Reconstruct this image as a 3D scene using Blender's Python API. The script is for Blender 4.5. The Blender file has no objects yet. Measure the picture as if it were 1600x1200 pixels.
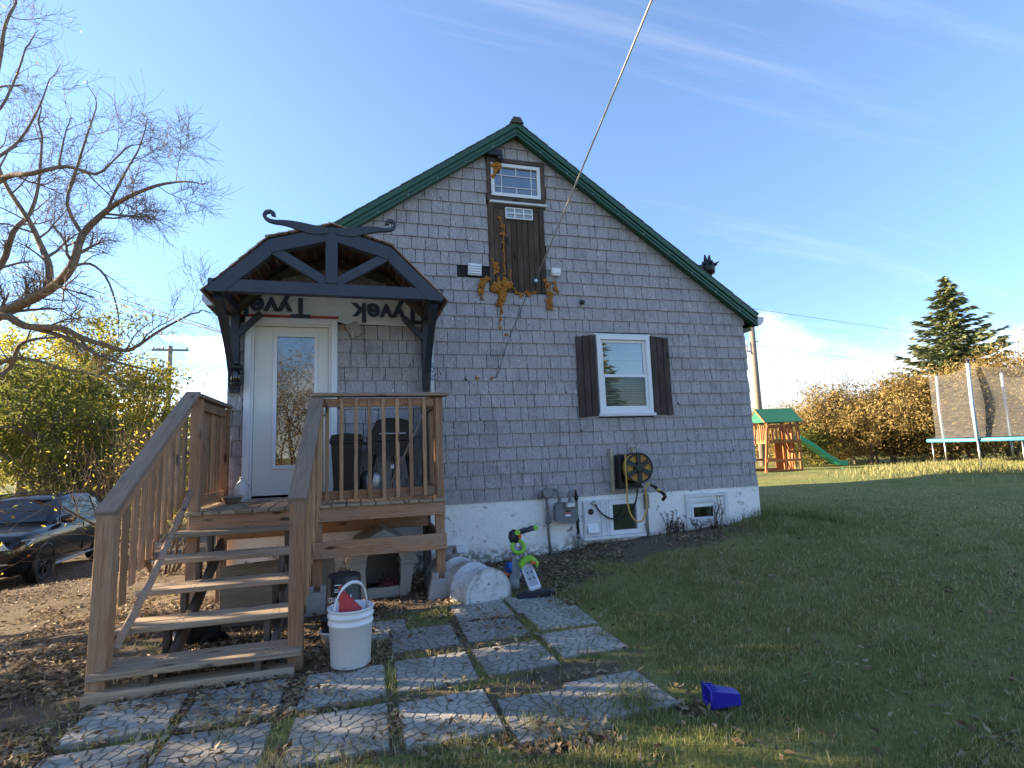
import bpy, bmesh, math, random
import numpy as np
from mathutils import Vector, Matrix
R = math.radians
rng = random.Random(7)
nr = np.random.default_rng(11)
sc = bpy.context.scene
COL = sc.collection
# ------------------------------------------------------------------ camera
F_PX, YAW, PITCH, ROLL = 850.0, R(16.0), R(6.86), R(-2.01)
CAM = Vector((0.0, -7.0, 1.42))
_f = Vector((math.sin(YAW)*math.cos(PITCH), math.cos(YAW)*math.cos(PITCH), math.sin(PITCH)))
_r0 = Vector((math.cos(YAW), -math.sin(YAW), 0))
_u0 = _r0.cross(_f)
_r = _r0*math.cos(ROLL) + _u0*math.sin(ROLL)
_u = -_r0*math.sin(ROLL) + _u0*math.cos(ROLL)
cd = bpy.data.cameras.new('camera')
cam = bpy.data.objects.new('camera', cd); COL.objects.link(cam)
cam.matrix_world = Matrix(((_r.x, _u.x, -_f.x, CAM.x), (_r.y, _u.y, -_f.y, CAM.y), (_r.z, _u.z, -_f.z, CAM.z), (0, 0, 0, 1)))
cd.sensor_width = 36.0; cd.lens = F_PX*36.0/1600.0
cd.clip_start = 0.05; cd.clip_end = 2000
sc.camera = cam
# ------------------------------------------------------------------ sun and sky
SUN_AZ, SUN_EL = R(-65.0), R(16.5)      # azimuth measured from +Y towards +X
SUN = Vector((math.sin(SUN_AZ)*math.cos(SUN_EL), math.cos(SUN_AZ)*math.cos(SUN_EL), math.sin(SUN_EL)))
sl = bpy.data.lights.new('sun', 'SUN'); sl.energy = 5.0; sl.angle = R(0.53); sl.color = (1.0, 0.80, 0.55)
so = bpy.data.objects.new('sun', sl); COL.objects.link(so)
so.rotation_euler = (-SUN).to_track_quat('-Z', 'Y').to_euler()
w = bpy.data.worlds.new('World'); sc.world = w; w.use_nodes = True
nt = w.node_tree; N = nt.nodes; L = nt.links
for n in list(N): N.remove(n)
def wn(t, **k):
    n = N.new(t)
    for a, b in k.items(): setattr(n, a, b)
    return n
def wmath(op, a, b=None, c=None, clamp=False):
    n = wn('ShaderNodeMath', operation=op, use_clamp=clamp)
    for i, v in enumerate((a, b, c)):
        if v is None: continue
        if isinstance(v, (int, float)): n.inputs[i].default_value = v
        else: L.new(v, n.inputs[i])
    return n.outputs[0]
sky = wn('ShaderNodeTexSky', sky_type='NISHITA', sun_disc=False, sun_elevation=SUN_EL, sun_rotation=SUN_AZ,
         altitude=1500, air_density=0.95, dust_density=0.15, ozone_density=3.0)
tc = wn('ShaderNodeTexCoord')
nrm = wn('ShaderNodeVectorMath', operation='NORMALIZE'); L.new(tc.outputs['Generated'], nrm.inputs[0])
sep = wn('ShaderNodeSeparateXYZ'); L.new(nrm.outputs[0], sep.inputs[0])
zc = wmath('ADD', wmath('MAXIMUM', sep.outputs[2], 0.0), 0.10)
px_ = wmath('DIVIDE', sep.outputs[0], zc); py_ = wmath('DIVIDE', sep.outputs[1], zc)
comb = wn('ShaderNodeCombineXYZ'); L.new(px_, comb.inputs[0]); L.new(py_, comb.inputs[1])
# long thin cirrus, drawn out along one wind direction
mp = wn('ShaderNodeMapping'); mp.inputs['Rotation'].default_value = (0, 0, R(38)); mp.inputs['Scale'].default_value = (0.22, 1.3, 1); mp.inputs['Location'].default_value = (-5.3, 9.1, 0)
L.new(comb.outputs[0], mp.inputs[0])
n1 = wn('ShaderNodeTexNoise'); n1.inputs['Scale'].default_value = 0.9; n1.inputs['Detail'].default_value = 8; n1.inputs['Roughness'].default_value = 0.62; n1.inputs['Distortion'].default_value = 1.2
L.new(mp.outputs[0], n1.inputs['Vector'])
r1 = wn('ShaderNodeMapRange', interpolation_type='SMOOTHSTEP'); r1.inputs['From Min'].default_value = 0.52; r1.inputs['From Max'].default_value = 0.80; r1.inputs['To Max'].default_value = 0.22
L.new(n1.outputs[0], r1.inputs[0])
# low cloud banks near the horizon, all round
mp2 = wn('ShaderNodeMapping'); mp2.inputs['Scale'].default_value = (1.0, 1.0, 3.2); mp2.inputs['Location'].default_value = (1.7, 4.8, -1.4)
L.new(nrm.outputs[0], mp2.inputs[0])
n2 = wn('ShaderNodeTexNoise'); n2.inputs['Scale'].default_value = 2.3; n2.inputs['Detail'].default_value = 9; n2.inputs['Roughness'].default_value = 0.55; n2.inputs['Distortion'].default_value = 0.35
L.new(mp2.outputs[0], n2.inputs['Vector'])
low = wn('ShaderNodeMapRange', interpolation_type='SMOOTHSTEP'); low.inputs['From Min'].default_value = 0.44; low.inputs['From Max'].default_value = 0.02; low.inputs['To Min'].default_value = -0.28; low.inputs['To Max'].default_value = 0.13
L.new(sep.outputs[2], low.inputs[0])
c2 = wmath('ADD', n2.outputs[0], low.outputs[0])
r2 = wn('ShaderNodeMapRange', interpolation_type='SMOOTHSTEP'); r2.inputs['From Min'].default_value = 0.53; r2.inputs['From Max'].default_value = 0.72; r2.inputs['To Max'].default_value = 0.75
L.new(c2, r2.inputs[0])
hz = wn('ShaderNodeMapRange', interpolation_type='SMOOTHSTEP'); hz.inputs['From Min'].default_value = 0.17; hz.inputs['From Max'].default_value = -0.02; hz.inputs['To Max'].default_value = 0.55      # haze along the horizon
L.new(sep.outputs[2], hz.inputs[0])
cov = wmath('MAXIMUM', wmath('MAXIMUM', r1.outputs[0], r2.outputs[0]), wmath('MAXIMUM', hz.outputs[0], 0.02))
# clouds scatter sunlight forward: brighter the nearer they stand to the sun
dt = wn('ShaderNodeVectorMath', operation='DOT_PRODUCT'); L.new(nrm.outputs[0], dt.inputs[0]); dt.inputs[1].default_value = SUN
fw = wmath('POWER', wmath('MAXIMUM', wmath('MULTIPLY_ADD', dt.outputs['Value'], 0.5, 0.5), 0.0), 5.0)
cb = wmath('MULTIPLY_ADD', fw, 9.0, 2.4)
ccol = wn('ShaderNodeVectorMath', operation='SCALE'); ccol.inputs[0].default_value = (1.0, 0.955, 0.90); L.new(cb, ccol.inputs['Scale'])
mx = wn('ShaderNodeMix', data_type='RGBA'); L.new(cov, mx.inputs['Factor']); sky_s = wn('ShaderNodeVectorMath', operation='SCALE'); L.new(sky.outputs[0], sky_s.inputs[0]); fade = wn('ShaderNodeMapRange', interpolation_type='SMOOTHSTEP'); L.new(sep.outputs[2], fade.inputs[0]); fade.inputs['From Min'].default_value = 0.0; fade.inputs['From Max'].default_value = 0.55; fade.inputs['To Min'].default_value = 0.46; fade.inputs['To Max'].default_value = 0.68; L.new(fade.outputs[0], sky_s.inputs['Scale']); L.new(sky_s.outputs[0], mx.inputs[6]); L.new(ccol.outputs[0], mx.inputs[7])
bg = wn('ShaderNodeBackground'); bg.inputs['Strength'].default_value = 0.15
L.new(mx.outputs[2], bg.inputs[0])
wo = wn('ShaderNodeOutputWorld'); L.new(bg.outputs[0], wo.inputs[0])
vs = sc.view_settings
vs.view_transform = 'Standard'; vs.look = 'None'; vs.gamma = 1.0; vs.use_curve_mapping = False
vs.exposure = 2.15
# ------------------------------------------------------------------ pixel helpers (photo pixels, 1600 x 1200)
def ray(px, py):
    return _r*((px-800)/F_PX) - _u*((py-600)/F_PX) + _f
def onY(px, py, Y=0.0):
    d = ray(px, py); return CAM + d*((Y-CAM.y)/d.y)
def onZ(px, py, Z=0.0):
    d = ray(px, py); return CAM + d*((Z-CAM.z)/d.z)
def atD(px, py, dep):
    return CAM + ray(px, py)*dep
# ------------------------------------------------------------------ object helpers
WM = {}
def _place(o, parent, M):
    COL.objects.link(o)
    if parent is not None:
        o.parent = parent
        o.matrix_basis = WM[parent.name].inverted() @ M
    else:
        o.matrix_basis = M
    WM[o.name] = M.copy()
    return o
def thing(name, label, cat, loc=(0, 0, 0), rz=0.0, group=None, rot=None):
    o = bpy.data.objects.new(name, None)
    o.empty_display_size = 0.1
    M = Matrix.Translation(Vector(loc)) @ (rot if rot is not None else Matrix.Rotation(rz, 4, 'Z'))
    _place(o, None, M)
    tag(o, label, cat, group)
    return o
def tag(o, label, cat, group=None):
    o['label'] = label; o['category'] = cat
    if group: o['group'] = group
    return o
class MB:
    """collects faces and links them as one mesh object"""
    def __init__(s): s.v = []; s.f = []; s.sm = []
    def add(s, verts, faces, smooth=False):
        b = len(s.v); s.v += [tuple(p) for p in verts]
        s.f += [tuple(b+i for i in f) for f in faces]; s.sm += [smooth]*len(faces)
        return s
    def box(s, lo, hi, M=None):
        x0, y0, z0 = lo; x1, y1, z1 = hi
        P = [Vector(p) for p in ((x0,y0,z0),(x1,y0,z0),(x1,y1,z0),(x0,y1,z0),(x0,y0,z1),(x1,y0,z1),(x1,y1,z1),(x0,y1,z1))]
        if M is not None: P = [M @ p for p in P]
        return s.add(P, ((0,3,2,1),(4,5,6,7),(0,1,5,4),(1,2,6,5),(2,3,7,6),(3,0,4,7)))
    def cbox(s, lo, hi, c=0.004, M=None):
        """box with chamfered edges"""
        cx = [(lo[i]+hi[i])/2 for i in range(3)]; h = [(hi[i]-lo[i])/2 for i in range(3)]
        c = min(c, min(h)*0.8)
        P = []; idx = {}
        for sx in (-1, 1):
            for sy in (-1, 1):
                for sz in (-1, 1):
                    for k in range(3):
                        d = [h[0]-c, h[1]-c, h[2]-c]; d[k] = h[k]
                        p = Vector((cx[0]+sx*d[0], cx[1]+sy*d[1], cx[2]+sz*d[2]))
                        idx[(sx, sy, sz, k)] = len(P); P.append(M @ p if M is not None else p)
        F = []
        for k in range(3):
            a, b = [i for i in range(3) if i != k]
            for sg in (-1, 1):
                q = []
                for (sa, sb) in ((-1,-1),(1,-1),(1,1),(-1,1)):
                    t = [0, 0, 0]; t[k] = sg; t[a] = sa; t[b] = sb; q.append(idx[(t[0], t[1], t[2], k)])
                flip = (sg < 0) ^ (k == 1)
                F.append(tuple(reversed(q)) if flip else tuple(q))
        for k in range(3):          # edges along axis k
            a, b = [i for i in range(3) if i != k]
            for sa in (-1, 1):
                for sb in (-1, 1):
                    t0 = [0,0,0]; t1 = [0,0,0]; t0[k] = -1; t1[k] = 1
                    for t in (t0, t1): t[a] = sa; t[b] = sb
                    F.append((idx[(*t0, a)], idx[(*t1, a)], idx[(*t1, b)], idx[(*t0, b)]))
        for sx in (-1, 1):
            for sy in (-1, 1):
                for sz in (-1, 1):
                    F.append(tuple(idx[(sx, sy, sz, k)] for k in range(3)))
        return s.add(P, F)
    def tube(s, pts, rad, n=8, cap=True):
        pts = [Vector(p) for p in pts]
        rads = rad if isinstance(rad, (list, tuple)) else [rad]*len(pts)
        b = len(s.v); up = None
        for i, p in enumerate(pts):
            t = (pts[min(i+1, len(pts)-1)] - pts[max(i-1, 0)]).normalized()
            if up is None:
                up = t.orthogonal().normalized()
            up = (up - t*up.dot(t)); up = up.normalized() if up.length > 1e-6 else t.orthogonal().normalized()
            sd = t.cross(up)
            for k in range(n):
                a = 2*math.pi*k/n
                s.v.append(tuple(p + (up*math.cos(a) + sd*math.sin(a))*rads[i]))
        for i in range(len(pts)-1):
            for k in range(n):
                s.f.append((b+i*n+k, b+i*n+(k+1) % n, b+(i+1)*n+(k+1) % n, b+(i+1)*n+k)); s.sm.append(True)
        if cap:
            s.f.append(tuple(b+k for k in reversed(range(n)))); s.sm.append(False)
            e = b+(len(pts)-1)*n
            s.f.append(tuple(e+k for k in range(n))); s.sm.append(False)
        return s
    def lathe(s, prof, n=20, M=None, cap0=True, cap1=True, smooth=True):
        b = len(s.v)
        for (r, z) in prof:
            for k in range(n):
                a = 2*math.pi*k/n
                p = Vector((r*math.cos(a), r*math.sin(a), z)); s.v.append(tuple(M @ p if M is not None else p))
        for i in range(len(prof)-1):
            for k in range(n):
                s.f.append((b+i*n+k, b+i*n+(k+1) % n, b+(i+1)*n+(k+1) % n, b+(i+1)*n+k)); s.sm.append(smooth)
        if cap0: s.f.append(tuple(b+k for k in reversed(range(n)))); s.sm.append(False)
        if cap1:
            e = b+(len(prof)-1)*n; s.f.append(tuple(e+k for k in range(n))); s.sm.append(False)
        return s
    def prism(s, poly, d0, d1, plane='XZ', M=None):
        """extrude a polygon; plane XZ goes along Y, XY along Z, YZ along X"""
        def P(a, b, d):
            v = Vector((a, d, b)) if plane == 'XZ' else Vector((a, b, d)) if plane == 'XY' else Vector((d, a, b))
            return M @ v if M is not None else v
        n = len(poly)
        V = [P(a, b, d0) for a, b in poly] + [P(a, b, d1) for a, b in poly]
        F = [tuple(range(n)), tuple(reversed(range(n, 2*n)))] + [(i, n+i, n+(i+1) % n, (i+1) % n) for i in range(n)]
        return s.add(V, F)
    def beam(s, a, b, w, h, up=(0, 0, 1), c=0.003):
        M, ln = beam_matrix(a, b, up)
        return s.cbox((0, -w/2, -h/2), (ln, w/2, h/2), c, M)
    def mesh(s, name, fix=True):
        me = bpy.data.meshes.new(name)
        me.from_pydata(s.v, [], s.f); me.update()
        me.polygons.foreach_set('use_smooth', s.sm)
        if fix and len(s.f) < 60000:
            bm = bmesh.new(); bm.from_mesh(me); bmesh.ops.recalc_face_normals(bm, faces=bm.faces); bm.to_mesh(me); bm.free()
        return me
    def build(s, name, mat, parent=None, M=None, kind=None, fix=True):
        me = s.mesh(name, fix); me.materials.append(mat)
        return link(me, name, parent, M, kind)
def link(me, name, parent=None, M=None, kind=None):
    o = bpy.data.objects.new(name, me)
    if M is None: M = WM[parent.name] if parent is not None else Matrix.Identity(4)
    _place(o, parent, M)
    if kind: o['kind'] = kind
    return o
WORLD = Matrix.Identity(4)
def beam_matrix(a, b, up=(0, 0, 1)):
    a, b = Vector(a), Vector(b); x = (b-a); ln = x.length; x.normalize()
    z = Vector(up); z = (z - x*z.dot(x)); z = z.normalized() if z.length > 1e-5 else x.orthogonal().normalized()
    y = z.cross(x)
    return Matrix(((x.x, y.x, z.x, a.x), (x.y, y.y, z.y, a.y), (x.z, y.z, z.z, a.z), (0, 0, 0, 1))), ln
def board(name, a, b, w, h, mat, parent, up=(0, 0, 1), c=0.004, wear=0.0):
    """one timber of its own: local X along the grain, w across, h along 'up'"""
    M, ln = beam_matrix(a, b, up)
    m = MB(); m.cbox((0, -w/2, -h/2), (ln, w/2, h/2), c)
    return m.build(name, mat, parent, M)
def copy_tree(o, loc=None, rz=None, label=None, group=None, parent=None, scale=None):
    c = o.copy(); COL.objects.link(c); c.parent = parent
    if parent is None:
        if loc is not None: c.location = loc
        if rz is not None: c.rotation_euler = (0, 0, rz)
        if scale is not None: c.scale = (scale,)*3
        if label: c['label'] = label
        if group: c['group'] = group
    for ch in o.children: copy_tree(ch, parent=c)
    return c
# ------------------------------------------------------------------ materials
def mat(name, build):
    m = bpy.data.materials.new(name); m.use_nodes = True
    t = m.node_tree
    b = t.nodes['Principled BSDF']
    build(G(t, b)); return m
class G:
    """small node-graph helper"""
    def __init__(s, t, b): s.t = t; s.b = b; s.n = t.nodes; s.l = t.links
    def node(s, ty, **k):
        n = s.n.new(ty)
        for a, v in k.items(): setattr(n, a, v)
        return n
    def set(s, sock, v):
        if isinstance(v, bpy.types.NodeSocket): s.l.new(v, sock)
        elif isinstance(v, (tuple, list)) and len(v) == 3 and sock.type == 'RGBA': sock.default_value = (*v, 1)
        else: sock.default_value = v
    def coord(s, which='Object'):
        return s.node('ShaderNodeTexCoord').outputs[which]
    def pos(s): return s.node('ShaderNodeNewGeometry').outputs['Position']
    def rand(s): return s.node('ShaderNodeObjectInfo').outputs['Random']
    def attr(s, nm): return s.node('ShaderNodeAttribute', attribute_name=nm).outputs['Fac']
    def map(s, vec, scale=(1, 1, 1), loc=(0, 0, 0), rot=(0, 0, 0)):
        n = s.node('ShaderNodeMapping'); s.set(n.inputs[0], vec)
        s.set(n.inputs['Scale'], scale); s.set(n.inputs['Location'], loc); s.set(n.inputs['Rotation'], rot); return n.outputs[0]
    def shift(s, vec, fac, amt=37.0):
        """move a texture by an amount that differs per object"""
        c = s.node('ShaderNodeCombineXYZ'); m = s.math('MULTIPLY', fac, amt)
        for i in range(3): s.l.new(m, c.inputs[i])
        a = s.node('ShaderNodeVectorMath', operation='ADD'); s.set(a.inputs[0], vec); s.l.new(c.outputs[0], a.inputs[1]); return a.outputs[0]
    def noise(s, vec, scale, detail=5, rough=.55, dist=0.0, out=0):
        n = s.node('ShaderNodeTexNoise'); s.set(n.inputs['Vector'], vec)
        n.inputs['Scale'].default_value = scale; n.inputs['Detail'].default_value = detail; n.inputs['Roughness'].default_value = rough; n.inputs['Distortion'].default_value = dist
        return n.outputs[out]
    def voro(s, vec, scale, feature='F1', out='Distance', rnd=1.0):
        n = s.node('ShaderNodeTexVoronoi', feature=feature); s.set(n.inputs['Vector'], vec); n.inputs['Scale'].default_value = scale; n.inputs['Randomness'].default_value = rnd
        return n.outputs[out]
    def wave(s, vec, scale, dist=2, detail=2, dscale=1.0, direction='X'):
        n = s.node('ShaderNodeTexWave', wave_type='BANDS', bands_direction=direction); s.set(n.inputs['Vector'], vec)
        n.inputs['Scale'].default_value = scale; n.inputs['Distortion'].default_value = dist; n.inputs['Detail'].default_value = detail; n.inputs['Detail Scale'].default_value = dscale
        return n.outputs['Fac']
    def math(s, op, a, b=None, c=None, clamp=False):
        n = s.node('ShaderNodeMath', operation=op, use_clamp=clamp)
        for i, v in enumerate((a, b, c)):
            if v is not None: s.set(n.inputs[i], v)
        return n.outputs[0]
    def ramp(s, fac, stops):
        n = s.node('ShaderNodeValToRGB'); s.set(n.inputs[0], fac)
        el = n.color_ramp.elements
        while len(el) > 1: el.remove(el[-1])
        el[0].position = stops[0][0]; el[0].color = (*stops[0][1], 1)
        for p, c in stops[1:]:
            e = el.new(p); e.color = (*c, 1)
        return n.outputs[0]
    def rng(s, fac, a, b, c=0.0, d=1.0, smooth=True):
        n = s.node('ShaderNodeMapRange', interpolation_type='SMOOTHSTEP' if smooth else 'LINEAR'); s.set(n.inputs[0], fac)
        for i, v in zip((1, 2, 3, 4), (a, b, c, d)): n.inputs[i].default_value = v
        return n.outputs[0]
    def mix(s, fac, a, b, blend='MIX'):
        n = s.node('ShaderNodeMix', data_type='RGBA', blend_type=blend); s.set(n.inputs['Factor'], fac); s.set(n.inputs[6], a); s.set(n.inputs[7], b); return n.outputs[2]
    def hsv(s, col, h=.5, sat=1.0, v=1.0):
        n = s.node('ShaderNodeHueSaturation'); s.set(n.inputs['Color'], col); s.set(n.inputs['Hue'], h); s.set(n.inputs['Saturation'], sat); s.set(n.inputs['Value'], v); return n.outputs[0]
    def bump(s, h, strength=.3, dist=.01):
        n = s.node('ShaderNodeBump'); s.set(n.inputs['Height'], h); n.inputs['Strength'].default_value = strength; n.inputs['Distance'].default_value = dist
        s.l.new(n.outputs[0], s.b.inputs['Normal'])
    def out(s, col=None, rough=.7, metal=0.0, spec=None, **k):
        if col is not None: s.set(s.b.inputs['Base Color'], col)
        s.set(s.b.inputs['Roughness'], rough); s.set(s.b.inputs['Metallic'], metal)
        if spec is not None: s.set(s.b.inputs['Specular IOR Level'], spec)
        for a, v in k.items(): s.set(s.b.inputs[a.replace('_', ' ')], v)
def wood(name, c0, c1, c2, rough=.8, weather=.0):
    """timber with grain along local X, knots, greyed patches, per-board tone"""
    def f(g):
        r = g.rand(); v = g.shift(g.coord(), r, 23.0)
        gr = g.noise(g.map(v, (1.2, 24, 24)), 2.2, 7, .66, 1.6)
        fine = g.noise(g.map(v, (6, 140, 140)), 1.5, 3, .6)
        kn = g.voro(g.map(v, (2.6, 9, 9)), 1.0)
        col = g.ramp(gr, [(.28, c0), (.52, c1), (.74, c2)])
        col = g.mix(g.rng(fine, .45, .72, 0, .5), col, c0, 'MIX')
        col = g.mix(g.rng(kn, .20, .07), col, tuple(x*.3 for x in c0))
        gy = g.rng(g.noise(g.map(v, (1, 3, 3)), 2.4, 4), .42, .66, 0, weather)
        col = g.mix(gy, col, (.27, .245, .21))
        col = g.hsv(col, .5, 1.0, g.math('MULTIPLY_ADD', r, .5, .75))
        g.out(col, rough, spec=.25); g.bump(g.math('ADD', gr, g.math('MULTIPLY', fine, .6)), .35, .004)
    return mat(name, f)
def plain(name, col, rough=.5, metal=0.0, var=.12, scale=9, bumpk=.0, dirt=None, spec=None):
    def f(g):
        p = g.coord()
        n = g.noise(p, scale, 6, .6)
        c = g.hsv(col, .5, 1.0, g.math('MULTIPLY_ADD', n, var*2, 1-var))
        if dirt:
            d = g.rng(g.noise(p, scale*.6, 8, .7), .48, .72, 0, dirt[1]); c = g.mix(d, c, dirt[0])
        g.out(c, g.rng(n, .2, .8, max(rough-.08, 0), min(rough+.1, 1)), metal, spec)
        if bumpk: g.bump(g.noise(p, scale*4, 5, .6), bumpk, .004)
    return mat(name, f)
# ------------------------------------------------------------------ materials used in several places
M_wood = wood('weathered cedar', (.215, .112, .056), (.425, .240, .128), (.545, .345, .205), .8, .22)
M_post = wood('brown treated timber', (.200, .100, .055), (.390, .205, .112), (.480, .280, .160), .75, .3)
M_tread = wood('greyed tread timber', (.185, .120, .074), (.400, .290, .190), (.520, .395, .270), .85, .45)
M_dark = wood('dark brown timber', (.050, .036, .026), (.105, .074, .052), (.150, .110, .080), .85, .3)  # darker brown set for joists, stringers and rear members
M_rail = wood('grey handrail timber', (.190, .118, .080), (.360, .240, .168), (.460, .330, .240), .8, .42)
M_ply = wood('weathered plywood', (.150, .105, .070), (.250, .185, .125), (.320, .245, .170), .85, .5)
M_concrete = plain('pale concrete', (.36, .35, .33), .9, 0, .18, 7, .5, ((.14, .13, .11), .5))
M_black = plain('black plastic', (.012, .012, .013), .42, 0, .25, 12)
M_blackm = plain('black painted metal', (.014, .014, .015), .38, .2, .25, 14)
M_navy = plain('dark slate paint', (.030, .038, .055), .50, 0, .22, 7, .12, ((.055, .06, .07), .35))
M_white = plain('white paint', (.74, .75, .77), .45, 0, .05, 6)
M_offwhite = plain('aged white paint', (.66, .67, .69), .6, 0, .10, 9, .25, ((.30, .27, .24), .35))
M_steel = plain('galvanised steel', (.46, .47, .48), .38, .85, .15, 10)
M_brass = plain('brass', (.55, .38, .12), .35, .9, .1, 20)
# ------------------------------------------------------------------ terrain
CTRL = np.array([(-1.0,-3,0),(.5,-3,0),(2,-3.4,0),(1.2,-2.2,-.02),(0,-1.3,-.06),(-1.4,0,-.14),(.3,-.3,-.06),(1.09,0,-.05),(2.36,0,.02),(3.3,0,.135),(4.3,0,.175),(5.03,0,.215),(5.78,-.05,.33),(6.4,.3,.24),
 (3,-2.6,.02),(3.4,-1.2,.05),(5,-2.2,.10),(5.4,-1,.2),(9,-3,.10),(7.5,0,.16),(4,-6,.02),(0,-7,0),(2,-5,0),(-3,-4,-.10),(-2.4,-2,-.09),(-4,-1,-.27),(-3,1.5,-.35),(-5,3,-.62),(-6.3,6.8,-.93),(-6.6,10,-.98),(-8.5,8,-.97),(-12,8,-1.2),(-10,-3,-.6),
 (9.4,4.4,.12),(12,2.5,.16),(14,1.2,.22),(16.6,4.1,.38),(18.9,4.3,.42),(21,4,.42),(18,6.8,.36),(17,9.5,.2),(15.7,11.7,.14),(19,14,.14),(25,18,.1),(-15,25,-1.3),(3,16,-.15),(0,30,-.5),(40,0,.35),(60,60,.1),(-60,30,-1.6),(0,-30,0),(-40,-40,-.8),(30,-30,.3),(12,-12,.1),(-25,0,-1.2),(-6,18,-1.0)], float)
def gz(x, y):
    x = np.asarray(x, float); y = np.asarray(y, float)
    d2 = (x[..., None]-CTRL[:, 0])**2 + (y[..., None]-CTRL[:, 1])**2
    wgt = 1.0/(d2 + .16 + .002*d2)**1.6
    z = (wgt*CTRL[:, 2]).sum(-1)/wgt.sum(-1)
    z = z + .012*np.sin(x*2.3+y*1.1)*np.sin(y*1.9-x*.7) * np.clip((np.hypot(x-.8, y+3)-1.6), 0, 1)
    return z
def g1(x, y): return float(gz(np.array([x]), np.array([y]))[0])
def sstep(a, b, x): t = np.clip((x-a)/(b-a), 0, 1); return t*t*(3-2*t)
def vnoise(x, y, s, seed=0):
    """smooth value noise"""
    x = x/s + seed*17.3; y = y/s - seed*9.1
    xi = np.floor(x); yi = np.floor(y); u = x-xi; v = y-yi; u = u*u*(3-2*u); v = v*v*(3-2*v)
    def h(a, b): t = np.sin(a*127.1+b*311.7)*43758.5453; return t-np.floor(t)
    return (h(xi, yi)*(1-u)+h(xi+1, yi)*u)*(1-v) + (h(xi, yi+1)*(1-u)+h(xi+1, yi+1)*u)*v
PAVE_EDGE = [(-1.6,-4.6),(-1.6,-2.9),(-.3,-2.9),(-.1,-2.2),(1.0,-1.8),(1.9,-1.8),(1.95,-3.0),(1.75,-3.9),(1.2,-4.35),(-.3,-4.6)]
def dirt_mask(x, y):
    """1 bare earth with fallen leaves, 0 lawn"""
    n = vnoise(x, y, .55, 1)*.6 + vnoise(x, y, .19, 2)*.4
    left = sstep(-1.05, -2.1, x + (n-.5)*1.1) * sstep(30, 14, -x)
    left *= 1 - .85*sstep(.50, .64, vnoise(x, y, 1.7, 5))*sstep(-4.5, -6.5, x)
    near_stairs = sstep(.35, -.25, x + (n-.5)*.6)*sstep(-4.0, -3.1, y+(n-.5)*.8)*sstep(-2.2, -1.2, x)
    wall = sstep(1.15, .45, np.abs(y) + (n-.5)*.9)*sstep(5.9, 4.6, x)*sstep(-3, -1.5, x)
    wall2 = sstep(-1.9, -1.2, y+(n-.5)*.8)*sstep(3.3, 2.1, x+(n-.5)*.9)*(y < .5)
    deck = sstep(-1.9, -1.5, y)*sstep(1.2, .8, x)*(y < 9)
    hs = (x > -1.6)*(x < 5.9)*(y > 0)*(y < 9)
    worn = .8*sstep(.42, .2, np.hypot((x-1.25)/1.2, (y+3.62)/.55)+ (n-.5)*.5)
    joint = .62*on_paver(x, y, .13)*sstep(.30, .55, n)
    m = np.maximum.reduce([joint, left, near_stairs, wall, wall2, deck, hs*1.0, worn])
    return np.clip(m, 0, 1)
def on_paver(x, y, pad=.0):
    m = np.zeros(np.shape(x), bool)
    for (a, b) in PAVERS: m |= (np.abs(x-a) < .25+pad) & (np.abs(y-b) < .25+pad)
    return m
PAVERS = [(-.08,-3.27),(-.09,-3.86),(.485,-3.25),(.47,-3.90),(.49,-2.57),(1.05,-2.55),(1.035,-3.20),(1.585,-3.10),(1.44,-3.97),(1.0,-4.06),(1.63,-2.50),(1.60,-1.97),(1.07,-2.0),(.15,-2.22),
          (-1.235,-3.28),(-.68,-3.29),(-1.235,-3.83),(-.69,-3.84),(-1.25,-4.38),(-.72,-4.39)]
def axis(lo, hi, fine_lo, fine_hi, step, n):
    a = list(np.arange(fine_lo, fine_hi+1e-6, step))
    k = np.linspace(0, 1, n)[1:]
    up = [fine_hi + (hi-fine_hi)*(t**3*.97+t*.03) for t in k]; dn = [fine_lo - (fine_lo-lo)*(t**3*.97+t*.03) for t in k]
    return np.array(sorted(dn + a + up))
gx = axis(-900, 900, -9, 22, .17, 60); gy = axis(-900, 900, -7, 14, .17, 60)
GX, GY = np.meshgrid(gx, gy)
GZ = np.concatenate([gz(GX[i:i+20], GY[i:i+20]) for i in range(0, len(gy), 20)])
far = sstep(80, 300, np.hypot(GX, GY)); GZ = GZ*(1-far) + (-.4)*far
nxx, nyy = len(gx), len(gy)
V = np.stack([GX, GY, GZ], -1).reshape(-1, 3)
I = np.arange(nxx*nyy).reshape(nyy, nxx)
Fq = np.stack([I[:-1, :-1], I[:-1, 1:], I[1:, 1:], I[1:, :-1]], -1).reshape(-1, 4)
def np_mesh(name, V, Fc, k):
    me = bpy.data.meshes.new(name)
    me.vertices.add(len(V)); me.vertices.foreach_set('co', V.astype(np.float32).ravel())
    me.loops.add(Fc.size); me.loops.foreach_set('vertex_index', Fc.astype(np.int32).ravel())
    me.polygons.add(len(Fc)); me.polygons.foreach_set('loop_start', np.arange(0, Fc.size, k, dtype=np.int32)); me.polygons.foreach_set('loop_total', np.full(len(Fc), k, dtype=np.int32))
    me.update(calc_edges=True); return me
def add_attr(me, nm, arr, dom='POINT'):
    a = me.attributes.new(nm, 'FLOAT', dom); a.data.foreach_set('value', np.asarray(arr, np.float32).ravel())
gme = np_mesh('ground', V, Fq, 4); gme.polygons.foreach_set('use_smooth', np.ones(len(Fq), bool))
add_attr(gme, 'dirt', dirt_mask(V[:, 0], V[:, 1]))
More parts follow.
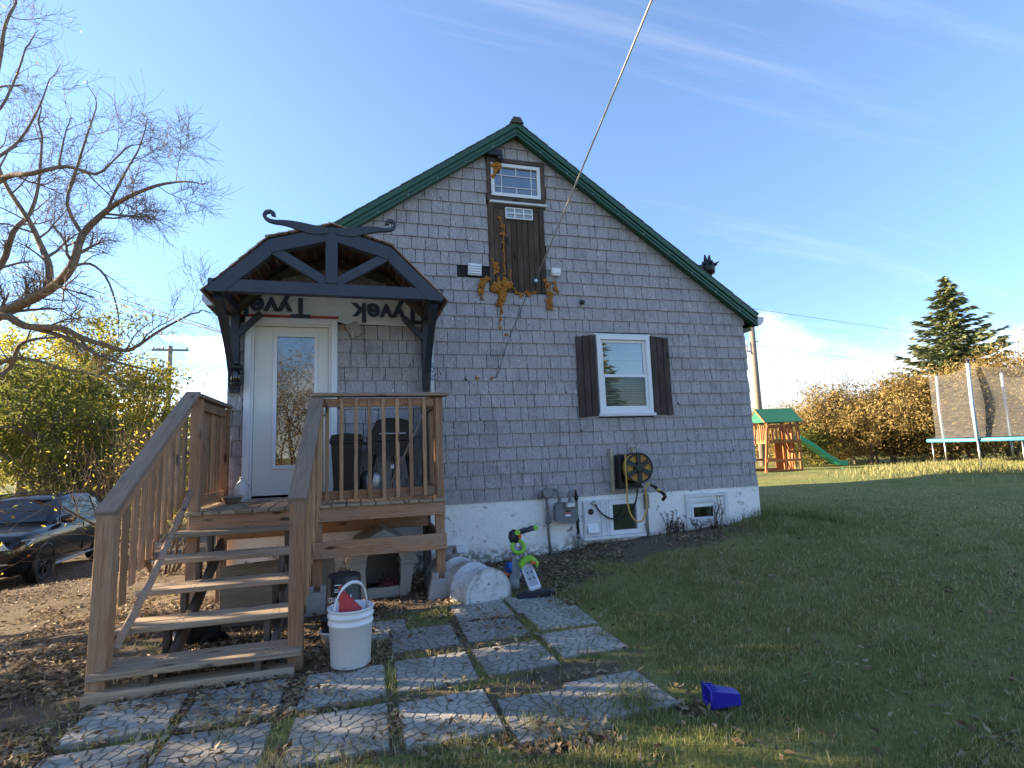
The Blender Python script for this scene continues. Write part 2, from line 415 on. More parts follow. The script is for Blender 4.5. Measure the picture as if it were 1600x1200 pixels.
def ground_mat(g):
    p = g.pos()
    big = g.noise(p, .35, 4, .5); mid = g.noise(p, 2.2, 6, .6); fin = g.noise(p, 26, 6, .7); vfin = g.noise(p, 110, 3, .7)
    grass = g.ramp(g.math('MULTIPLY_ADD', fin, .6, g.math('MULTIPLY', mid, .4)), [(.30, (.095, .115, .036)), (.48, (.180, .200, .064)), (.62, (.270, .255, .105)), (.78, (.380, .320, .165))])
    grass = g.mix(g.rng(big, .40, .66), grass, g.mix(.5, grass, (.300, .235, .095)))
    soil = g.ramp(g.math('MULTIPLY_ADD', vfin, .4, g.math('MULTIPLY', fin, .6)), [(.30, (.075, .057, .040)), (.5, (.160, .122, .088)), (.72, (.250, .195, .145))])
    soil = g.mix(g.rng(mid, .45, .7, 0, .5), soil, (.17, .135, .10))
    d = g.math('ADD', g.attr('dirt'), g.math('MULTIPLY', g.math('SUBTRACT', fin, .5), .8), clamp=True)
    g.out(g.mix(g.rng(d, .35, .65), grass, soil), .95, spec=.1)
    g.bump(g.math('ADD', fin, g.math('MULTIPLY', vfin, .5)), .8, .03)
M_ground = mat('lawn and bare earth', ground_mat); gme.materials.append(M_ground)
ground = link(gme, 'ground', kind='structure')
# ------------------------------------------------------------------ paving slabs with a pressed rosette of setts
def paver_mesh(seed):
    rr = random.Random(seed); m = MB(); S = .250; zt = .034
    # slab with worn corners, top a little below the setts
    pl = []
    for (cx, cy, a0) in ((1, 1, 0), (-1, 1, 90), (-1, -1, 180), (1, -1, 270)):
        rc = rr.choice([.012, .02, .05])
        for k in range(3):
            a = R(a0+45*k); pl.append((cx*(S-rc)+rc*math.cos(a)+rr.uniform(-.003, .003), cy*(S-rc)+rc*math.sin(a)+rr.uniform(-.003, .003)))
    m.prism(pl, -.05, zt, 'XY')
    def clipsq(poly, lim):
        for ax in (0, 1):
            for sg in (1, -1):
                out = []
                for i in range(len(poly)):
                    a, b = poly[i], poly[(i+1) % len(poly)]
                    da, db = lim-sg*a[ax], lim-sg*b[ax]
                    if da >= 0: out.append(a)
                    if (da >= 0) != (db >= 0):
                        t = da/(da-db); out.append((a[0]+(b[0]-a[0])*t, a[1]+(b[1]-a[1])*t))
                poly = out
                if len(poly) < 3: return []
        return poly
    rings = [(.0, .045, 1), (.052, .118, 9), (.125, .185, 16), (.192, .255, 22), (.262, .38, 28)]
    for (r0, r1, n) in rings:
        off = rr.random()
        for k in range(n):
            a0 = 2*math.pi*(k+off)/n; a1 = 2*math.pi*(k+1+off)/n
            gap = .0045
            if n == 1:
                poly = [(r1*math.cos(t*math.pi/5), r1*math.sin(t*math.pi/5)) for t in range(10)]
            else:
                g0 = gap/max(r0, .03); g1_ = gap/r1
                am = (a0+a1)/2; b0 = a0+g0+rr.uniform(0, .03); b1 = a1-g0-rr.uniform(0, .03)
                poly = [(r0*math.cos(b0), r0*math.sin(b0)), (r1*math.cos(a0+g1_), r1*math.sin(a0+g1_)), (r1*math.cos(am), r1*math.sin(am)), (r1*math.cos(a1-g1_), r1*math.sin(a1-g1_)), (r0*math.cos(b1), r0*math.sin(b1))]
            poly = clipsq(poly, S-.008)
            if len(poly) < 3: continue
            cx = sum(p[0] for p in poly)/len(poly); cy = sum(p[1] for p in poly)/len(poly)
            h = .0050+rr.uniform(-.0015, .0015)
            top = [(cx+(x-cx)*.95, cy+(y-cy)*.95) for x, y in poly]; nn = len(poly)
            m.add([(x, y, zt-.001) for x, y in poly]+[(x, y, zt+h) for x, y in top], [tuple(range(nn, 2*nn))]+[(i, (i+1) % nn, nn+(i+1) % nn, nn+i) for i in range(nn)])
    return m.mesh('paving_slab')
def paver_mat(g):
    v = g.shift(g.coord(), g.rand(), 19); n = g.noise(v, 9, 7, .62); f_ = g.noise(v, 90, 4, .65)
    z = g.node('ShaderNodeSeparateXYZ'); g.l.new(g.coord(), z.inputs[0])
    joint = g.rng(z.outputs[2], .0335, .0375)
    col = g.ramp(g.math('MULTIPLY_ADD', f_, .45, g.math('MULTIPLY', n, .55)), [(.28, (.240, .222, .192)), (.5, (.345, .325, .288)), (.72, (.425, .402, .360))])
    col = g.mix(joint, (.215, .198, .165), col)                       # earth and moss lodged in the pressed joints
    col = g.mix(g.rng(g.noise(v, 5, 6, .7), .46, .66, 0, .65), col, (.20, .18, .145))
    g.out(g.hsv(col, .5, 1, g.math('MULTIPLY_ADD', g.rand(), .3, .85)), .92, spec=.15); g.bump(g.math('ADD', n, f_), .5, .004)
M_paver = mat('pressed concrete slab', paver_mat)
path = bpy.data.objects.new('garden_path', None); _place(path, None, Matrix.Translation((.3, -3.3, 0))); path['kind'] = 'structure'; path['label'] = 'path of square pressed concrete slabs with grass in the joints'
pm = [paver_mesh(s) for s in range(4)]
for m_ in pm: m_.materials.append(M_paver)
for i, (x, y) in enumerate(PAVERS):
    M = Matrix.Translation((x, y, g1(x, y)-.022+rng.uniform(-.004, .006))) @ Matrix.Rotation(R(rng.uniform(-2.2, 2.2)), 4, 'Z') @ Matrix.Rotation(R(rng.uniform(-1.2, 1.2)), 4, 'X') @ Matrix.Rotation(R(rng.uniform(-1, 1)), 4, 'Y') @ Matrix.Rotation(R(90*rng.randrange(4)), 4, 'Z')
    link(pm[i % 4], 'paving_slab', path, M)
# ================================================================== HOUSE
HX0, HX1, HXC, HL = -1.455, 5.785, 2.165, 8.6
ZF, ZA, SL = .767, 5.88, .700           # foundation top, wall apex, roof slope
def roofz(x): return ZA - SL*abs(x-HXC)
house = thing('house', 'grey shingled house with steep green trimmed gable and white foundation', 'house', (HXC, 0, 0))
def shingle_mat(g):
    p = g.pos(); r = g.attr('rnd')
    v = g.shift(p, r, 31.0)
    # pressed wood grain: wavy upright lines
    big = g.noise(g.map(v, (1, 1, .45)), 9, 3, .5)
    gv = g.node('ShaderNodeCombineXYZ'); s = g.node('ShaderNodeSeparateXYZ'); g.set(s.inputs[0], v)
    g.set(gv.inputs[0], g.math('MULTIPLY_ADD', big, .11, s.outputs[0])); g.set(gv.inputs[1], 0.0); g.set(gv.inputs[2], g.math('MULTIPLY', s.outputs[2], .10))
    ln = g.wave(gv.outputs[0], 40, 3.2, 3, 2.0)
    fine = g.noise(g.map(v, (1, 1, .16)), 120, 3, .6)
    base = g.ramp(g.math('MULTIPLY_ADD', ln, .55, g.math('MULTIPLY', fine, .45)), [(.25, (.110, .101, .108)), (.45, (.385, .358, .370)), (.61, (.545, .510, .522)), (.85, (.650, .612, .622))])
    st = g.noise(p, 3.2, 7, .65)
    col = g.mix(g.rng(st, .48, .74, 0, .45), base, (.14, .13, .13))
    stk = g.noise(g.map(p, (9, 1, .7)), 2.0, 5, .6)
    col = g.mix(g.rng(stk, .54, .72, 0, .35), col, (.15, .14, .14))      # rain streaks
    col = g.hsv(col, .5, .9, g.math('MULTIPLY_ADD', r, .10, .95))
    g.out(col, .88, spec=.2); g.bump(g.math('ADD', ln, g.math('MULTIPLY', fine, .7)), .55, .004)
M_shingle = mat('grey grained siding shingle', shingle_mat)
M_core = plain('black building paper', (.018, .018, .02), .9)
def found_mat(g):
    p = g.pos(); a = g.noise(p, 14, 8, .68); b = g.noise(p, 3.0, 8, .62); c = g.noise(p, 55, 5, .7)
    col = g.ramp(c, [(.3, (.78, .76, .74)), (.6, (.90, .885, .865))])
    pit = g.rng(g.voro(g.map(p, (1, 1, 1.7)), 26), .16, .06)
    pm_ = g.rng(g.math('ADD', g.math('MULTIPLY', a, .45), g.math('MULTIPLY', b, .55)), .565, .61)
    s = g.node('ShaderNodeSeparateXYZ'); g.set(s.inputs[0], p)
    lowk = g.rng(g.math('MULTIPLY_ADD', b, -.42, s.outputs[2]), .06, -.13)      # paint flaked off along the earth line
    flake = g.math('MAXIMUM', g.math('MULTIPLY', pm_, .85), g.math('MULTIPLY', lowk, g.rng(a, .40, .55)))
    col = g.mix(g.math('MULTIPLY', pit, .5), col, (.30, .29, .28))
    col = g.mix(flake, col, g.ramp(c, [(.3, (.17, .155, .14)), (.7, (.36, .34, .31))]))
    g.out(col, .8, spec=.3); g.bump(g.math('ADD', g.math('MULTIPLY', c, .5), g.math('SUBTRACT', a, g.math('MULTIPLY', flake, .8))), .8, .012)
M_found = mat('flaking white painted concrete', found_mat)
def clip(poly, a, b, c):
    """keep a*x + b*z + c >= 0"""
    out = []
    for i in range(len(poly)):
        p, q = poly[i], poly[(i+1) % len(poly)]
        dp, dq = a*p[0]+b*p[1]+c, a*q[0]+b*q[1]+c
        if dp >= 0: out.append(p)
        if (dp >= 0) != (dq >= 0):
            t = dp/(dp-dq); out.append((p[0]+(q[0]-p[0])*t, p[1]+(q[1]-p[1])*t))
    return out
def gable_clip(poly, drop=0.0):
    za = ZA-drop
    poly = clip(poly, -SL, -1, za+SL*HXC)
    return clip(poly, SL, -1, za-SL*HXC) if len(poly) > 2 else []
def fr(x0, y0, x1, y1, Y=0.0):
    a, b = onY(x0, y0, Y), onY(x1, y1, Y); return (a.x, b.z, b.x, a.z)   # X0,Z0,X1,Z1
DOOR = (-1.285, .94, -.235, 3.105)
GWIN = (1.735, 4.88, 2.590, 5.49)
PANEL = (1.735, 3.56, 2.560, 4.83)
WIN = (3.262, 1.875, 4.100, 2.990)
HOLE = (1.290, 3.762, 1.735, 3.935)
OPEN = [DOOR, GWIN, WIN]
B1 = (2.93, .215, 3.80, .700); B1G = (3.36, .262, 3.745, .628)
B2 = (4.52, .235, 5.225, .700); B2G = (4.650, .352, 4.975, .505)
def holed_wall(m, x0, x1, z0, z1, opens, y0, depth, gable=False):
    xs = sorted({x0, x1, *[o[0] for o in opens], *[o[2] for o in opens]}); zs = sorted({z0, z1, *[o[1] for o in opens], *[o[3] for o in opens]})
    for i in range(len(xs)-1):
        for j in range(len(zs)-1):
            cx, cz = (xs[i]+xs[i+1])/2, (zs[j]+zs[j+1])/2
            if any(o[0] < cx < o[2] and o[1] < cz < o[3] for o in opens): continue
            p = [(xs[i], zs[j]), (xs[i+1], zs[j]), (xs[i+1], zs[j+1]), (xs[i], zs[j+1])]
            if gable: p = gable_clip(p)
            if len(p) > 2: m.add([(a, y0, b) for a, b in p], [tuple(range(len(p)))])
    for o in opens:
        a, b, c, d = o
        m.add([(a, y0, b), (c, y0, b), (c, y0, d), (a, y0, d), (a, y0+depth, b), (c, y0+depth, b), (c, y0+depth, d), (a, y0+depth, d)],
              [(0, 4, 5, 1), (1, 5, 6, 2), (2, 6, 7, 3), (3, 7, 4, 0)])
m = MB(); holed_wall(m, HX0, HX1, ZF, 6, OPEN, 0.0, .14, True)
z_e = roofz(HX0)
for X in (HX0, HX1): m.add([(X, 0, ZF), (X, HL, ZF), (X, HL, z_e), (X, 0, z_e)], [(0, 1, 2, 3)])
m.add([(HX0, HL, ZF), (HX1, HL, ZF), (HX1, HL, z_e), (HXC, HL, ZA), (HX0, HL, z_e)], [(0, 1, 2, 3, 4)])
m.add([(HX0, 0, ZF), (HX1, 0, ZF), (HX1, HL, ZF), (HX0, HL, ZF)], [(0, 1, 2, 3)])
m.build('wall', M_core, house, WORLD, fix=False)
m = MB(); holed_wall(m, HX0-.01, HX1+.012, -1.2, ZF-.002, [B1G, B2G], -.012, .16)
for X in (HX0-.01, HX1+.012): m.add([(X, -.012, -1.2), (X, HL, -1.2), (X, HL, ZF-.002), (X, -.012, ZF-.002)], [(0, 1, 2, 3)])
m.add([(HX0, HL, -1.2), (HX1, HL, -1.2), (HX1, HL, ZF), (HX0, HL, ZF)], [(0, 1, 2, 3)])
m.add([(HX0-.01, -.012, ZF-.002), (HX1+.012, -.012, ZF-.002), (HX1+.012, .2, ZF-.002), (HX0-.01, .2, ZF-.002)], [(0, 1, 2, 3)])
m.build('foundation', M_found, house, WORLD, fix=False)
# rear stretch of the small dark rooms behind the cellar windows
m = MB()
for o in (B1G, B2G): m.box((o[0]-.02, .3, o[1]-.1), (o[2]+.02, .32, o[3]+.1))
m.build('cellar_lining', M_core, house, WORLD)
# ---- shingles: courses of uneven widths, lower edge proud
SH = []
CH = .1757
BLOCK = [DOOR, (GWIN[0], 4.83, GWIN[2], GWIN[3]), PANEL, WIN, HOLE]
srng = random.Random(3)
def tilt_quad(poly, rnd, z0, z1, torn=0.0):
    """thin wedge: poly in X,Z; depth grows towards the lower edge"""
    def dep(z): t = min(max((z-z0)/(z1-z0), 0), 1); return -(.024*(1-t)+.006*t)
    jig = srng.uniform(-.003, .003)
    fr_ = [(x, dep(z)+jig, z) for x, z in poly]; bk = [(x, .001, z) for x, z in poly]; n = len(poly)
    return (fr_+bk, [tuple(range(n))]+[(i, n+i, n+(i+1) % n, (i+1) % n) for i in range(n)], rnd)
row = 0; z = ZF-.012
while z < ZA:
    z1 = z+CH; x = HX0-.006 - srng.random()*.12
    sag = srng.uniform(-.002, .002)
    while x < HX1+.006:
        wd = srng.choice([.11, .13, .15, .16, .165, .175, .19, .21, .24])*srng.uniform(.95, 1.06)
        a, b = max(x, HX0-.006), min(x+wd-.0075, HX1+.006); x += wd
        if b-a < .025: continue
        segs = [(a, b)]
        for o in BLOCK:
            if o[1] < (z+z1)/2 < o[3]:
                ns = []
                for (p, q) in segs:
                    if q <= o[0] or p >= o[2]: ns.append((p, q)); continue
                    if p < o[0]-.01: ns.append((p, o[0]))
                    if q > o[2]+.01: ns.append((o[2], q))
                segs = ns
        for (p, q) in segs:
            if q-p < .02: continue
            if 3.10 < z+.12 < 3.7 and q > -1.5 and p < .84 and z < 3.46: continue      # house wrap shows here
            dz = srng.uniform(-.0015, .0015)+sag+(-.003 if row % 2 == 0 else 0)
            poly = [(p, z+dz), (q, z+dz+srng.uniform(-.002, .002)), (q, z1+.004), (p, z1+.004)]
            if srng.random() < .035 and z < 3:      # a broken lower corner
                k = srng.uniform(.02, .05); poly = [(p, z+dz+k), (p+k*.8, z+dz), (q, z+dz), (q, z1+.004), (p, z1+.004)]
            poly = gable_clip(poly, .02)
            if len(poly) < 3: continue
            ar = 0.5*abs(sum(poly[i][0]*poly[(i+1) % len(poly)][1]-poly[(i+1) % len(poly)][0]*poly[i][1] for i in range(len(poly))))
            if ar < .0015: continue
            cx = sum(t[0] for t in poly)/len(poly); cz = sum(t[1] for t in poly)/len(poly)
            hidden = (cx < .86 and -1.5 < cx and cz < .96)
            d = (Vector((cx, 0, cz))-CAM).length
            SH.append((ar/d**3 * (.05 if hidden else 1), tilt_quad(poly, srng.random(), z, z1)))
    z = z1; row += 1
SH.sort(key=lambda t: -t[0])
for k, (s_, (vv, ff, rn)) in enumerate(SH[:300]):
    me = bpy.data.meshes.new('shingle'); me.from_pydata(vv, [], ff); me.update(); add_attr(me, 'rnd', [rn]*len(vv)); me.materials.append(M_shingle)
    link(me, 'shingle', house, WORLD)
m = MB(); rn_all = []
for (s_, (vv, ff, rn)) in SH[300:]:
    m.add(vv, ff); rn_all += [rn]*len(vv)
me = m.mesh('shingle_courses', fix=False); add_attr(me, 'rnd', rn_all); me.materials.append(M_shingle)
link(me, 'shingle_courses', house, WORLD, 'stuff')
# ---- roof
def roofing_mat(g):
    v = g.shift(g.coord(), g.rand(), 11); n = g.noise(v, 60, 4, .7); b = g.noise(v, 4, 5, .6)
    g.out(g.mix(g.rng(b, .4, .65), g.ramp(n, [(.3, (.045, .055, .045)), (.7, (.125, .135, .115))]), (.10, .11, .09)), .95, spec=.1); g.bump(n, .6, .006)
M_roof = mat('dark green asphalt roofing', roofing_mat)
M_green = plain('green painted metal', (.022, .085, .048), .42, .1, .25, 5, .08, ((.05, .075, .055), .5))
RO, EV = .13, .16      # overhang at the gable, at the eaves
def slope_prism(m, sgn, v0, v1, y0, y1, xe):
    """strip following one roof slope; v0..v1 heights above the wall-top line"""
    xo = HXC+sgn*xe
    m.prism([(HXC, ZA+v0), (xo, ZA-SL*xe+v0), (xo, ZA-SL*xe+v1), (HXC, ZA+v1)], y0, y1, 'XZ')
roof = MB()
half = (HX1-HX0)/2+EV
for s in (-1, 1): slope_prism(roof, s, .0, .13, -RO+.04, HL+RO, half)
roof_o = roof.build('roof', M_core, house, WORLD)
m = MB()       # overlapping shingle courses
for s in (-1, 1):
    n = 26; sl_ = math.hypot(1, SL)
    for k in range(n):
        xa = half*k/n; xb = half*(k+1)/n+.02
        for (ya, yb) in ((-RO-.026+srng.uniform(-.003, .003), HL+RO),):
            pts = [(HXC+s*xa, ZA-SL*xa+.132), (HXC+s*xb, ZA-SL*xb+.134), (HXC+s*xb, ZA-SL*xb+.154+srng.uniform(-.002, .003)), (HXC+s*xa, ZA-SL*xa+.146)]
            m.prism(pts, ya, yb, 'XZ')
m.prism([(HXC-.10, ZA+.10), (HXC+.10, ZA+.10), (HXC+.05, ZA+.185), (HXC-.05, ZA+.185)], -RO-.05, HL+RO, 'XZ')
m.build('roof_courses', M_roof, roof_o, WORLD, 'stuff')
for s in (-1, 1):
    for nm, v0, v1, y0, y1 in (('rake_board', -.055, .118, -RO+.005, -RO+.045), ('rake_moulding', .052, .128, -RO-.022, -RO+.003), ('rake_moulding', -.012, .022, -RO-.010, -RO+.003), ('rake_moulding', -.066, -.042, -RO-.010, -RO+.003)):
        m = MB(); slope_prism(m, s, v0, v1, y0, y1, half); m.build(nm, M_green, roof_o, WORLD)
    m = MB(); slope_prism(m, s, -.052, -.025, -RO+.045, -.021, half); m.build('rake_soffit', M_green, roof_o, WORLD)
    m = MB()
    for k in range(9):
        xx = HXC+s*(.35+k*.39); m.lathe([(.011, 0), (.011, .006), (.004, .009)], 8, Matrix.Translation((xx, -RO+.004, roofz(xx)-.03)) @ Matrix.Rotation(R(90), 4, 'X'))
    m.build('fixing_screws', M_steel, roof_o, WORLD)
for s, nm in ((1, 'gutter'), (-1, 'gutter')):
    m = MB(); xe = HXC+s*(half+.002); ze = ZA-SL*half
    prof = [(0, .06), (0, -.06), (s*.07, -.06), (s*.115, .0), (s*.115, .06), (s*.108, .06), (s*.105, .005), (s*.066, -.052), (s*.008, -.052), (s*.008, .06)]
    m.prism([(xe+a, ze+b+.03) for a, b in prof], -RO, HL+RO, 'XZ')
    m.build(nm, M_blackm, roof_o, WORLD)
    m = MB(); m.prism([(xe+a, ze+b+.03) for a, b in (prof[0], prof[1], prof[2], prof[3], prof[4])], -RO-.006, -RO-.001, 'XZ'); m.build('gutter_end', M_offwhite, roof_o, WORLD)
    m = MB(); m.box((min(HXC+s*3.625, HXC+s*half), 0.01, ze-.10), (max(HXC+s*3.625, HXC+s*half), HL, ze-.06)); m.build('eave_soffit', M_green, roof_o, WORLD)
# black cowl on the right-hand slope
b = onY(1107, 428, .55); zr = roofz(b.x)+.15; b.z -= .14; cowl_h = b.z+.13-zr
cowl = MB()
cowl.lathe([(.055, zr-b.z-.1), (.055, .13), (.10, .14), (.115, .20), (.115, .30), (.085, .345)], 14, Matrix.Translation(b))
for k in range(7):
    a = 2*math.pi*k/7
    cowl.tube([b+Vector((.09*math.cos(a), .09*math.sin(a), .27)), b+Vector((.185*math.cos(a), .185*math.sin(a), .315))], [.028, .008], 5)
for dx in (-.03, .03): cowl.tube([b+Vector((dx, 0, .33)), b+Vector((dx*1.5, 0, .47))], [.045, .012], 6)
cowl.build('vent_cowl', M_blackm, roof_o, WORLD)
# ---- glass
def glass_mat(g):
    g.out((.035, .042, .05), .03, 0.0, .9); g.b.inputs['Alpha'].default_value = 1
M_glass = mat('dark window glass', glass_mat)
def clear_mat(g, k1=1.6, k0=.09):
    t = g.t; out = t.nodes['Material Output']
    gl = g.node('ShaderNodeBsdfGlossy'); gl.inputs['Roughness'].default_value = .015
    tr = g.node('ShaderNodeBsdfTransparent'); tr.inputs[0].default_value = (.82, .86, .86, 1)
    fz = g.node('ShaderNodeFresnel'); fz.inputs[0].default_value = 1.52
    mxn = g.node('ShaderNodeMixShader'); k = g.math('MULTIPLY_ADD', fz.outputs[0], k1, k0, clamp=True)
    g.l.new(k, mxn.inputs[0]); g.l.new(tr.outputs[0], mxn.inputs[1]); g.l.new(gl.outputs[0], mxn.inputs[2]); g.l.new(mxn.outputs[0], out.inputs[0])
M_clear = mat('window glass', clear_mat)
M_dim = mat('screened window glass', lambda g: clear_mat(g, .45, .015))
def frame(m, r, wd, y0, y1, c=.003):
    x0, z0, x1, z1 = r
    m.cbox((x0, y0, z0), (x0+wd, y1, z1), c); m.cbox((x1-wd, y0, z0), (x1, y1, z1), c)
    m.cbox((x0+wd, y0, z0), (x1-wd, y1, z0+wd), c); m.cbox((x0+wd, y0, z1-wd), (x1-wd, y1, z1), c)
M_brown = wood('brown painted boards', (.040, .028, .024), (.070, .048, .040), (.098, .068, .056), .75, .12)
# ---- gable window
gw = MB(); frame(gw, (GWIN[0], GWIN[1]-.02, GWIN[2], GWIN[3]+.01), .062, -.042, .02); gwo = gw.build('gable_window', M_brown, house, WORLD)
m = MB(); frame(m, (1.797, 4.945, 2.530, 5.432), .05, -.028, .03); m.build('sash', M_white, gwo, WORLD)
gi = (1.847, 4.995, 2.480, 5.382)
vx = [gi[0], 1.955, 2.395, gi[2]]; hz_ = [gi[1], 5.093, 5.265, gi[3]]
m = MB()
for xx in vx[1:3]: m.box((xx-.006, -.006, gi[1]), (xx+.006, .012, gi[3]))
for zz in hz_[1:3]: m.box((gi[0], -.005, zz-.005), (gi[2], .011, zz+.005))
for (zz0, zz1) in ((gi[1], hz_[1]), (hz_[2], gi[3])): m.box((2.165, -.006, zz0), (2.177, .012, zz1))
m.build('muntin', M_offwhite, gwo, WORLD)
M_pane_dark = mat('blue black glass', lambda g: g.out((.020, .026, .040), .06, 0, .9))
for i in range(3):
    for j in range(3):
        xs_ = [(vx[i], vx[i+1])] if not (i == 1 and j != 1) else [(vx[1], 2.171), (2.171, vx[2])]
        for (xa, xb) in xs_:
            m = MB(); m.box((xa+.003, .004, hz_[j]+.003), (xb-.003, .008, hz_[j+1]-.003)); m.build('pane', M_clear, gwo, WORLD)
M_curtain = plain('dark red cloth', (.13, .03, .035), .9, 0, .4, 20)
m = MB()
for k in range(7): m.tube([(1.855+k*.016, .055, 4.99), (1.857+k*.016, .05, 5.38)], .010, 6)
m.build('curtain', M_curtain, gwo, WORLD)
m = MB(); m.cbox((1.765, -.07, 4.826), (2.605, .0, 4.858), .006); m.build('sill', M_offwhite, gwo, WORLD)
m = MB(); m.cbox((1.725, -.11, 5.495), (1.955, 0, 5.585), .01); m.cbox((1.885, -.11, 5.44), (1.96, -.03, 5.50), .01); m.build('window_hood', M_black, gwo, WORLD)
# ---- boarded panel below it
M_panelwood = wood('dark brown panel boards', (.042, .028, .020), (.075, .050, .036), (.105, .072, .052), .75, .10)
pn = MB(); pn.box((PANEL[0], -.004, PANEL[1]), (PANEL[2], .0, PANEL[3])); pno = pn.build('boarded_panel', M_panelwood, house, WORLD)
k = 10
for i in range(k):
    x0 = PANEL[0]+(PANEL[2]-PANEL[0])*i/k; x1 = PANEL[0]+(PANEL[2]-PANEL[0])*(i+1)/k
    pr = .026 if i in (0, k-1) else .014+.004*(i % 2)
    board('plank', ((x0+x1)/2, -.004-pr/2, PANEL[1]+rng.uniform(0, .012)), ((x0+x1)/2, -.004-pr/2, PANEL[3]-.01), pr, x1-x0-.006, M_panelwood, pno, up=(1, 0, 0))
board('rail', (PANEL[0]+.08, -.024, PANEL[3]-.045), (PANEL[2]-.08, -.024, PANEL[3]-.045), .012, .05, M_panelwood, pno)
gr = (1.985, 4.612, 2.385, 4.775)
m = MB(); frame(m, gr, .016, -.052, -.026)
for q in (1, 2): xx = gr[0]+(gr[2]-gr[0])*q/3; m.box((xx-.009, -.050, gr[1]+.01), (xx+.009, -.028, gr[3]-.01))
m.box((gr[0]+.01, -.049, (gr[1]+gr[3])/2-.008), (gr[2]-.01, -.029, (gr[1]+gr[3])/2+.008)); lg = m.build('small_window', M_white, pno, WORLD)
for q in range(3):
    for j in range(2):
        x0 = gr[0]+(gr[2]-gr[0])*q/3; z0 = gr[1]+(gr[3]-gr[1])*j/2
        m = MB(); m.box((x0+.012, -.036, z0+.012), (x0+.122, -.033, z0+.070)); m.build('pane', plain('frosted pane', (.30, .34, .38), .25) if q+j == 0 else bpy.data.materials['frosted pane'], lg, WORLD)
# ---- hole where a shingle is gone, vents, little camera
m = MB(); m.box((HOLE[0], -.0015, HOLE[1]), (HOLE[2], -.0005, HOLE[3])); m.build('bare_patch', M_core, house, WORLD)
def louvre(cx, cz, w_, h_, tilt=0):
    M = Matrix.Translation((cx, -.02, cz)) @ Matrix.Rotation(R(tilt), 4, 'Y')
    m = MB(); m.cbox((-w_/2, -.03, -h_/2), (w_/2, 0, h_/2), .006)
    o = m.build('wall_vent', M_white, house, M)
    for k in range(4):
        z0 = -h_/2+.02+k*(h_-.03)/4
        m = MB(); m.prism([(-.036, z0), (-.048, z0), (-.036, z0+(h_-.03)/4-.006)], -w_/2+.014, w_/2-.014, 'YZ'); m.build('slat', M_white, o, M)
louvre(1.530, 3.852, .185, .165, 2)
m = MB(); m.cbox((2.620, -.10, 3.835), (2.755, -.015, 3.925), .012); m.cbox((2.634, -.092, 3.815), (2.742, -.02, 3.836), .004); m.build('vent_box', M_white, house, WORLD)
m = MB(); m.cbox((3.045, -.07, 3.43), (3.105, -.02, 3.49), .01); m.lathe([(.024, 0), (.024, .02)], 12, Matrix.Translation((3.075, -.07, 3.458)) @ Matrix.Rotation(R(90), 4, 'X')); m.build('outdoor_camera', M_black, house, WORLD)
# ---- spray foam
def foam_mat(g):
    n = g.noise(g.pos(), 30, 5, .6); g.out(g.ramp(n, [(.3, (.26, .095, .012)), (.6, (.46, .19, .030)), (.8, (.56, .27, .06))]), .7, spec=.3); g.bump(n, .6, .01)
M_foam = mat('cured orange foam', foam_mat)
def foam(pts, seed):
    """one continuous squeezed bead that doubles back on itself"""
    rr = random.Random(seed); P = []; rad_ = []
    for (px, py, rad, n) in pts:
        c = onY(px, py, -.030)
        for k in range(int(n*1.8)+2):
            P.append(c+Vector((rr.gauss(0, rad*.85), rr.uniform(-.9, .35)*min(rad, .03), rr.gauss(0, rad*.9)))); rad_.append(max(.0075, rad*rr.uniform(.24, .52)))
    Q = smooth_pts(P, 4); R2 = [np.interp(k/4, range(len(rad_)), rad_)*rr.uniform(.85, 1.15) for k in range(len(Q))]
    m = MB(); m.tube(Q, [float(x) for x in R2], 7)
    return m.build('spray_foam', M_foam, house, WORLD, fix=False)
def smooth_pts(P, k=5):
    P = [Vector(q) for q in P]; out = []
    for i in range(len(P)-1):
        p0, p1, p2, p3 = P[max(i-1, 0)], P[i], P[i+1], P[min(i+2, len(P)-1)]
        for j in range(k):
            t = j/k; out.append(.5*((2*p1)+(p2-p0)*t+(2*p0-5*p1+4*p2-p3)*t*t+(3*p1-p0-3*p2+p3)*t**3))
    return out+[P[-1]]
foam([(776, 259, .038, 16), (774, 268, .028, 8), (771, 276, .02, 5)], 1)
foam([(781, 340, .012, 5), (784, 354, .018, 8), (786, 366, .022, 9), (786, 380, .010, 5), (787, 392, .007, 5), (788, 405, .007, 5), (788, 416, .009, 5), (788, 428, .009, 6)], 2)
foam([(775, 414, .026, 12), (774, 424, .024, 9), (770, 405, .010, 4)], 3)
foam([(770, 452, .030, 10), (779, 448, .045, 26), (790, 444, .042, 20), (784, 462, .040, 18), (782, 475, .030, 12), (783, 486, .016, 6), (782, 500, .010, 5), (782, 512, .012, 5)], 4)
foam([(752, 443, .026, 10), (750, 455, .024, 8), (761, 437, .024, 9), (753, 467, .014, 5)], 5)
foam([(797, 422, .006, 3), (797, 430, .006, 3), (798, 440, .007, 4), (800, 449, .008, 4), (806, 458, .014, 7), (815, 461, .018, 8), (822, 456, .012, 5), (826, 460, .018, 9), (835, 457, .015, 6)], 6)
foam([(857, 446, .026, 10), (860, 460, .026, 10), (859, 473, .030, 12), (858, 480, .022, 7), (852, 440, .018, 6)], 7)
foam([(868, 452, .020, 8), (872, 457, .018, 6), (866, 442, .016, 5)], 8)
foam([(769, 591, .014, 5)], 9)
foam([(745, 590, .014, 5)], 10)
foam([(791, 523, .012, 4)], 11)
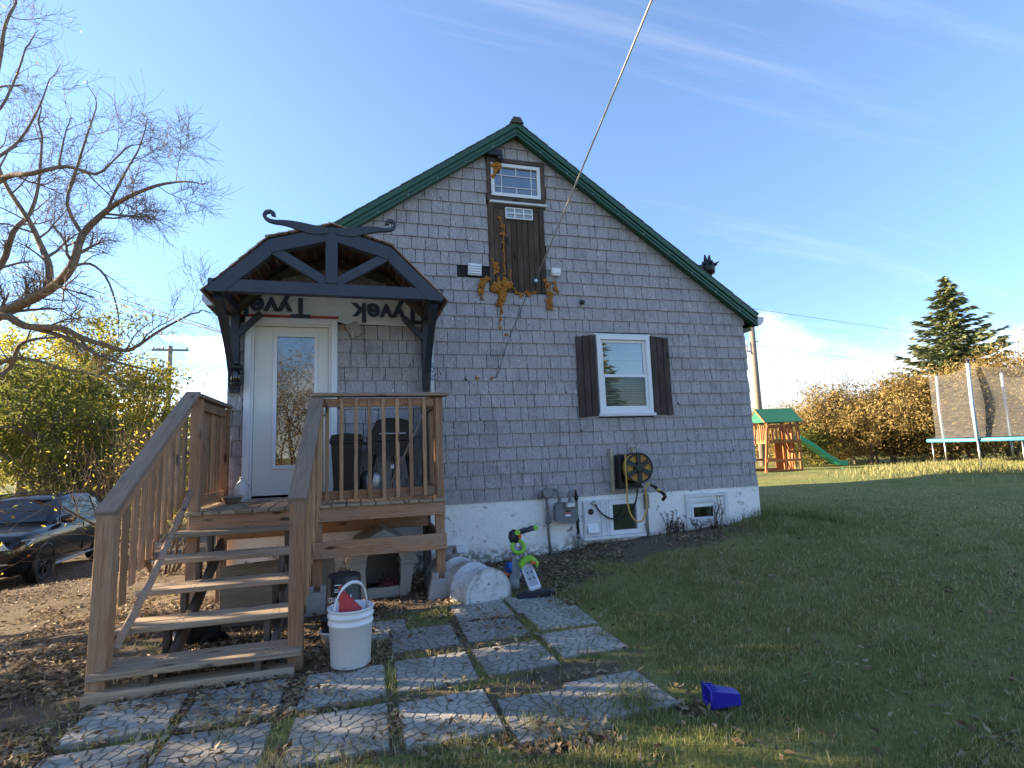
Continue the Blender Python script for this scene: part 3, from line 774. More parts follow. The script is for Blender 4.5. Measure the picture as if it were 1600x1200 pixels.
# ---- sash window with blinds, shutters
win = MB(); frame(win, WIN, .060, -.052, .05); wino = win.build('window', M_white, house, WORLD)
wi = (WIN[0]+.060, WIN[1]+.060, WIN[2]-.060, WIN[3]-.060); zm = wi[1]+(wi[3]-wi[1])*.475
m = MB(); frame(m, (wi[0], zm-.02, wi[2], wi[3]), .042, -.015, .02); m.build('sash', M_white, wino, WORLD)
m = MB(); frame(m, (wi[0], wi[1], wi[2], zm+.022), .042, -.036, -.016); m.build('sash', M_white, wino, WORLD)
m = MB(); m.box((wi[0]+.04, .000, zm+.02), (wi[2]-.04, .004, wi[3]-.04)); m.build('pane', M_clear, wino, WORLD)
m = MB(); m.box((wi[0]+.04, -.028, wi[1]+.04), (wi[2]-.04, -.024, zm-.018)); m.build('pane', M_dim, wino, WORLD)
M_blind = plain('white blind slats', (.62, .63, .62), .5)
nb = 38
for k in range(nb):
    zz = wi[1]+.02+(wi[3]-wi[1]-.04)*k/nb
    m = MB(); m.box((-.335, -.012, -.0009), (.335, .012, .0009)); m.build('blind_slat', M_blind, wino, Matrix.Translation(((wi[0]+wi[2])/2, .07, zz)) @ Matrix.Rotation(R(-38+rng.uniform(-4, 4)), 4, 'X'))
m = MB(); m.cbox((WIN[0]-.03, -.085, WIN[1]-.045), (WIN[2]+.02, -.0, WIN[1]-.002), .006); m.build('sill', M_offwhite, wino, WORLD)
m = MB(); m.cbox((WIN[0]-.02, -.035, WIN[3]+.002), (WIN[2]+.02, -.0, WIN[3]+.03), .004); m.build('head_trim', M_offwhite, wino, WORLD)
for (x0, zoff) in ((2.945, -.04), (4.118, -.012)):
    sh = MB(); sh.box((x0+.02, -.028, 2.05+zoff), (x0+.28, -.021, 2.12+zoff)); sh.box((x0+.02, -.028, 2.75+zoff), (x0+.28, -.021, 2.82+zoff)); sho = sh.build('shutter', M_brown, house, WORLD)
    for k in range(3):
        xx = x0+.047+k*.1; dz = (k*.012 if x0 < 3.5 else -k*.008)
        board('plank', (xx, -.039, 1.865+zoff+dz), (xx, -.039, 3.005+zoff+dz), .022, .092, M_brown, sho, up=(1, 0, 0))
# ---- cellar windows
b1 = MB(); b1.cbox((B1[0], -.032, B1[1]), (B1G[0]-.045, -.013, B1[3]), .004); b1.cbox((B1G[0]-.045, -.034, B1G[3]+.045), (B1[2], -.013, B1[3]), .004); b1o = b1.build('cellar_window', M_offwhite, house, WORLD)
m = MB(); frame(m, (B1G[0]-.045, B1G[1]-.045, B1G[2]+.045, B1G[3]+.045), .055, -.040, .0); m.build('frame', M_white, b1o, WORLD)
m = MB(); m.box((B1G[0], .01, B1G[1]), (B1G[2], .014, B1G[3])); m.build('pane', M_clear, b1o, WORLD)
M_screen = plain('grey insect screen', (.10, .105, .10), .8, 0, .2, 60)
m = MB(); m.box((B1G[0], .035, B1G[1]), (B1G[2], .036, B1G[3])); m.build('screen', M_screen, b1o, WORLD)
m = MB(); m.cbox((B1[0]-.02, -.075, B1[1]-.045), (B1[2]+.05, -.013, B1[1]-.002), .006); m.build('sill', M_offwhite, b1o, WORLD)
m = MB(); frame(m, (2.955, .245, 3.165, .415), .02, -.046, -.033); m.build('vent_frame', M_offwhite, b1o, WORLD)
m = MB(); m.prism([(-.036, .265), (-.085, .272), (-.036, .40)], 2.98, 3.14, 'YZ'); m.build('vent_flap', M_white, b1o, WORLD)
m = MB(); m.lathe([(.040, 0), (.040, .012), (.030, .012)], 18, Matrix.Translation((3.045, -.032, .545)) @ Matrix.Rotation(R(90), 4, 'X')); m.build('round_vent', M_black, b1o, WORLD)
for xx in (2.945, 3.19, 3.27):
    m = MB(); m.cbox((xx, -.044, B1[1]), (xx+.022, -.032, B1[3]-.03), .003); m.build('batten', M_offwhite, b1o, WORLD)
b2 = MB(); frame(b2, (B2[0], B2[1]-.02, B2[2], B2[3]), .055, -.040, -.013); b2o = b2.build('cellar_window', M_offwhite, house, WORLD)
m = MB(); frame(m, (B2G[0]-.075, B2G[1]-.05, B2G[2]+.075, B2G[3]+.11), .05, -.030, -.005); m.build('frame', M_offwhite, b2o, WORLD)
m = MB(); frame(m, (B2G[0]-.026, B2G[1]-.022, B2G[2]+.026, B2G[3]+.022), .026, -.024, .02); m.build('sash', M_white, b2o, WORLD)
m = MB(); m.box((B2G[0], .01, B2G[1]), (B2G[2], .014, B2G[3])); m.build('pane', M_clear, b2o, WORLD)
m = MB(); m.cbox((B2G[0]-.05, -.05, B2G[1]-.10), (B2G[2]+.16, -.013, B2G[1]-.055), .008); m.build('sill', M_offwhite, b2o, WORLD)
# ---- door
dr = MB()
x0, z0, x1, z1 = DOOR
dr.cbox((x0, -.050, z0), (x0+.075, .06, z1), .006); dr.cbox((x1-.075, -.050, z0), (x1, .06, z1), .006); dr.cbox((x0+.075, -.050, z1-.075), (x1-.075, .06, z1), .006)
doro = dr.build('entrance_door', M_white, house, WORLD)
m = MB(); m.cbox((x0+.076, -.03, z0), (x0+.10, .05, z1-.075), .004); m.cbox((x1-.10, -.03, z0), (x1-.076, .05, z1-.075), .004); m.cbox((x0+.1, -.03, z1-.1), (x1-.1, .05, z1-.076), .004); m.build('door_stop', M_white, doro, WORLD)
dl = (x0+.104, z0+.045, x1-.104, z1-.104)
lite = (-.945, 1.315, -.495, 2.895)
m = MB()
m.box((dl[0], .02, dl[1]), (lite[0], .06, dl[3])); m.box((lite[2], .02, dl[1]), (dl[2], .06, dl[3])); m.box((lite[0], .02, dl[1]), (lite[2], .06, lite[1])); m.box((lite[0], .02, lite[3]), (lite[2], .06, dl[3]))
M_doorp = plain('cream white door paint', (.72, .71, .66), .4, 0, .04, 4)
leaf = m.build('door_leaf', M_doorp, doro, WORLD)
m = MB(); frame(m, (lite[0]-.03, lite[1]-.03, lite[2]+.03, lite[3]+.03), .045, .004, .022); m.build('lite_frame', M_white, leaf, WORLD)
m = MB(); m.box((lite[0]+.012, .026, lite[1]+.012), (lite[2]-.012, .030, lite[3]-.012)); m.build('pane', M_clear, leaf, WORLD)
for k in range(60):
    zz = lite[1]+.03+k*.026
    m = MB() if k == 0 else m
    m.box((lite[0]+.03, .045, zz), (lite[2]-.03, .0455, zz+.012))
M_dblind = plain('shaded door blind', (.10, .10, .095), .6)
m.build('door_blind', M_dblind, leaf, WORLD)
m = MB(); m.cbox((x0+.05, -.09, z0-.022), (x1-.05, .06, z0+.018), .005); m.build('threshold', M_steel, doro, WORLD)
m = MB(); m.lathe([(.03, 0), (.03, .012), (.012, .016), (.012, .05), (.028, .06), (.03, .085), (.015, .1)], 14, Matrix.Translation((-.395, .02, 1.93)) @ Matrix.Rotation(R(90), 4, 'X')); m.build('door_knob', M_steel, leaf, WORLD)
# cream cat-shaped cushion just inside the glass
# ---- house wrap above the door, with the maker's word upside down as on the sheet
def wrap_mat(g):
    n = g.noise(g.pos(), 6, 6, .6, .8); f_ = g.noise(g.pos(), 60, 3, .6)
    g.out(g.ramp(n, [(.3, (.70, .69, .66)), (.7, (.82, .81, .79))]), .6, spec=.3); g.bump(g.math('ADD', n, g.math('MULTIPLY', f_, .2)), .8, .03)
M_wrap = mat('white house wrap', wrap_mat)
pts = [(-1.44, 3.115), (-1.285, 3.115), (-.24, 3.108), (-.20, 3.06), (-.05, 3.045), (.06, 3.055), (.30, 3.050), (.60, 3.046), (.84, 3.044), (.84, 3.72), (-1.44, 3.72)]
m = MB(); nn = 40
xs_ = np.linspace(-1.44, .84, nn)
def wrap_bottom(x): return float(np.interp(x, [p[0] for p in pts[:9]], [p[1] for p in pts[:9]]))
rows = 8
for i, xx in enumerate(xs_):
    for j in range(rows):
        zz = wrap_bottom(xx)+(3.62-wrap_bottom(xx))*j/(rows-1)
        m.v.append((xx, -.012-.004*math.sin(xx*9+zz*14)-.003*math.sin(xx*23-zz*8)-(.008*rng.random() if j == 0 else 0), zz))
for i in range(nn-1):
    for j in range(rows-1): m.f.append((i*rows+j, (i+1)*rows+j, (i+1)*rows+j+1, i*rows+j+1)); m.sm.append(True)
wr = m.build('house_wrap', M_wrap, house, WORLD)
M_ink = plain('wrap print ink', (.035, .055, .080), .6)
def text(body, name, size, M, material, parent, extr=.0008, off=0.0, spacing=1.0, bend=None):
    cu = bpy.data.curves.new(name, 'FONT'); cu.body = body; cu.size = size; cu.extrude = extr; cu.offset = off; cu.align_x = 'CENTER'; cu.align_y = 'CENTER'; cu.space_character = spacing; cu.resolution_u = 3
    tmp = bpy.data.objects.new(name, cu); COL.objects.link(tmp)
    dg = bpy.context.evaluated_depsgraph_get(); me = bpy.data.meshes.new_from_object(tmp.evaluated_get(dg)); bpy.data.objects.remove(tmp)
    if bend:
        for v_ in me.vertices:
            a_ = v_.co.x/bend; rr_ = bend+v_.co.z; v_.co = (rr_*math.sin(a_), v_.co.y, rr_*math.cos(a_)-bend)
    me.materials.clear(); me.materials.append(material)
    return link(me, name, parent, M)
UPR = Matrix.Rotation(R(90), 4, 'X')                 # text standing in the XZ plane, read from -Y
FLIP = Matrix.Rotation(R(180), 4, 'Z')
text('Tyvek', 'lettering', .345, Matrix.Translation((-.985, -.034, 3.245)) @ UPR @ FLIP, M_ink, wr, off=.011)
text('Tyvek', 'lettering', .345, Matrix.Translation((.375, -.030, 3.215)) @ UPR @ FLIP, M_ink, wr, off=.011)
M_red = plain('red sheathing tape', (.45, .03, .03), .5)
m = MB(); m.box((-1.40, -.030, 3.112), (-.225, -.024, 3.142)); m.build('red_tape', M_red, wr, WORLD)
m = MB(); m.box((-1.452, -.026, 2.2), (-1.39, -.022, 3.1)); m.build('wrap_strip', M_wrap, wr, WORLD)
m = MB(); m.box((.905, -.028, 2.16), (.955, -.024, 3.05)); st = m.build('wrap_strip', M_wrap, wr, WORLD)
text('HOUSE', 'lettering', .075, Matrix.Translation((.93, -.030, 2.45)) @ UPR @ Matrix.Rotation(R(-90), 4, 'Z'), plain('wrap print blue', (.05, .12, .30), .6), wr, off=.001)
m = MB(); M = Matrix.Translation((-.03, -.05, 2.99)) @ Matrix.Rotation(R(-28), 4, 'Y'); m.cbox((-.08, -.012, -.10), (.07, .012, .08), .003); me_ = m.mesh('loose_shingle'); add_attr(me_, 'rnd', [.4]*len(me_.vertices)); me_.materials.append(M_shingle); link(me_, 'loose_shingle', house, M)
m = MB(); m.box((-.23, -.016, 2.95), (-.05, -.004, 3.045)); m.build('bare_batten', M_ply, house, WORLD)
# ================================================================== CANOPY OVER THE DOOR
CX, CY = -.265, -1.0
can = thing('porch_canopy', 'dark slate timber door canopy with open truss and curled horn finials', 'canopy', (CX, 0, 2.2))
def tbeam(nm, a, b, w_, y0, y1, par=can, mt=None):
    """truss member in the X,Z plane (coordinates relative to the canopy centre line)"""
    A = Vector((CX+a[0], (y0+y1)/2, a[1])); B = Vector((CX+b[0], (y0+y1)/2, b[1]))
    return board(nm, A, B, y1-y0, w_, mt or M_navy, par, up=Vector((0, 1, 0)).cross((B-A).normalized()) if False else (0, 0, 1) if abs((B-A).normalized().z) < .9 else (1, 0, 0), c=.005)
tbeam('bottom_chord', (-1.19, 3.187), (1.19, 3.187), .135, CY-.045, CY+.045)
for s in (-1, 1):
    m = MB(); m.prism([(CX+s*1.21, 3.14), (CX+s*.63, 3.695), (CX+s*.60, 3.535), (CX+s*1.04, 3.115), (CX+s*1.19, 3.115)], CY-.05, CY+.05); m.build('lower_rafter', M_navy, can, WORLD)
    m = MB(); m.prism([(CX+s*.63, 3.697), (CX, 3.885), (CX, 3.735), (CX+s*.60, 3.557)], CY-.052, CY+.052); m.build('upper_rafter', M_navy, can, WORLD)
    tbeam('strut', (s*.04, 3.262), (s*.60, 3.605), .105, CY-.040, CY+.040)
tbeam('king_post', (0, 3.25), (0, 3.84), .125, CY-.056, CY+.044)
# horn finials: a flat plate that sweeps out and curls
for s in (-1, 1):
    ctr = [(.03, 3.838, .030), (.13, 3.832, .044), (.23, 3.842, .050), (.33, 3.864, .044), (.42, 3.884, .032), (.50, 3.892, .024), (.57, 3.893, .0195), (.632, 3.908, .0175), (.672, 3.946, .0165), (.660, 3.990, .016), (.618, 4.004, .016), (.584, 3.985, .017), (.585, 3.957, .022)]
    # smooth the centre line
    C2 = []
    for i in range(len(ctr)-1):
        p0, p1, p2, p3 = [np.array(ctr[min(max(j, 0), len(ctr)-1)]) for j in (i-1, i, i+1, i+2)]
        for t in (0, .25, .5, .75):
            C2.append(.5*((2*p1)+(-p0+p2)*t+(2*p0-5*p1+4*p2-p3)*t*t+(-p0+3*p1-3*p2+p3)*t**3))
    C2.append(np.array(ctr[-1])); n = len(C2); m = MB(); yv = (CY-.066, CY-.020)
    for i, c in enumerate(C2):
        a = C2[max(i-1, 0)]; b_ = C2[min(i+1, n-1)]; t = (b_-a)[:2]; t /= np.hypot(*t)+1e-9; nx, nz = -t[1], t[0]
        for (sg, y) in ((1, yv[0]), (-1, yv[0]), (-1, yv[1]), (1, yv[1])): m.v.append((CX+s*(c[0]+sg*nx*c[2]), y, c[1]+sg*nz*c[2]))
    for i in range(n-1):
        for q in range(4): m.f.append((i*4+q, i*4+(q+1) % 4, (i+1)*4+(q+1) % 4, (i+1)*4+q)); m.sm.append(False)
    m.f.append((0, 1, 2, 3)); m.f.append(((n-1)*4+3, (n-1)*4+2, (n-1)*4+1, (n-1)*4)); m.sm += [False, False]
    m.build('horn_finial', M_navy, can, WORLD)
# wall posts, side beams, braces
for s in (-1, 1):
    xw = CX+s*1.115
    board('wall_post', (xw, -.075, 2.19), (xw, -.075, 3.16), .095, .09, M_navy, can, up=(0, 1, 0))
    board('side_beam', (xw, -.03, 3.165), (xw, CY+.05, 3.165), .09, .11, M_navy, can)
    pts = []                                          # slightly bowed brace from post foot to truss
    for k in range(7):
        t = k/6; pts.append((-.125-(abs(CY)-.17)*t**1.35, 2.24+.86*t**.82))
    m = MB()
    for k in range(6):
        (ya, za), (yb, zb) = pts[k], pts[k+1]; dv = Vector((0, yb-ya, zb-za)).normalized(); nv = Vector((0, -dv.z, dv.y))*.045
        a0, b0 = Vector((0, ya, za)), Vector((0, yb, zb))
        V8 = []
        for xx in (xw-.038, xw+.038):
            for pt in (a0-nv, b0-nv, b0+nv, a0+nv): V8.append((xx, pt.y, pt.z))
        m.add(V8, [(0, 1, 2, 3), (7, 6, 5, 4), (0, 4, 5, 1), (1, 5, 6, 2), (2, 6, 7, 3), (3, 7, 4, 0)])
    m.build('curved_brace', M_navy, can, WORLD)
    board('knee_brace', (xw-s*.0, CY+.04, 2.93) if False else (xw-s*.02, -.10, 2.86), (xw-s*.28, -.09, 3.14), .06, .07, M_navy, can)
# rear truss against the wall and rafters, seen from below
M_redwood = wood('red brown roof boards', (.055, .026, .016), (.115, .050, .028), (.165, .080, .045), .8, .1)
for s in (-1, 1):
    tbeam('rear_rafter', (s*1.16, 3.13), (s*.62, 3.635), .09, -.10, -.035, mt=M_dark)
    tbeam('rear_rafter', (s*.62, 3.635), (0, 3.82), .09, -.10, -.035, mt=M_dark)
    # sheathing boards along the depth
    segs = [((1.235, 3.118), (.64, 3.705), 7), ((.63, 3.712), (.0, 3.902), 6)]
    for (a, b, n) in segs:
        for k in range(n):
            t0, t1 = k/n, (k+1)/n-.025
            p0 = (CX+s*(a[0]+(b[0]-a[0])*t0), a[1]+(b[1]-a[1])*t0); p1 = (CX+s*(a[0]+(b[0]-a[0])*t1), a[1]+(b[1]-a[1])*t1)
            mid = ((p0[0]+p1[0])/2, (p0[1]+p1[1])/2); wd = math.hypot(p1[0]-p0[0], p1[1]-p0[1])
            nrm_ = Vector((-(p1[1]-p0[1]), 0, p1[0]-p0[0])); nrm_ = nrm_ if nrm_.z > 0 else -nrm_
            board('roof_board', (mid[0], CY-.045, mid[1]+.012), (mid[0], -.03, mid[1]+.012), wd, .018, M_redwood, can, up=nrm_)
    # cedar shingle courses on top: thin wedges stepping down the slope
    for (a, b, n) in [((1.245, 3.118), (.635, 3.724), 7), ((.655, 3.726), (-.02, 3.928), 6)]:
        for k in range(n):
            t0, t1 = k/n-.012, (k+1)/n+.03
            d = Vector((b[0]-a[0], b[1]-a[1])); nv = Vector((-d.y, d.x)).normalized()
            if nv.y < 0: nv = -nv
            P0 = Vector(a)+d*t0; P1 = Vector(a)+d*min(t1, 1.02)
            q = [P0+nv*.004, P0+nv*.020, P1+nv*.010, P1+nv*.003]
            m = MB(); m.prism([(CX+s*p.x, p.y) for p in q], CY-.046+rng.uniform(-.004, .004), -.004); m.build('roof_shingle_course', M_tread, can, WORLD)
# ---- black jar lantern hung on the left wall post
LX, LZ = -1.335, 2.50
lan = thing('wall_lantern', 'black jar shaped wall lantern on the left canopy post', 'lantern', (LX, -.2, LZ-.24))
m = MB(); m.lathe([(.05, 0), (.062, .012), (.062, .03), (.048, .036)], 16, Matrix.Translation((LX, -.205, LZ-.24))); m.lathe([(.045, 0), (.078, .02), (.078, .055), (.06, .075), (.02, .09)], 16, Matrix.Translation((LX, -.205, LZ-.075))); m.build('cap', M_black, lan, WORLD)
m = MB(); m.lathe([(.048, .03), (.058, .07), (.055, .16), (.046, .17)], 14, Matrix.Translation((LX, -.205, LZ-.24))); m.build('jar', mat('smoked glass jar', lambda g: g.out((.02, .02, .02), .12, 0, .8)), lan, WORLD)
m = MB()
for k in range(6):
    a = k*math.pi/3; m.tube([(LX+.062*math.cos(a), -.205+.062*math.sin(a), LZ-.22), (LX+.064*math.cos(a), -.205+.064*math.sin(a), LZ-.06)], .004, 5)
m.build('cage', M_black, lan, WORLD)
m = MB(); m.tube([(LX-.02, -.122, LZ-.05), (LX-.01, -.17, LZ+.005), (LX, -.205, LZ+.012)], .012, 6); m.cbox((LX-.065, -.135, LZ-.13), (LX+.025, -.121, LZ-.01), .004); m.build('bracket', M_black, lan, WORLD)
m = MB(); m.tube([(LX-.09, -.14, LZ+.09), (LX-.055, -.17, LZ+.05), (LX+.0, -.205, LZ+.02)], .006, 6); m.build('cable', M_white, lan, WORLD)
# ================================================================== DECK AND STAIRS
DX0, DX1, DY, DZ = -1.50, .875, -1.33, .950
deck = thing('wooden_deck', 'weathered brown timber deck with open stairs and baluster railings', 'deck', (-.3, -1.0, 0))
nb_ = 17; bw = (DX1-DX0)/nb_
for k in range(nb_):
    x = DX0+bw*(k+.5)
    board('deck_board', (x, DY-.025+rng.uniform(-.008, .008), DZ-.016), (x, -.055, DZ-.016), bw-.008, .032, M_tread, deck, c=.006)
board('rim_beam', (DX0+.02, DY+.02, .858), (DX1-.02, DY+.02, .858), .038, .145, M_post, deck)
board('rim_beam', (DX1-.019, DY+.041, .858), (DX1-.019, -.06, .858), .145 and .036, .145, M_post, deck)
board('rim_beam', (DX0+.02, DY+.041, .858), (DX0+.02, -.06, .858), .036, .145, M_post, deck)
board('ledger', (DX0+.05, -.04, .858), (DX1-.05, -.04, .858), .038, .145, M_post, deck)
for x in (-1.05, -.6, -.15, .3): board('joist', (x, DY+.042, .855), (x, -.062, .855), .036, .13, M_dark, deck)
board('cross_beam', (-.47, DY-.020, .525), (DX1+.0, DY-.020, .525), .038, .155, M_post, deck)
board('cross_beam', (DX1+.005, DY-.02, .525) if False else (DX1-.019, DY+.0, .50), (DX1-.019, -.08, .50), .036, .14, M_post, deck)
board('cross_beam', (-1.42, -.40, .66), (.80, -.40, .66), .038, .19, M_post, deck)
FRX, MPX = .822, -.372
PY = DY+.0855     # posts stand behind the rim beam
board('post', (FRX, PY, .10), (FRX, PY, 2.0), .09, .09, M_post, deck, up=(0, 1, 0))
board('post', (MPX, PY, .10), (MPX, PY, 2.0), .088, .09, M_post, deck, up=(0, 1, 0))
board('post', (-1.455, PY, -.12), (-1.455, PY, 2.0), .09, .09, M_post, deck, up=(0, 1, 0))
board('post', (FRX, -.11, -.1), (FRX, -.11, 2.0), .09, .09, M_dark, deck, up=(0, 1, 0))
board('post', (-1.455, -.11, -.2), (-1.455, -.11, 1.99), .09, .09, M_post, deck, up=(0, 1, 0))
# front railing, right of the stairs
yr = DY-.010
board('top_rail', (MPX-.06, yr+.035, 2.022), (DX1+.045, yr+.035, 2.022), .150, .036, M_rail, deck)
board('rail', (MPX+.046, yr+.060, 1.945), (FRX-.046, yr+.060, 1.945), .036, .085, M_post, deck)
board('rail', (MPX+.046, yr+.060, 1.030), (FRX-.046, yr+.060, 1.030), .036, .09, M_post, deck)
for k in range(9):
    x = MPX+.085+k*.1365
    board('baluster', (x, yr+.021, .975+rng.uniform(0, .01)), (x+rng.uniform(-.006, .006), yr+.021, 1.985), .036, .038, M_wood, deck, up=(0, 1, 0))
# right side railing back to the wall
board('top_rail', (FRX+.0, yr+.112, 2.021), (FRX, -.05, 2.021), .14, .034, M_rail, deck)
board('rail', (FRX, PY+.046, 1.945), (FRX, -.157, 1.945), .036, .085, M_post, deck)
board('rail', (FRX, PY+.046, 1.030), (FRX, -.157, 1.030), .036, .09, M_post, deck)
for k in range(7):
    y = PY+.13+k*.135; board('baluster', (FRX+.037, y, .99), (FRX+.037, y, 1.98), .036, .036, M_wood, deck, up=(0, 1, 0))
# left side railing, close boards
board('top_rail', (-1.462, DY-.02, 2.020), (-1.462, -.05, 2.020), .145, .036, M_rail, deck)
board('rail', (-1.455, PY+.046, 1.945), (-1.455, -.157, 1.945), .036, .09, M_post, deck)
board('rail', (-1.455, PY+.046, 1.035), (-1.455, -.157, 1.035), .036, .09, M_post, deck)
for k in range(8):
    y = PY+.095+k*.128; board('baluster', (-1.492, y, .97), (-1.492, y, 1.985), .098, .026, M_wood, deck, up=(1, 0, 0))
# stairs: rise .158, going .34
SX0, SX1 = -1.565, -.43
nst = 5; NY0 = -1.42; RUN = .363; RISE = .158
for k in range(nst):
    z = DZ-RISE*(k+1); yb = NY0-RUN*k
    for (o, w_) in ((-.075, .138), (.070, .138)):
        x1 = SX1 if k < nst-1 else SX1+.07
        board('tread', (SX0+rng.uniform(-.012, .012), yb+.02+o, z-.018+rng.uniform(-.002, .003)), (x1+rng.uniform(-.01, .01), yb+.02+o, z-.018), w_, .037, M_tread, deck, c=.006)
for x in (-1.20, -.565):
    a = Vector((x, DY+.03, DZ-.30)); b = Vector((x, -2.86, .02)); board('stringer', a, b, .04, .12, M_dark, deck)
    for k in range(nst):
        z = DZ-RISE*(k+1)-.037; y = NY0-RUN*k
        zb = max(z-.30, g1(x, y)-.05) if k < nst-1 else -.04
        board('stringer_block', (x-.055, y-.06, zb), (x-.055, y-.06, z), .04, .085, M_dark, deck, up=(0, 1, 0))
board('ground_sleeper', (-1.58, -2.935, .022), (-.40, -2.915, .022), .14, .07, M_tread, deck)
scr = MB()
def screw(x, y, z, ax):
    scr.lathe([(.0055, 0), (.005, .0015)], 6, Matrix.Translation((x, y, z)) @ (Matrix.Rotation(R(90), 4, 'X') if ax == 'y' else Matrix.Identity(4)))
for k in range(nst):
    z = DZ-RISE*(k+1)+.0010; yb = NY0-RUN*k+.02
    for x in (-1.22, -1.18, -.585, -.545):
        for o in (-.11, -.04, .035, .105): screw(x+srng.uniform(-.008, .008), yb+o, z, 'z')
for x in (-1.40, -1.36, -.95, -.40, -.34, .79, .85):
    for z in (.81, .905): screw(x, DY+.0005, z, 'y')
for x in (-.40, -.34, .79, .85):
    for z in (.48, .57): screw(x, DY-.0395, z, 'y')
scr.build('screw_heads', M_blackm, deck, WORLD, 'stuff')
# newels, handrails and balusters of the stairs
NL, NR = (-1.535, -2.885), (-.405, -2.85)
board('newel', (NL[0], NL[1], -.06), (NL[0]+.01, NL[1], 1.10), .105, .10, M_wood, deck, up=(0, 1, 0))
board('newel', (NR[0], NR[1], -.05), (NR[0]+.005, NR[1], 1.12), .095, .095, M_post, deck, up=(0, 1, 0))
a = Vector((NL[0]+.01, NL[1]-.055, 1.105)); b = Vector((-1.475, DY+.02, 2.045))
board('handrail', a, b, .125, .040, M_rail, deck)
ar = Vector((NR[0]+.005, NR[1]-.055, 1.125)); br_ = Vector((MPX-.005, DY-.02, 1.985))
board('handrail', ar, br_, .125, .040, M_rail, deck)
for (aa, bb, side, n, wd) in ((a, b, -.035, 11, .078), (ar, br_, .040, 10, .040)):
    lo0 = Vector((aa.x, aa.y, aa.z-.78)); lo1 = Vector((bb.x, bb.y, bb.z-.82))
    board('stair_rail', aa+Vector((0, .06, -.075)), bb+Vector((0, 0, -.075)), .036, .085, M_wood, deck)
    if side > 0: board('stair_rail', lo0+Vector((0, .06, -.0)), lo1, .036, .085, M_wood, deck)
    for k in range(n):
        t = (k+.75)/(n+.35); p = aa.lerp(bb, t); q = lo0.lerp(lo1, t)
        board('baluster', (p.x+side, p.y, q.z-.09+rng.uniform(-.02, .03)), (p.x+side+rng.uniform(-.008, .008), p.y, p.z-.035), .024 if side < 0 else .032, wd, M_wood, deck, up=(0, 1, 0))
board('low_sleeper', (-1.3, -1.36, -.02), (-.5, -1.40, -.02), .12, .09, M_dark, deck)
# loose peeled pole leaning on the stair rail
pole = MB(); pole.tube([(-1.492, -2.78, .235), (-1.45, -2.3, .57), (-1.425, -1.95, .86), (-1.40, -1.58, 1.15)], [.026, .028, .025, .027], 9)
tag(pole.build('wooden_pole', M_rail, None, WORLD), 'rough round wooden pole leaning along the left stair railing', 'pole')
# plywood closing the space below the stairs
p = MB(); p.cbox((0, -.006, 0), (1.02, .006, .52), .002)
tag(p.build('plywood_sheet', M_ply, None, Matrix.Translation((-1.21, -1.265, g1(-.8, -1.25)-.02)) @ Matrix.Rotation(R(-3), 4, 'Y') @ Matrix.Rotation(R(-5), 4, 'X')), 'weathered plywood sheet standing upright behind the open stair treads', 'plywood')
# pier blocks
def pier(x, y, label):
    z = g1(x, y)-.02
    o = MB(); h = .215
    def ring(hw, zz): return [(-hw, -hw, zz), (hw, -hw, zz), (hw, hw, zz), (-hw, hw, zz)]
    lo, hi = ring(.145, 0), ring(.095, h)
    o.add(lo+hi, [(3, 2, 1, 0), (0, 1, 5, 4), (1, 2, 6, 5), (2, 3, 7, 6), (3, 0, 4, 7), (4, 5, 6, 7)])
    for (sx, sy) in ((-1, -1), (1, -1), (1, 1), (-1, 1)): o.cbox((min(sx*.030, sx*.092), min(sy*.030, sy*.092), h-.002), (max(sx*.030, sx*.092), max(sy*.030, sy*.092), h+.055), .006)
    ob = o.build('pier_block', M_concrete, None, Matrix.Translation((x, y, z)) @ Matrix.Rotation(R(rng.uniform(-4, 4)), 4, 'Z'))
    tag(ob, label, 'pier block')
pier(FRX, PY-.01, 'concrete pier block under the deck corner post beside the white half drum')
pier(MPX, PY-.01, 'concrete pier block under the deck post next to the black pot')
# ================================================================== SMALL THINGS ROUND THE HOUSE
M_bucket = plain('white bucket plastic', (.72, .72, .74), .38, 0, .05, 8, 0, ((.45, .43, .40), .25))
M_redp = plain('red plastic', (.42, .028, .03), .42)
def gpos(px, py, z=None):
    p = onZ(px, py, 0.0)
    for _ in range(5): p = onZ(px, py, g1(p.x, p.y) if z is None else z)
    return p
# ---- white bucket with a red scoop in it
p = gpos(548, 1043); p.z += .028
bk = thing('bucket', 'white plastic bucket with raised handle holding a red scoop', 'bucket', p)
m = MB(); m.lathe([(.125, 0), (.130, .004), (.142, .265), (.150, .268), (.150, .282), (.145, .286), (.146, .315), (.153, .318), (.153, .330), (.147, .334), (.149, .362), (.155, .365), (.155, .372), (.147, .372), (.139, .30), (.124, .012)], 36, cap1=True); m.build('pail', M_bucket, bk)
m = MB(); hp = []
for k in range(13):
    a = math.pi*k/12; hp.append((-.150*math.cos(a)*.9-.01*math.sin(a), -.03*math.sin(a), .33+.205*math.sin(a)**.8))
rot_h = Matrix.Rotation(R(38), 4, 'Z')
m.tube([rot_h @ Vector(q) for q in hp], [.006]*4+[.011]*5+[.006]*4, 8); m.build('handle', M_bucket, bk)
sc_ = thing('red_scoop', 'red plastic scoop standing inside the white bucket', 'scoop', p+Vector((0, 0, .18)))
m = MB()
m.add([(-.08, -.05, .10), (.06, -.06, .14), (.075, .05, .16), (-.07, .06, .10), (-.075, .0, .30), (-.045, .0, .30)], [(0, 1, 5, 4), (1, 2, 5), (2, 3, 4, 5), (0, 4, 3), (0, 3, 2, 1)])
m.build('blade', M_redp, sc_)
m = MB(); m.tube([(-.06, 0, .29), (-.072, 0, .33)], .013, 8); m.build('grip', M_redp, sc_)
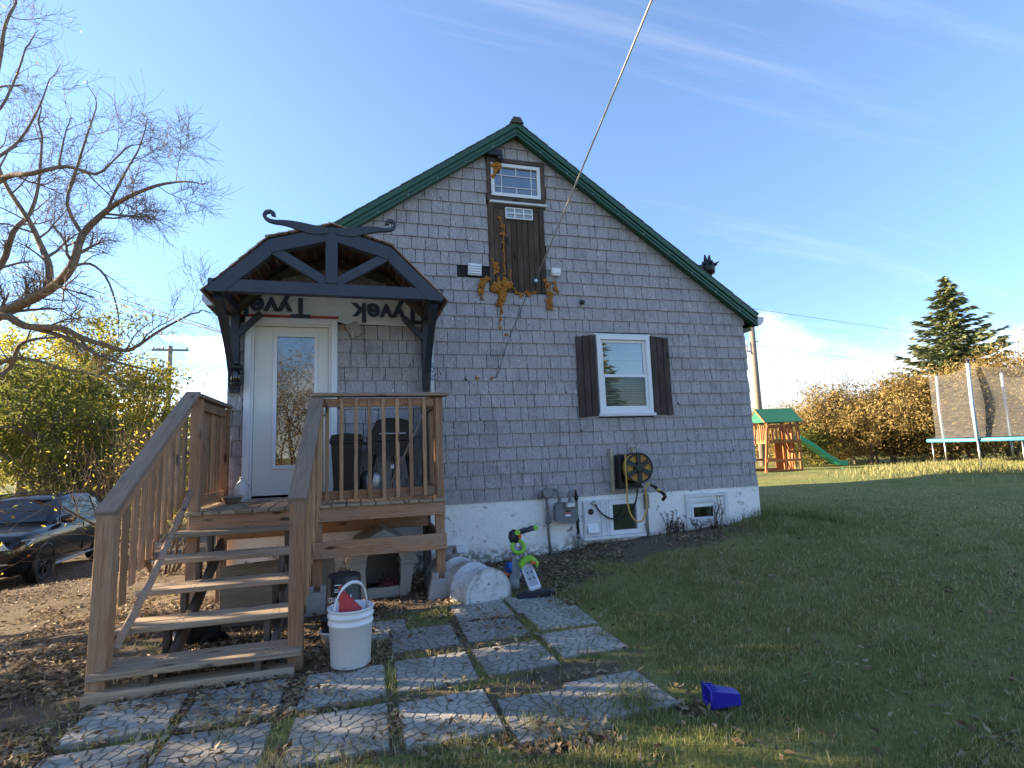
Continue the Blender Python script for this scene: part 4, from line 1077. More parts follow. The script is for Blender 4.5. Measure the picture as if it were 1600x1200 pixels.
# ---- black grower pot upside down
p = Vector((-.115, -1.78, g1(-.1, -1.8)))
pot = thing('black_pot', 'tall black plastic pot with white printing, turned upside down under the deck', 'pot', p)
def potmat(g):
    n = g.noise(g.map(g.coord(), (1, 1, .3)), 9, 5, .6, 1); g.out(g.ramp(n, [(.35, (.010, .011, .014)), (.7, (.035, .038, .045))]), .45); g.bump(n, .5, .01)
m = MB(); m.lathe([(.168, 0), (.168, .02), (.158, .03), (.146, .40), (.138, .425), (.11, .43), (.105, .42)], 28); m.build('shell', mat('dusty black pot plastic', potmat), pot)
text('HYDRO', 'lettering', .062, Matrix.Translation(p) @ Matrix.Rotation(R(-14), 4, 'Z') @ Matrix.Translation((0, -.1545, .25)) @ Matrix.Rotation(R(1.8), 4, 'X') @ UPR @ FLIP @ Matrix.Rotation(R(6), 4, 'Z'), M_white, pot, extr=.0015, off=.0012, bend=.153)
m = MB()
for k, (w_, z) in enumerate(((.09, .31), (.07, .328), (.055, .365))): m.box((-.075, -.1605+.0*z, z), (-.075+w_, -.150, z+.007))
m.build('print_lines', M_white, pot)
# ---- small nested pails behind the bucket
p = gpos(519, 1003)
np_ = thing('small_pail', 'small white pail with a black pail nested in it behind the white bucket', 'pail', p)
m = MB(); m.lathe([(.082, 0), (.092, .075), (.098, .078), (.098, .09), (.086, .09)], 24); m.build('white_pail', M_bucket, np_)
m = MB(); m.lathe([(.080, .086), (.088, .17), (.094, .172), (.094, .185), (.078, .18), (.07, .10)], 24); m.build('black_pail', M_black, np_)
# ---- plastic dog house under the deck
p = Vector((.26, -.98, g1(.26, -.9)-.01))
dog = thing('dog_house', 'beige grey plastic dog house with arched opening under the deck', 'dog house', p, R(3))
M_beige = plain('weathered beige plastic', (.34, .325, .29), .65, 0, .12, 5, .15, ((.16, .15, .13), .45))
def mirror(pts): return pts + [(-x, z) for x, z in reversed(pts)]
arch = [(.150, 0), (.165, .16), (.175, .30), (.165, .40), (.12, .475), (.06, .50)]
for s in (-1, 1):      # tapered front legs, shoulders and roof, one half each
    m = MB(); m.prism([(s*.165, 0), (s*.265, 0), (s*.318, .335), (s*.185, .335)], -.02, .05); m.build('front_leg_panel', M_beige, dog)
    m = MB(); m.prism([(s*.17, .337), (s*.36, .337), (s*.36, .375), (s*.175, .375)], -.045, .70); m.build('eave_lip', M_beige, dog)
    m = MB(); m.prism([(s*.178, .376), (s*.352, .376), (s*.265, .555), (s*.0, .70), (s*.0, .55), (s*.08, .535), (s*.15, .47)], -.03, .04); m.build('front_arch', M_beige, dog)
    m = MB(); m.prism([(s*.352, .377), (s*.265, .556), (0, .701), (0, .66), (s*.24, .53), (s*.325, .377)], .042, .70); m.build('roof_shell', M_beige, dog)
    m = MB(); m.prism([(s*.265, 0), (s*.318, .335), (s*.30, .335), (s*.247, 0)], .052, .68); m.build('side_shell', M_beige, dog)
m = MB(); m.box((-.25, .66, 0), (.25, .68, .5)); m.build('back_shell', M_beige, dog)
m = MB(); m.cbox((-.17, -.01, 0), (.17, .06, .11), .01); m.build('door_step', M_beige, dog)
m = MB()
for k in range(26): m.tube([(rng.uniform(-.05, .15), rng.uniform(-.0, .14), rng.uniform(.10, .12)), (rng.uniform(-.05, .15), rng.uniform(-.0, .14), rng.uniform(.11, .22))], [.020, .008], 5)
bl = m.build('blanket', plain('dark red blanket', (.09, .02, .03), .95, 0, .5, 30), None, Matrix.Translation(p)); tag(bl, 'crumpled dark red blanket in the mouth of the dog house', 'blanket')
# ---- white half drum
a0 = onZ(722, 950, -.02); a1 = onZ(797, 938, -.02); ctr = (a0+a1)/2+Vector((.03, 0, 0))
rz = math.atan2((a1-a0).y, (a1-a0).x)+R(6)
dm = thing('half_drum', 'white metal half drum lying round side up beside the deck post', 'drum', Vector((ctr.x, ctr.y, g1(ctr.x, ctr.y)-.02)), rz)
def drummat(g):
    p = g.coord(); n = g.noise(g.map(p, (1, 1, 1)), 7, 8, .7); l = g.noise(g.map(p, (.6, 1, 6)), 5, 5, .6)
    c = g.mix(g.rng(n, .46, .64, 0, .8), g.ramp(l, [(.3, (.52, .53, .54)), (.7, (.66, .67, .68))]), (.27, .26, .24))
    g.out(c, .55, .1); g.bump(n, .4, .006)
M_drum = mat('stained white enamel', drummat)
WD, HD, LD = .245, .345, 1.05
prof = [(-WD, 0), (-WD, .10)] + [(-WD*math.cos(math.pi*k/16), .10+(HD-.10)*math.sin(math.pi*k/16)) for k in range(1, 16)] + [(WD, .10), (WD, 0)]
m = MB()
ys = [0, .03, .03, .05, .05, .34, .34, .37, .37, .70, .70, .73, .73, LD]; sc2 = [1.0, 1.0, 1.0, .97, .97, .97, 1.0, 1.0, .97, .97, 1.0, 1.0, .97, .97]
for y, s in zip(ys, sc2):
    for (x, z) in prof: m.v.append((x*s, y, z*s))
n = len(prof)
for i in range(len(ys)-1):
    if ys[i] == ys[i+1] and sc2[i] == sc2[i+1]: continue
    for k in range(n-1): m.f.append((i*n+k, i*n+k+1, (i+1)*n+k+1, (i+1)*n+k)); m.sm.append(ys[i] != ys[i+1])
m.f.append(tuple((len(ys)-1)*n+k for k in range(n))); m.sm.append(False)
m.prism([(x, z) for x, z in prof], .018, .020)
m.build('shell', M_drum, dm)
m = MB(); m.prism([(x*.80, .012+z*.80) for x, z in prof], .004, .0175); m.build('end_panel', M_drum, dm)
m = MB(); m.lathe([(.014, 0), (.012, .012), (.004, .016)], 10, Matrix.Translation((0, .004, .20)) @ Matrix.Rotation(R(90), 4, 'X')); m.build('rivet', M_steel, dm)
# ---- ride-on toy scooter
M_lime = plain('lime plastic', (.20, .46, .03), .45, 0, .08)
M_tgrey = plain('grey toy plastic', (.30, .33, .37), .45, 0, .06)
M_tlight = plain('pale grey toy plastic', (.55, .58, .63), .45, 0, .06)
M_tnavy = plain('navy toy plastic', (.018, .020, .035), .45)
M_blue = plain('blue toy plastic', (.02, .12, .50), .42)
M_orange = plain('orange plastic', (.62, .12, .02), .45)
p = gpos(838, 934)
toy = thing('toy_scooter', 'grey and lime ride-on toy scooter with black handlebar by the foundation', 'toy scooter', p, R(-6))
m = MB(); m.prism([(-.20, 0), (-.185, .022), (-.10, .062), (.10, .075), (.185, .055), (.205, .03), (.20, .0), (.09, .022), (-.08, .012)], -.05, .05); m.build('base_bar', M_tnavy, toy)
a, b = Vector((.0, .0, .075)), Vector((-.075, .17, .325))
board('deck_channel', WM[toy.name] @ a, WM[toy.name] @ b, .125, .035, M_tlight, toy, up=(0, -1, .55), c=.012)
d_ = (b-a).normalized(); nrm_ = Vector((0, -1, .55)); nrm_ = (nrm_-d_*nrm_.dot(d_)).normalized(); sd = nrm_.cross(d_)
q0 = a+d_*.04+nrm_*.019; board('foot_plate', WM[toy.name] @ q0, WM[toy.name] @ (q0+d_*.19), .085, .006, M_tgrey, toy, up=nrm_)
for (u_, v_) in ((.11, -.022), (.11, .022), (.17, -.022), (.17, .022)):
    c_ = a+d_*u_+nrm_*.024+sd*v_; board('slot', WM[toy.name] @ (c_-d_*.01), WM[toy.name] @ (c_+d_*.012), .013, .004, M_tnavy, toy, up=nrm_)
m = MB()     # drooping saddle
sp = []
for i in range(9):
    t = -1+2*i/8
    for (yy, zz, w_) in ((-.05, .015, .8), (0, .035, 1), (.06, .02, .9)): sp.append((-.035+t*.105*w_, .14+yy, .345+zz-.075*t*t))
for i in range(8):
    for j in range(2): m.f.append((i*3+j, (i+1)*3+j, (i+1)*3+j+1, i*3+j+1)); m.sm.append(True)
m.v = sp; nv = len(sp); m.v += [(x*.94-.002, y, z-.03) for x, y, z in sp]
for i in range(8):
    for j in range(2): m.f.append((nv+i*3+j+1, nv+(i+1)*3+j+1, nv+(i+1)*3+j, nv+i*3+j)); m.sm.append(True)
for i in range(8):
    m.f.append((i*3, nv+i*3, nv+(i+1)*3, (i+1)*3)); m.f.append((i*3+2, (i+1)*3+2, nv+(i+1)*3+2, nv+i*3+2)); m.sm += [False, False]
m.f.append((0, 1, 2, nv+2, nv+1, nv)); m.f.append((24, nv+24, nv+25, nv+26, 26, 25)); m.sm += [False, False]
m.build('saddle', M_lime, toy)
m = MB(); m.cbox((-.02, .075, .295), (.035, .10, .325), .008); m.build('saddle_button', M_orange, toy)
for s in (-1, 1): board('neck_rail', WM[toy.name] @ Vector((-.09+s*.045, .18, .33)), WM[toy.name] @ Vector((-.125+s*.035, .24, .475)), .03, .05, M_tgrey, toy, up=(0, -1, .4))
m = MB(); rg = [(-.125+.062*math.cos(t), .215+.03*math.sin(t)-.02, .465+.055*math.sin(t)-.01) for t in [math.pi*2*k/16 for k in range(17)]]; m.tube(rg, .020, 7, cap=False); m.build('collar', M_lime, toy)
m = MB(); m.lathe([(.0, -.06), (.045, -.05), (.062, 0), (.055, .05), (.02, .075)], 12, Matrix.Translation((-.155, .24, .545))); m.tube([(-.15, .22, .575), (-.11, .19, .60), (-.03, .19, .615), (.035, .20, .63)], [.038, .026, .024, .028], 9); m.build('handlebar', M_tnavy, toy)
for c_ in ((-.135, .175, .598), (.055, .20, .632)):
    m = MB(); m.lathe([(.0, 0), (.026, .002), (.030, .014), (.022, .022)], 12, Matrix.Translation(c_) @ Matrix.Rotation(R(80), 4, 'X')); m.build('grip_end', M_lime, toy)
m = MB(); m.cbox((-.125, .155, .535), (-.095, .19, .585), .008); m.build('horn_button', M_orange, toy)
m = MB(); m.lathe([(.0, -.045), (.062, -.04), (.075, -.02), (.075, .02), (.062, .04), (0, .045)], 18, Matrix.Translation((-.16, .30, .09)) @ Matrix.Rotation(R(90), 4, 'Y')); m.build('wheel', M_tgrey, toy)
board('fork', WM[toy.name] @ Vector((-.15, .27, .12)), WM[toy.name] @ Vector((-.135, .23, .44)), .075, .05, M_tgrey, toy, up=(0, 1, .2))
m = MB(); m.cbox((-.185, .195, .375), (-.165, .235, .455), .006); m.build('side_badge', M_blue, toy)
p = gpos(806, 906)
m = MB(); m.lathe([(.055, -.10), (.06, -.095), (.052, -.03), (.056, .03), (.06, .095), (.05, .10)], 16, Matrix.Rotation(R(90), 4, 'Y')); tag(m.build('toy_roller', M_blue, None, Matrix.Translation(p+Vector((0, 0, .14))) @ Matrix.Rotation(R(8), 4, 'Z')), 'small blue plastic toy barrel behind the scooter', 'toy')
m = MB(); m.lathe([(.052, -.05), (.06, -.045), (.06, .035), (.048, .05)], 16); tag(m.build('toy_cup', M_tgrey, None, Matrix.Translation(p+Vector((0, 0, .045)))), 'grey plastic toy tub under the blue toy barrel', 'toy')
p = gpos(788, 904)
m = MB(); m.lathe([(.0, 0), (.085, .004), (.10, .022), (.092, .026), (.075, .012), (0, .010)], 20); tag(m.build('orange_disc', M_orange, None, Matrix.Translation(p+Vector((0, 0, .03))) @ Matrix.Rotation(R(14), 4, 'Y')), 'orange plastic flying disc on leaves beside the half drum', 'toy')
# ---- blue plastic bin lying on the lawn
p = gpos(1134, 1107)
M_ultra = plain('ultramarine plastic', (.022, .020, .34), .38, 0, .08)
bb = thing('blue_tub', 'deep blue plastic tub lying on its side in the grass', 'tub', p+Vector((0, 0, .02)), rot=Matrix.Rotation(R(-14), 4, 'Z') @ Matrix.Diagonal((.84, .84, .70, 1)))
m = MB()
o_ = [(-.115, -.06, 0), (-.115, .07, 0), (-.115, .07, .13), (-.115, -.06, .13)]; i_ = [(.085, -.04, .012), (.085, .05, .012), (.085, .05, .09), (.085, -.04, .09)]
m.add(o_+i_, [(0, 1, 5, 4), (1, 2, 6, 5), (2, 3, 7, 6), (3, 0, 4, 7), (4, 5, 6, 7)])
m.add([(x+.006, y*.9, .01+z*.86) for x, y, z in o_]+[(x-.008, y*.86, .008+z*.86) for x, y, z in i_], [(4, 5, 1, 0), (5, 6, 2, 1), (6, 7, 3, 2), (7, 4, 0, 3), (7, 6, 5, 4)])
m.add(o_+[(x+.006, y*.9, .01+z*.86) for x, y, z in o_], [(0, 4, 5, 1), (1, 5, 6, 2), (2, 6, 7, 3), (3, 7, 4, 0)])
m.build('shell', M_ultra, bb)
m = MB(); frame_pts = [(-.112, -.068, -.004), (-.112, .078, -.004), (-.112, .078, .138), (-.112, -.068, .138), (-.112, -.068, -.004)]; m.tube(frame_pts, .007, 6); m.build('rim', M_ultra, bb)
m = MB()
for y in (-.045, -.015, .02, .05): m.cbox((-.108, y, .128), (-.06, y+.004, .138), .001)
m.build('rib', M_ultra, bb)
# ---- gas meter with pipes
gm = thing('gas_meter', 'grey gas meter with pipes fixed to the white foundation', 'gas meter', (2.6, -.1, g1(2.5, -.1)))
M_gas = plain('grey meter enamel', (.155, .175, .185), .5, .1, .15, 8, .1, ((.10, .09, .08), .4))
M_pipe = plain('grey painted pipe', (.20, .21, .21), .5, .3, .2, 10, .1, ((.12, .09, .07), .4))
M_rust = plain('dark rusty pipe', (.035, .026, .024), .7, .4, .4, 14, .2)
def OW(x, y, z): return Vector((x, y, z))
m = MB(); m.prism([(2.535, .70), (2.52, .50), (2.57, .44), (2.735, .43), (2.785, .48), (2.79, .60), (2.77, .70)], -.20, -.075); m.build('meter_body', M_gas, gm, WORLD)
m = MB(); m.prism([(2.475, .665), (2.472, .50), (2.50, .468), (2.56, .445), (2.56, .70), (2.50, .70)], -.215, -.13); m.build('diaphragm_case', M_gas, gm, WORLD)
m = MB(); m.cbox((2.60, -.235, .632), (2.765, -.198, .715), .008); m.build('index_box', M_pipe, gm, WORLD)
m = MB(); m.box((2.632, -.2385, .652), (2.735, -.2355, .700)); m.build('index_window', M_offwhite, gm, WORLD)
m = MB(); m.box((2.612, -.2035, .528), (2.682, -.2005, .572)); lb = m.build('label', M_white, gm, WORLD)
m = MB(); m.box((2.612, -.2055, .558), (2.682, -.2042, .572)); m.build('label_band', M_redp, gm, WORLD)
m = MB(); m.box((2.612, -.2055, .583), (2.684, -.2042, .603)); m.build('nameplate', M_black, gm, WORLD)
xi = 2.405
m = MB(); m.tube([OW(xi+.03, -.07, g1(2.42, -.07)-.05), OW(xi+.005, -.08, .35), OW(xi, -.085, .72), OW(xi, -.085, .80)], .019, 10); m.build('riser_pipe', M_pipe, gm, WORLD)
m = MB()
for z in (.455, .51): m.lathe([(.021, 0), (.034, .004), (.034, .036), (.021, .04)], 10, Matrix.Translation((xi+.006, -.083, z-.02)))
m.tube([OW(xi+.005, -.12, .49), OW(xi+.005, -.06, .49)], .018, 8); m.build('shut_off_valve', M_pipe, gm, WORLD)
m = MB(); m.tube([OW(xi, -.085, .79), OW(xi, -.087, .845), OW(xi+.03, -.09, .872), OW(xi+.12, -.1, .875), OW(xi+.155, -.105, .855), OW(xi+.165, -.11, .80), OW(xi+.165, -.12, .70)], .021, 9)
m.lathe([(.06, -.02), (.075, -.01), (.075, .01), (.06, .02)], 14, Matrix.Translation((xi+.0, -.12, .835)) @ Matrix.Rotation(R(90), 4, 'X')); m.tube([OW(xi-.02, -.09, .80), OW(xi-.11, -.08, .815)], .017, 8); m.lathe([(.026, 0), (.026, .05), (.018, .06)], 10, Matrix.Translation((xi-.09, -.08, .76))); m.build('regulator', M_pipe, gm, WORLD)
m = MB(); m.tube([OW(2.715, -.13, .70), OW(2.715, -.12, .78), OW(2.735, -.11, .825), OW(2.80, -.10, .835)], .019, 9); m.lathe([(.03, 0), (.03, .04)], 10, Matrix.Translation((2.715, -.128, .69))); m.lathe([(.03, 0), (.03, .04)], 10, Matrix.Translation((xi+.165, -.118, .69))); m.build('outlet_pipe', M_pipe, gm, WORLD)
m = MB(); m.tube([OW(2.80, -.10, .85), OW(2.82, -.085, .80), OW(2.822, -.08, .5), OW(2.835, -.075, .24)], .019, 9)
for z in (.755, .46): m.lathe([(.021, 0), (.030, .005), (.030, .05), (.021, .055)], 10, Matrix.Translation((2.822, -.082, z-.03)))
m.build('drop_pipe', M_rust, gm, WORLD)
m = MB(); m.tube([OW(2.835, -.075, .245), OW(2.84, -.075, g1(2.84, -.07)-.04)], .021, 9); m.lathe([(.03, 0), (.03, .07)], 10, Matrix.Translation((2.834, -.075, .21))); m.build('sleeve_pipe', M_pipe, gm, WORLD)
# ---- conduit right of the cellar window
cn = MB(); cn.cbox((3.862, -.075, .54), (3.918, -.014, .735), .006); cn.tube([OW(3.886, -.045, .56), OW(3.882, -.045, g1(3.88, -.05)-.05)], .020, 9); cn.tube([OW(3.886, -.045, .73), OW(3.888, -.045, .80)], .016, 9)
tag(cn.build('conduit', M_pipe, None, WORLD), 'grey conduit with small box on foundation right of cellar window', 'conduit')
# ---- exhaust outlet near the half drum
m = MB(); m.cbox((1.175, -.10, .165), (1.29, -.013, .255), .012); m.prism([(-.101, .165), (-.14, .175), (-.101, .24)], 1.185, 1.28, 'YZ'); m.build('exhaust_outlet', M_offwhite, house, WORLD)
# ---- hose reel
RX, RZ_, RY = 3.690, 1.112, -.265
hr = thing('hose_reel', 'black wall hose reel with yellow hose on two timber battens', 'hose reel', (RX, -.05, .85))
M_batten = wood('pale batten', (.30, .25, .18), (.45, .38, .29), (.54, .47, .36), .8, .2)
for x in (RX-.305, RX+.035): board('batten', (x+.0, -.042, .80 if x < RX else .84), (x, -.042, 1.385 if x < RX else 1.40), .042, .062, M_batten, hr, up=(0, 1, 0))
m = MB(); m.cbox((RX-.255, -.075, .83), (RX+.125, -.065, 1.30), .004)
m.cbox((RX-.265, -.20, .835), (RX-.235, -.07, 1.28), .006); m.cbox((RX-.24, -.20, .835), (RX+.08, -.075, .865), .005); m.build('bracket', M_black, hr, WORLD)
RM = Matrix.Translation((RX, RY, RZ_)) @ Matrix.Rotation(R(90), 4, 'X')
ro = .205
for y_, nm in ((.0, 'reel_flange'), (-.15, 'reel_flange')):
    m = MB(); T = RM @ Matrix.Translation((0, 0, y_))
    m.lathe([(ro-.022, -.009), (ro, -.009), (ro+.004, 0), (ro, .009), (ro-.022, .009), (ro-.022, -.009)], 40, T, cap0=False, cap1=False)
    for k in range(6):
        a = 2*math.pi*(k+.5)/6+R(2); c_, s_ = math.cos(a), math.sin(a)
        def PT(r, o, z): return T @ Vector((r*c_-o*s_, r*s_+o*c_, z))
        V8 = [PT(.04, -.026, -.006), PT(.04, .026, -.006), PT(ro-.018, .034, -.006), PT(ro-.018, -.034, -.006), PT(.04, -.026, .008), PT(.04, .026, .008), PT(ro-.018, .034, .008), PT(ro-.018, -.034, .008)]
        m.add(V8, [(3, 2, 1, 0), (4, 5, 6, 7), (0, 1, 5, 4), (1, 2, 6, 5), (2, 3, 7, 6), (3, 0, 4, 7)])
    m.lathe([(.062, -.012), (.062, .014), (.05, .020)], 24, T); m.build(nm, M_black, hr, WORLD)
M_hose = plain('yellow hose', (.56, .33, .07), .45, 0, .1)
m = MB()
for ring in range(5):
    rr = .095+ring*.021
    for yy in (-.125, -.10, -.075, -.05, -.025):
        m.tube([RM @ Vector((rr*math.cos(t), rr*math.sin(t), yy)) for t in [2*math.pi*k/28 for k in range(29)]], .0105, 6, cap=False)
m.build('wound_hose', M_hose, hr, WORLD)
m = MB(); lp = [(RX-.205, RY-.01, 1.30), (RX-.212, RY-.01, 1.10), (RX-.205, RY-.0, .86), (RX-.205, RY, .66), (RX-.175, RY-.01, .50), (RX-.095, RY-.02, .405), (RX+.0, RY-.02, .425), (RX+.062, RY-.01, .55), (RX+.075, RY, .70), (RX+.075, RY, .82), (RX+.10, RY, .885), (RX+.155, RY, .875)]
m.tube(smooth_pts(lp), .0115, 8); m.build('hose_loop', M_hose, hr, WORLD)
m = MB(); m.tube(smooth_pts([(RX+.0, RY+.09, .93), (RX-.005, RY+.08, .80), (RX-.05, RY+.1, .62), (RX-.15, -.10, .47), (RX-.28, -.08, .43), (RX-.42, -.07, .46), (RX-.53, -.06, .55), (RX-.578, -.05, .635)]), .011, 8); m.build('feed_hose', M_black, hr, WORLD)
m = MB(); m.cbox((RX-.635, -.075, .64), (RX-.565, -.033, .675), .008); m.tube([(RX-.60, -.05, .675), (RX-.60, -.06, .70)], .012, 8); m.build('tap', M_steel, hr, WORLD)
m = MB(); m.tube([(RX+.15, RY, .88), (RX+.20, RY-.02, .85)], .018, 8); m.tube([(RX+.20, RY-.02, .85), (RX+.315, RY-.05, .75)], [.024, .02], 9); m.tube([(RX+.315, RY-.05, .75), (RX+.335, RY-.055, .715), (RX+.29, RY-.05, .665)], [.028, .026, .022], 8); m.build('spray_nozzle', M_black, hr, WORLD)
m = MB(); m.tube([(RX+.225, RY-.035, .825), (RX+.265, RY-.045, .785)], .0265, 9); m.tube([(RX+.30, RY-.04, .79), (RX+.35, RY-.05, .735)], .009, 6); m.build('nozzle_collar', M_brass, hr, WORLD)
# ================================================================== ON THE DECK
# black wheeled bin
p = Vector((-.115, -.42, DZ))
bn = thing('wheelie_bin', 'tall black plastic bin with white label behind the deck railing', 'bin', p)
m = MB()
lo = [(-.135, -.13, .04), (.135, -.13, .04), (.135, .13, .04), (-.135, .13, .04)]; hi = [(-.17, -.165, .62), (.17, -.165, .62), (.17, .165, .62), (-.17, .165, .62)]
m.add(lo+hi, [(3, 2, 1, 0), (0, 1, 5, 4), (1, 2, 6, 5), (2, 3, 7, 6), (3, 0, 4, 7), (4, 5, 6, 7)]); m.cbox((-.185, -.18, .60), (.185, .18, .635), .008); m.build('body', M_black, bn)
m = MB(); m.prism([(-.185, .636), (-.16, .70), (.0, .72), (.16, .70), (.185, .636)], -.175, .175); m.build('lid', M_black, bn)
m = MB(); m.cbox((-.13, -.176, .505), (.13, -.166, .585), .003, Matrix.Rotation(R(-3.4), 4, 'X') @ Matrix.Translation((0, .028, 0))); lb = m.build('label', M_white, bn)
for k in range(7): 
    m = MB(); m.box((.07+k*.007, -.151, .525), (.07+k*.007+.003, -.1488, .575)); m.build('barcode_bar', M_black, bn)
m = MB(); m.prism([(-.09, .10), (.09, .10), (.11, .42), (.0, .47), (-.11, .42)], -.156, -.150); m.build('moulded_panel', M_blackm, bn)
for s in (-1, 1):
    m = MB(); m.lathe([(.05, -.015), (.055, 0), (.05, .015)], 14, Matrix.Translation((s*.14, .12, .055)) @ Matrix.Rotation(R(90), 4, 'Y')); m.build('wheel', M_black, bn)
# gas barbecue
p = Vector((.385, -.36, DZ))
bq = thing('barbecue', 'black gas barbecue with closed hood behind the deck railing', 'barbecue', p)
hood = [(-.245, .62), (-.235, .72), (-.17, .86), (-.05, .885), (.08, .885), (.20, .85), (.255, .72), (.255, .62)]
m = MB(); m.prism(hood, -.17, .19); m.build('hood', M_blackm, bq)
m = MB(); m.prism([(-.25, .61), (-.22, .46), (.22, .43), (.26, .61)], -.175, .19); m.build('firebox', M_blackm, bq)
m = MB(); m.tube([(-.14, -.215, .70), (.15, -.215, .70)], .012, 8); m.tube([(-.14, -.215, .70), (-.14, -.165, .70)], .008, 6); m.tube([(.15, -.215, .70), (.15, -.165, .70)], .008, 6); m.build('hood_handle', M_steel, bq)
m = MB(); m.cbox((-.52, -.15, .585), (-.255, .16, .61), .006); m.build('side_shelf', M_blackm, bq)
for (x, y) in ((-.20, -.13), (.20, -.13), (-.20, .15), (.20, .15)):
    m = MB(); m.tube([(x*.9, y, .48), (x*1.25, y*1.05, .02)], .013, 8); m.build('leg', M_blackm, bq)
for x in (-.40, -.36):
    m = MB(); m.lathe([(.024, 0), (.02, .02)], 10, Matrix.Translation((x, -.152, .60)) @ Matrix.Rotation(R(90), 4, 'X')); m.build('knob', M_steel, bq)
m = MB(); m.tube(smooth_pts([(.02, -.05, .45), (.03, -.12, .32), (-.0, -.1, .18), (-.02, -.02, .08)]), .008, 7); m.build('gas_hose', M_black, bq)
m = MB(); m.box((-.015, -.130, .30), (.025, -.126, .345)); m.build('tag', M_white, bq)
m = MB(); m.lathe([(.10, .02), (.125, .05), (.125, .22), (.10, .27), (.04, .29), (.035, .33)], 20, Matrix.Translation((-.23, .0, 0))); gb = m.build('gas_bottle', M_steel, None, Matrix.Translation(p)); tag(gb, 'small steel gas bottle standing beside the barbecue legs', 'gas bottle')
m = MB(); m.tube([onY(604, 766, -.62)+Vector((0, 0, -.03)), onY(666, 637, -.5)], .012, 7); tag(m.build('broom_stick', M_rail, None, WORLD), 'thin pale wooden stick leaning in the deck corner', 'stick')
# steel bowl and milk jug by the door
p = Vector((-1.285, -.50, DZ))
m = MB(); m.lathe([(.055, 0), (.062, .004), (.095, .05), (.108, .072), (.116, .073), (.116, .077), (.104, .076), (.09, .052), (.055, .010)], 28); tag(m.build('steel_bowl', plain('brushed bowl steel', (.55, .55, .54), .28, .95), None, Matrix.Translation(p)), 'round stainless steel pet bowl on the deck by the door', 'bowl')
p = Vector((-1.235, -.28, DZ))
jg = thing('milk_jug', 'white translucent plastic jug standing on the deck beside the door', 'jug', p)
M_jug = plain('cloudy jug plastic', (.66, .67, .68), .4)
m = MB(); m.lathe([(.068, 0), (.075, .006), (.075, .13), (.066, .17), (.040, .215), (.022, .235), (.020, .255)], 20); m.build('body', M_jug, jg)
m = MB(); m.tube(smooth_pts([(.03, 0, .225), (.075, 0, .205), (.088, 0, .16), (.074, 0, .12)]), .012, 8); m.build('handle', M_jug, jg)
m = MB(); m.lathe([(.022, .25), (.022, .27), (.018, .272)], 14); m.build('cap', M_jug, jg)
# ================================================================== CAT under the stairs
cp = gpos(303, 1004, -.03); cp.z = g1(cp.x, cp.y)
cat = thing('cat', 'black cat with white chest crouching under the stairs', 'cat', cp, R(205))
def furmat(g):
    s = g.node('ShaderNodeSeparateXYZ'); g.set(s.inputs[0], g.coord()); n = g.noise(g.coord(), 40, 4, .6)
    w_ = g.math('MULTIPLY', g.rng(s.outputs[0], .125, .165), g.rng(g.math('MULTIPLY_ADD', n, .04, s.outputs[2]), .20, .15))
    g.out(g.mix(w_, (.010, .010, .011), (.62, .60, .57)), .75, spec=.25); g.bump(g.noise(g.map(g.coord(), (1, 1, 1)), 180, 3, .6), .5, .004)
verts = [(-.13, 0, .10), (-.06, 0, .125), (.03, 0, .135), (.11, 0, .155), (.16, 0, .215), (.20, 0, .235), (.245, 0, .222),    # spine, neck, head, muzzle
         (.12, .055, .10), (.14, .058, .045), (.175, .055, .015), (.12, -.055, .10), (.14, -.058, .045), (.175, -.055, .015),  # fore legs
         (-.10, .075, .075), (-.04, .09, .06), (-.085, .085, .025), (-.02, .085, .013), (-.10, -.075, .075), (-.04, -.09, .06), (-.085, -.085, .025), (-.02, -.085, .013),
         (-.20, .02, .05), (-.23, .08, .025), (-.17, .15, .02), (-.08, .17, .018)]
rad = [.085, .098, .095, .080, .050, .056, .026, .035, .022, .018, .035, .022, .018, .06, .034, .022, .020, .06, .034, .022, .020, .028, .020, .018, .013]
edg = [(0, 1), (1, 2), (2, 3), (3, 4), (4, 5), (5, 6), (3, 7), (7, 8), (8, 9), (3, 10), (10, 11), (11, 12), (0, 13), (13, 14), (14, 15), (15, 16), (0, 17), (17, 18), (18, 19), (19, 20), (0, 21), (21, 22), (22, 23), (23, 24)]
def skin_mesh(name, verts, edg, rad, root, sub=2):
    me = bpy.data.meshes.new(name); me.from_pydata(verts, edg, []); ob = bpy.data.objects.new(name, me); COL.objects.link(ob)
    ob.modifiers.new('s', 'SKIN'); sv = me.skin_vertices[0].data
    for i, r_ in enumerate(rad): sv[i].radius = (r_, r_); sv[i].use_root = (i == root)
    ob.modifiers.new('d', 'SUBSURF').levels = sub
    dg = bpy.context.evaluated_depsgraph_get(); out = bpy.data.meshes.new_from_object(ob.evaluated_get(dg)); bpy.data.objects.remove(ob)
    out.polygons.foreach_set('use_smooth', [True]*len(out.polygons)); return out
me = skin_mesh('body', verts, edg, rad, 1); me.materials.append(mat('black and white fur', furmat)); link(me, 'body', cat)
M_cat = bpy.data.materials['black and white fur']
for s in (-1, 1):
    m = MB(); m.add([(.185, s*.022, .27), (.205, s*.052, .262), (.19, s*.045, .315), (.178, s*.040, .265)], [(0, 1, 2), (1, 3, 2), (3, 0, 2), (0, 3, 1)]); m.build('ear', M_cat, cat)
    m = MB(); m.lathe([(0, -.009), (.008, -.004), (.009, 0), (.008, .004), (0, .009)], 8, Matrix.Translation((.244, s*.024, .243))); m.build('eye', mat('cat eye', lambda g: g.out((.25, .28, .05), .1)) if s < 0 else bpy.data.materials['cat eye'], cat)
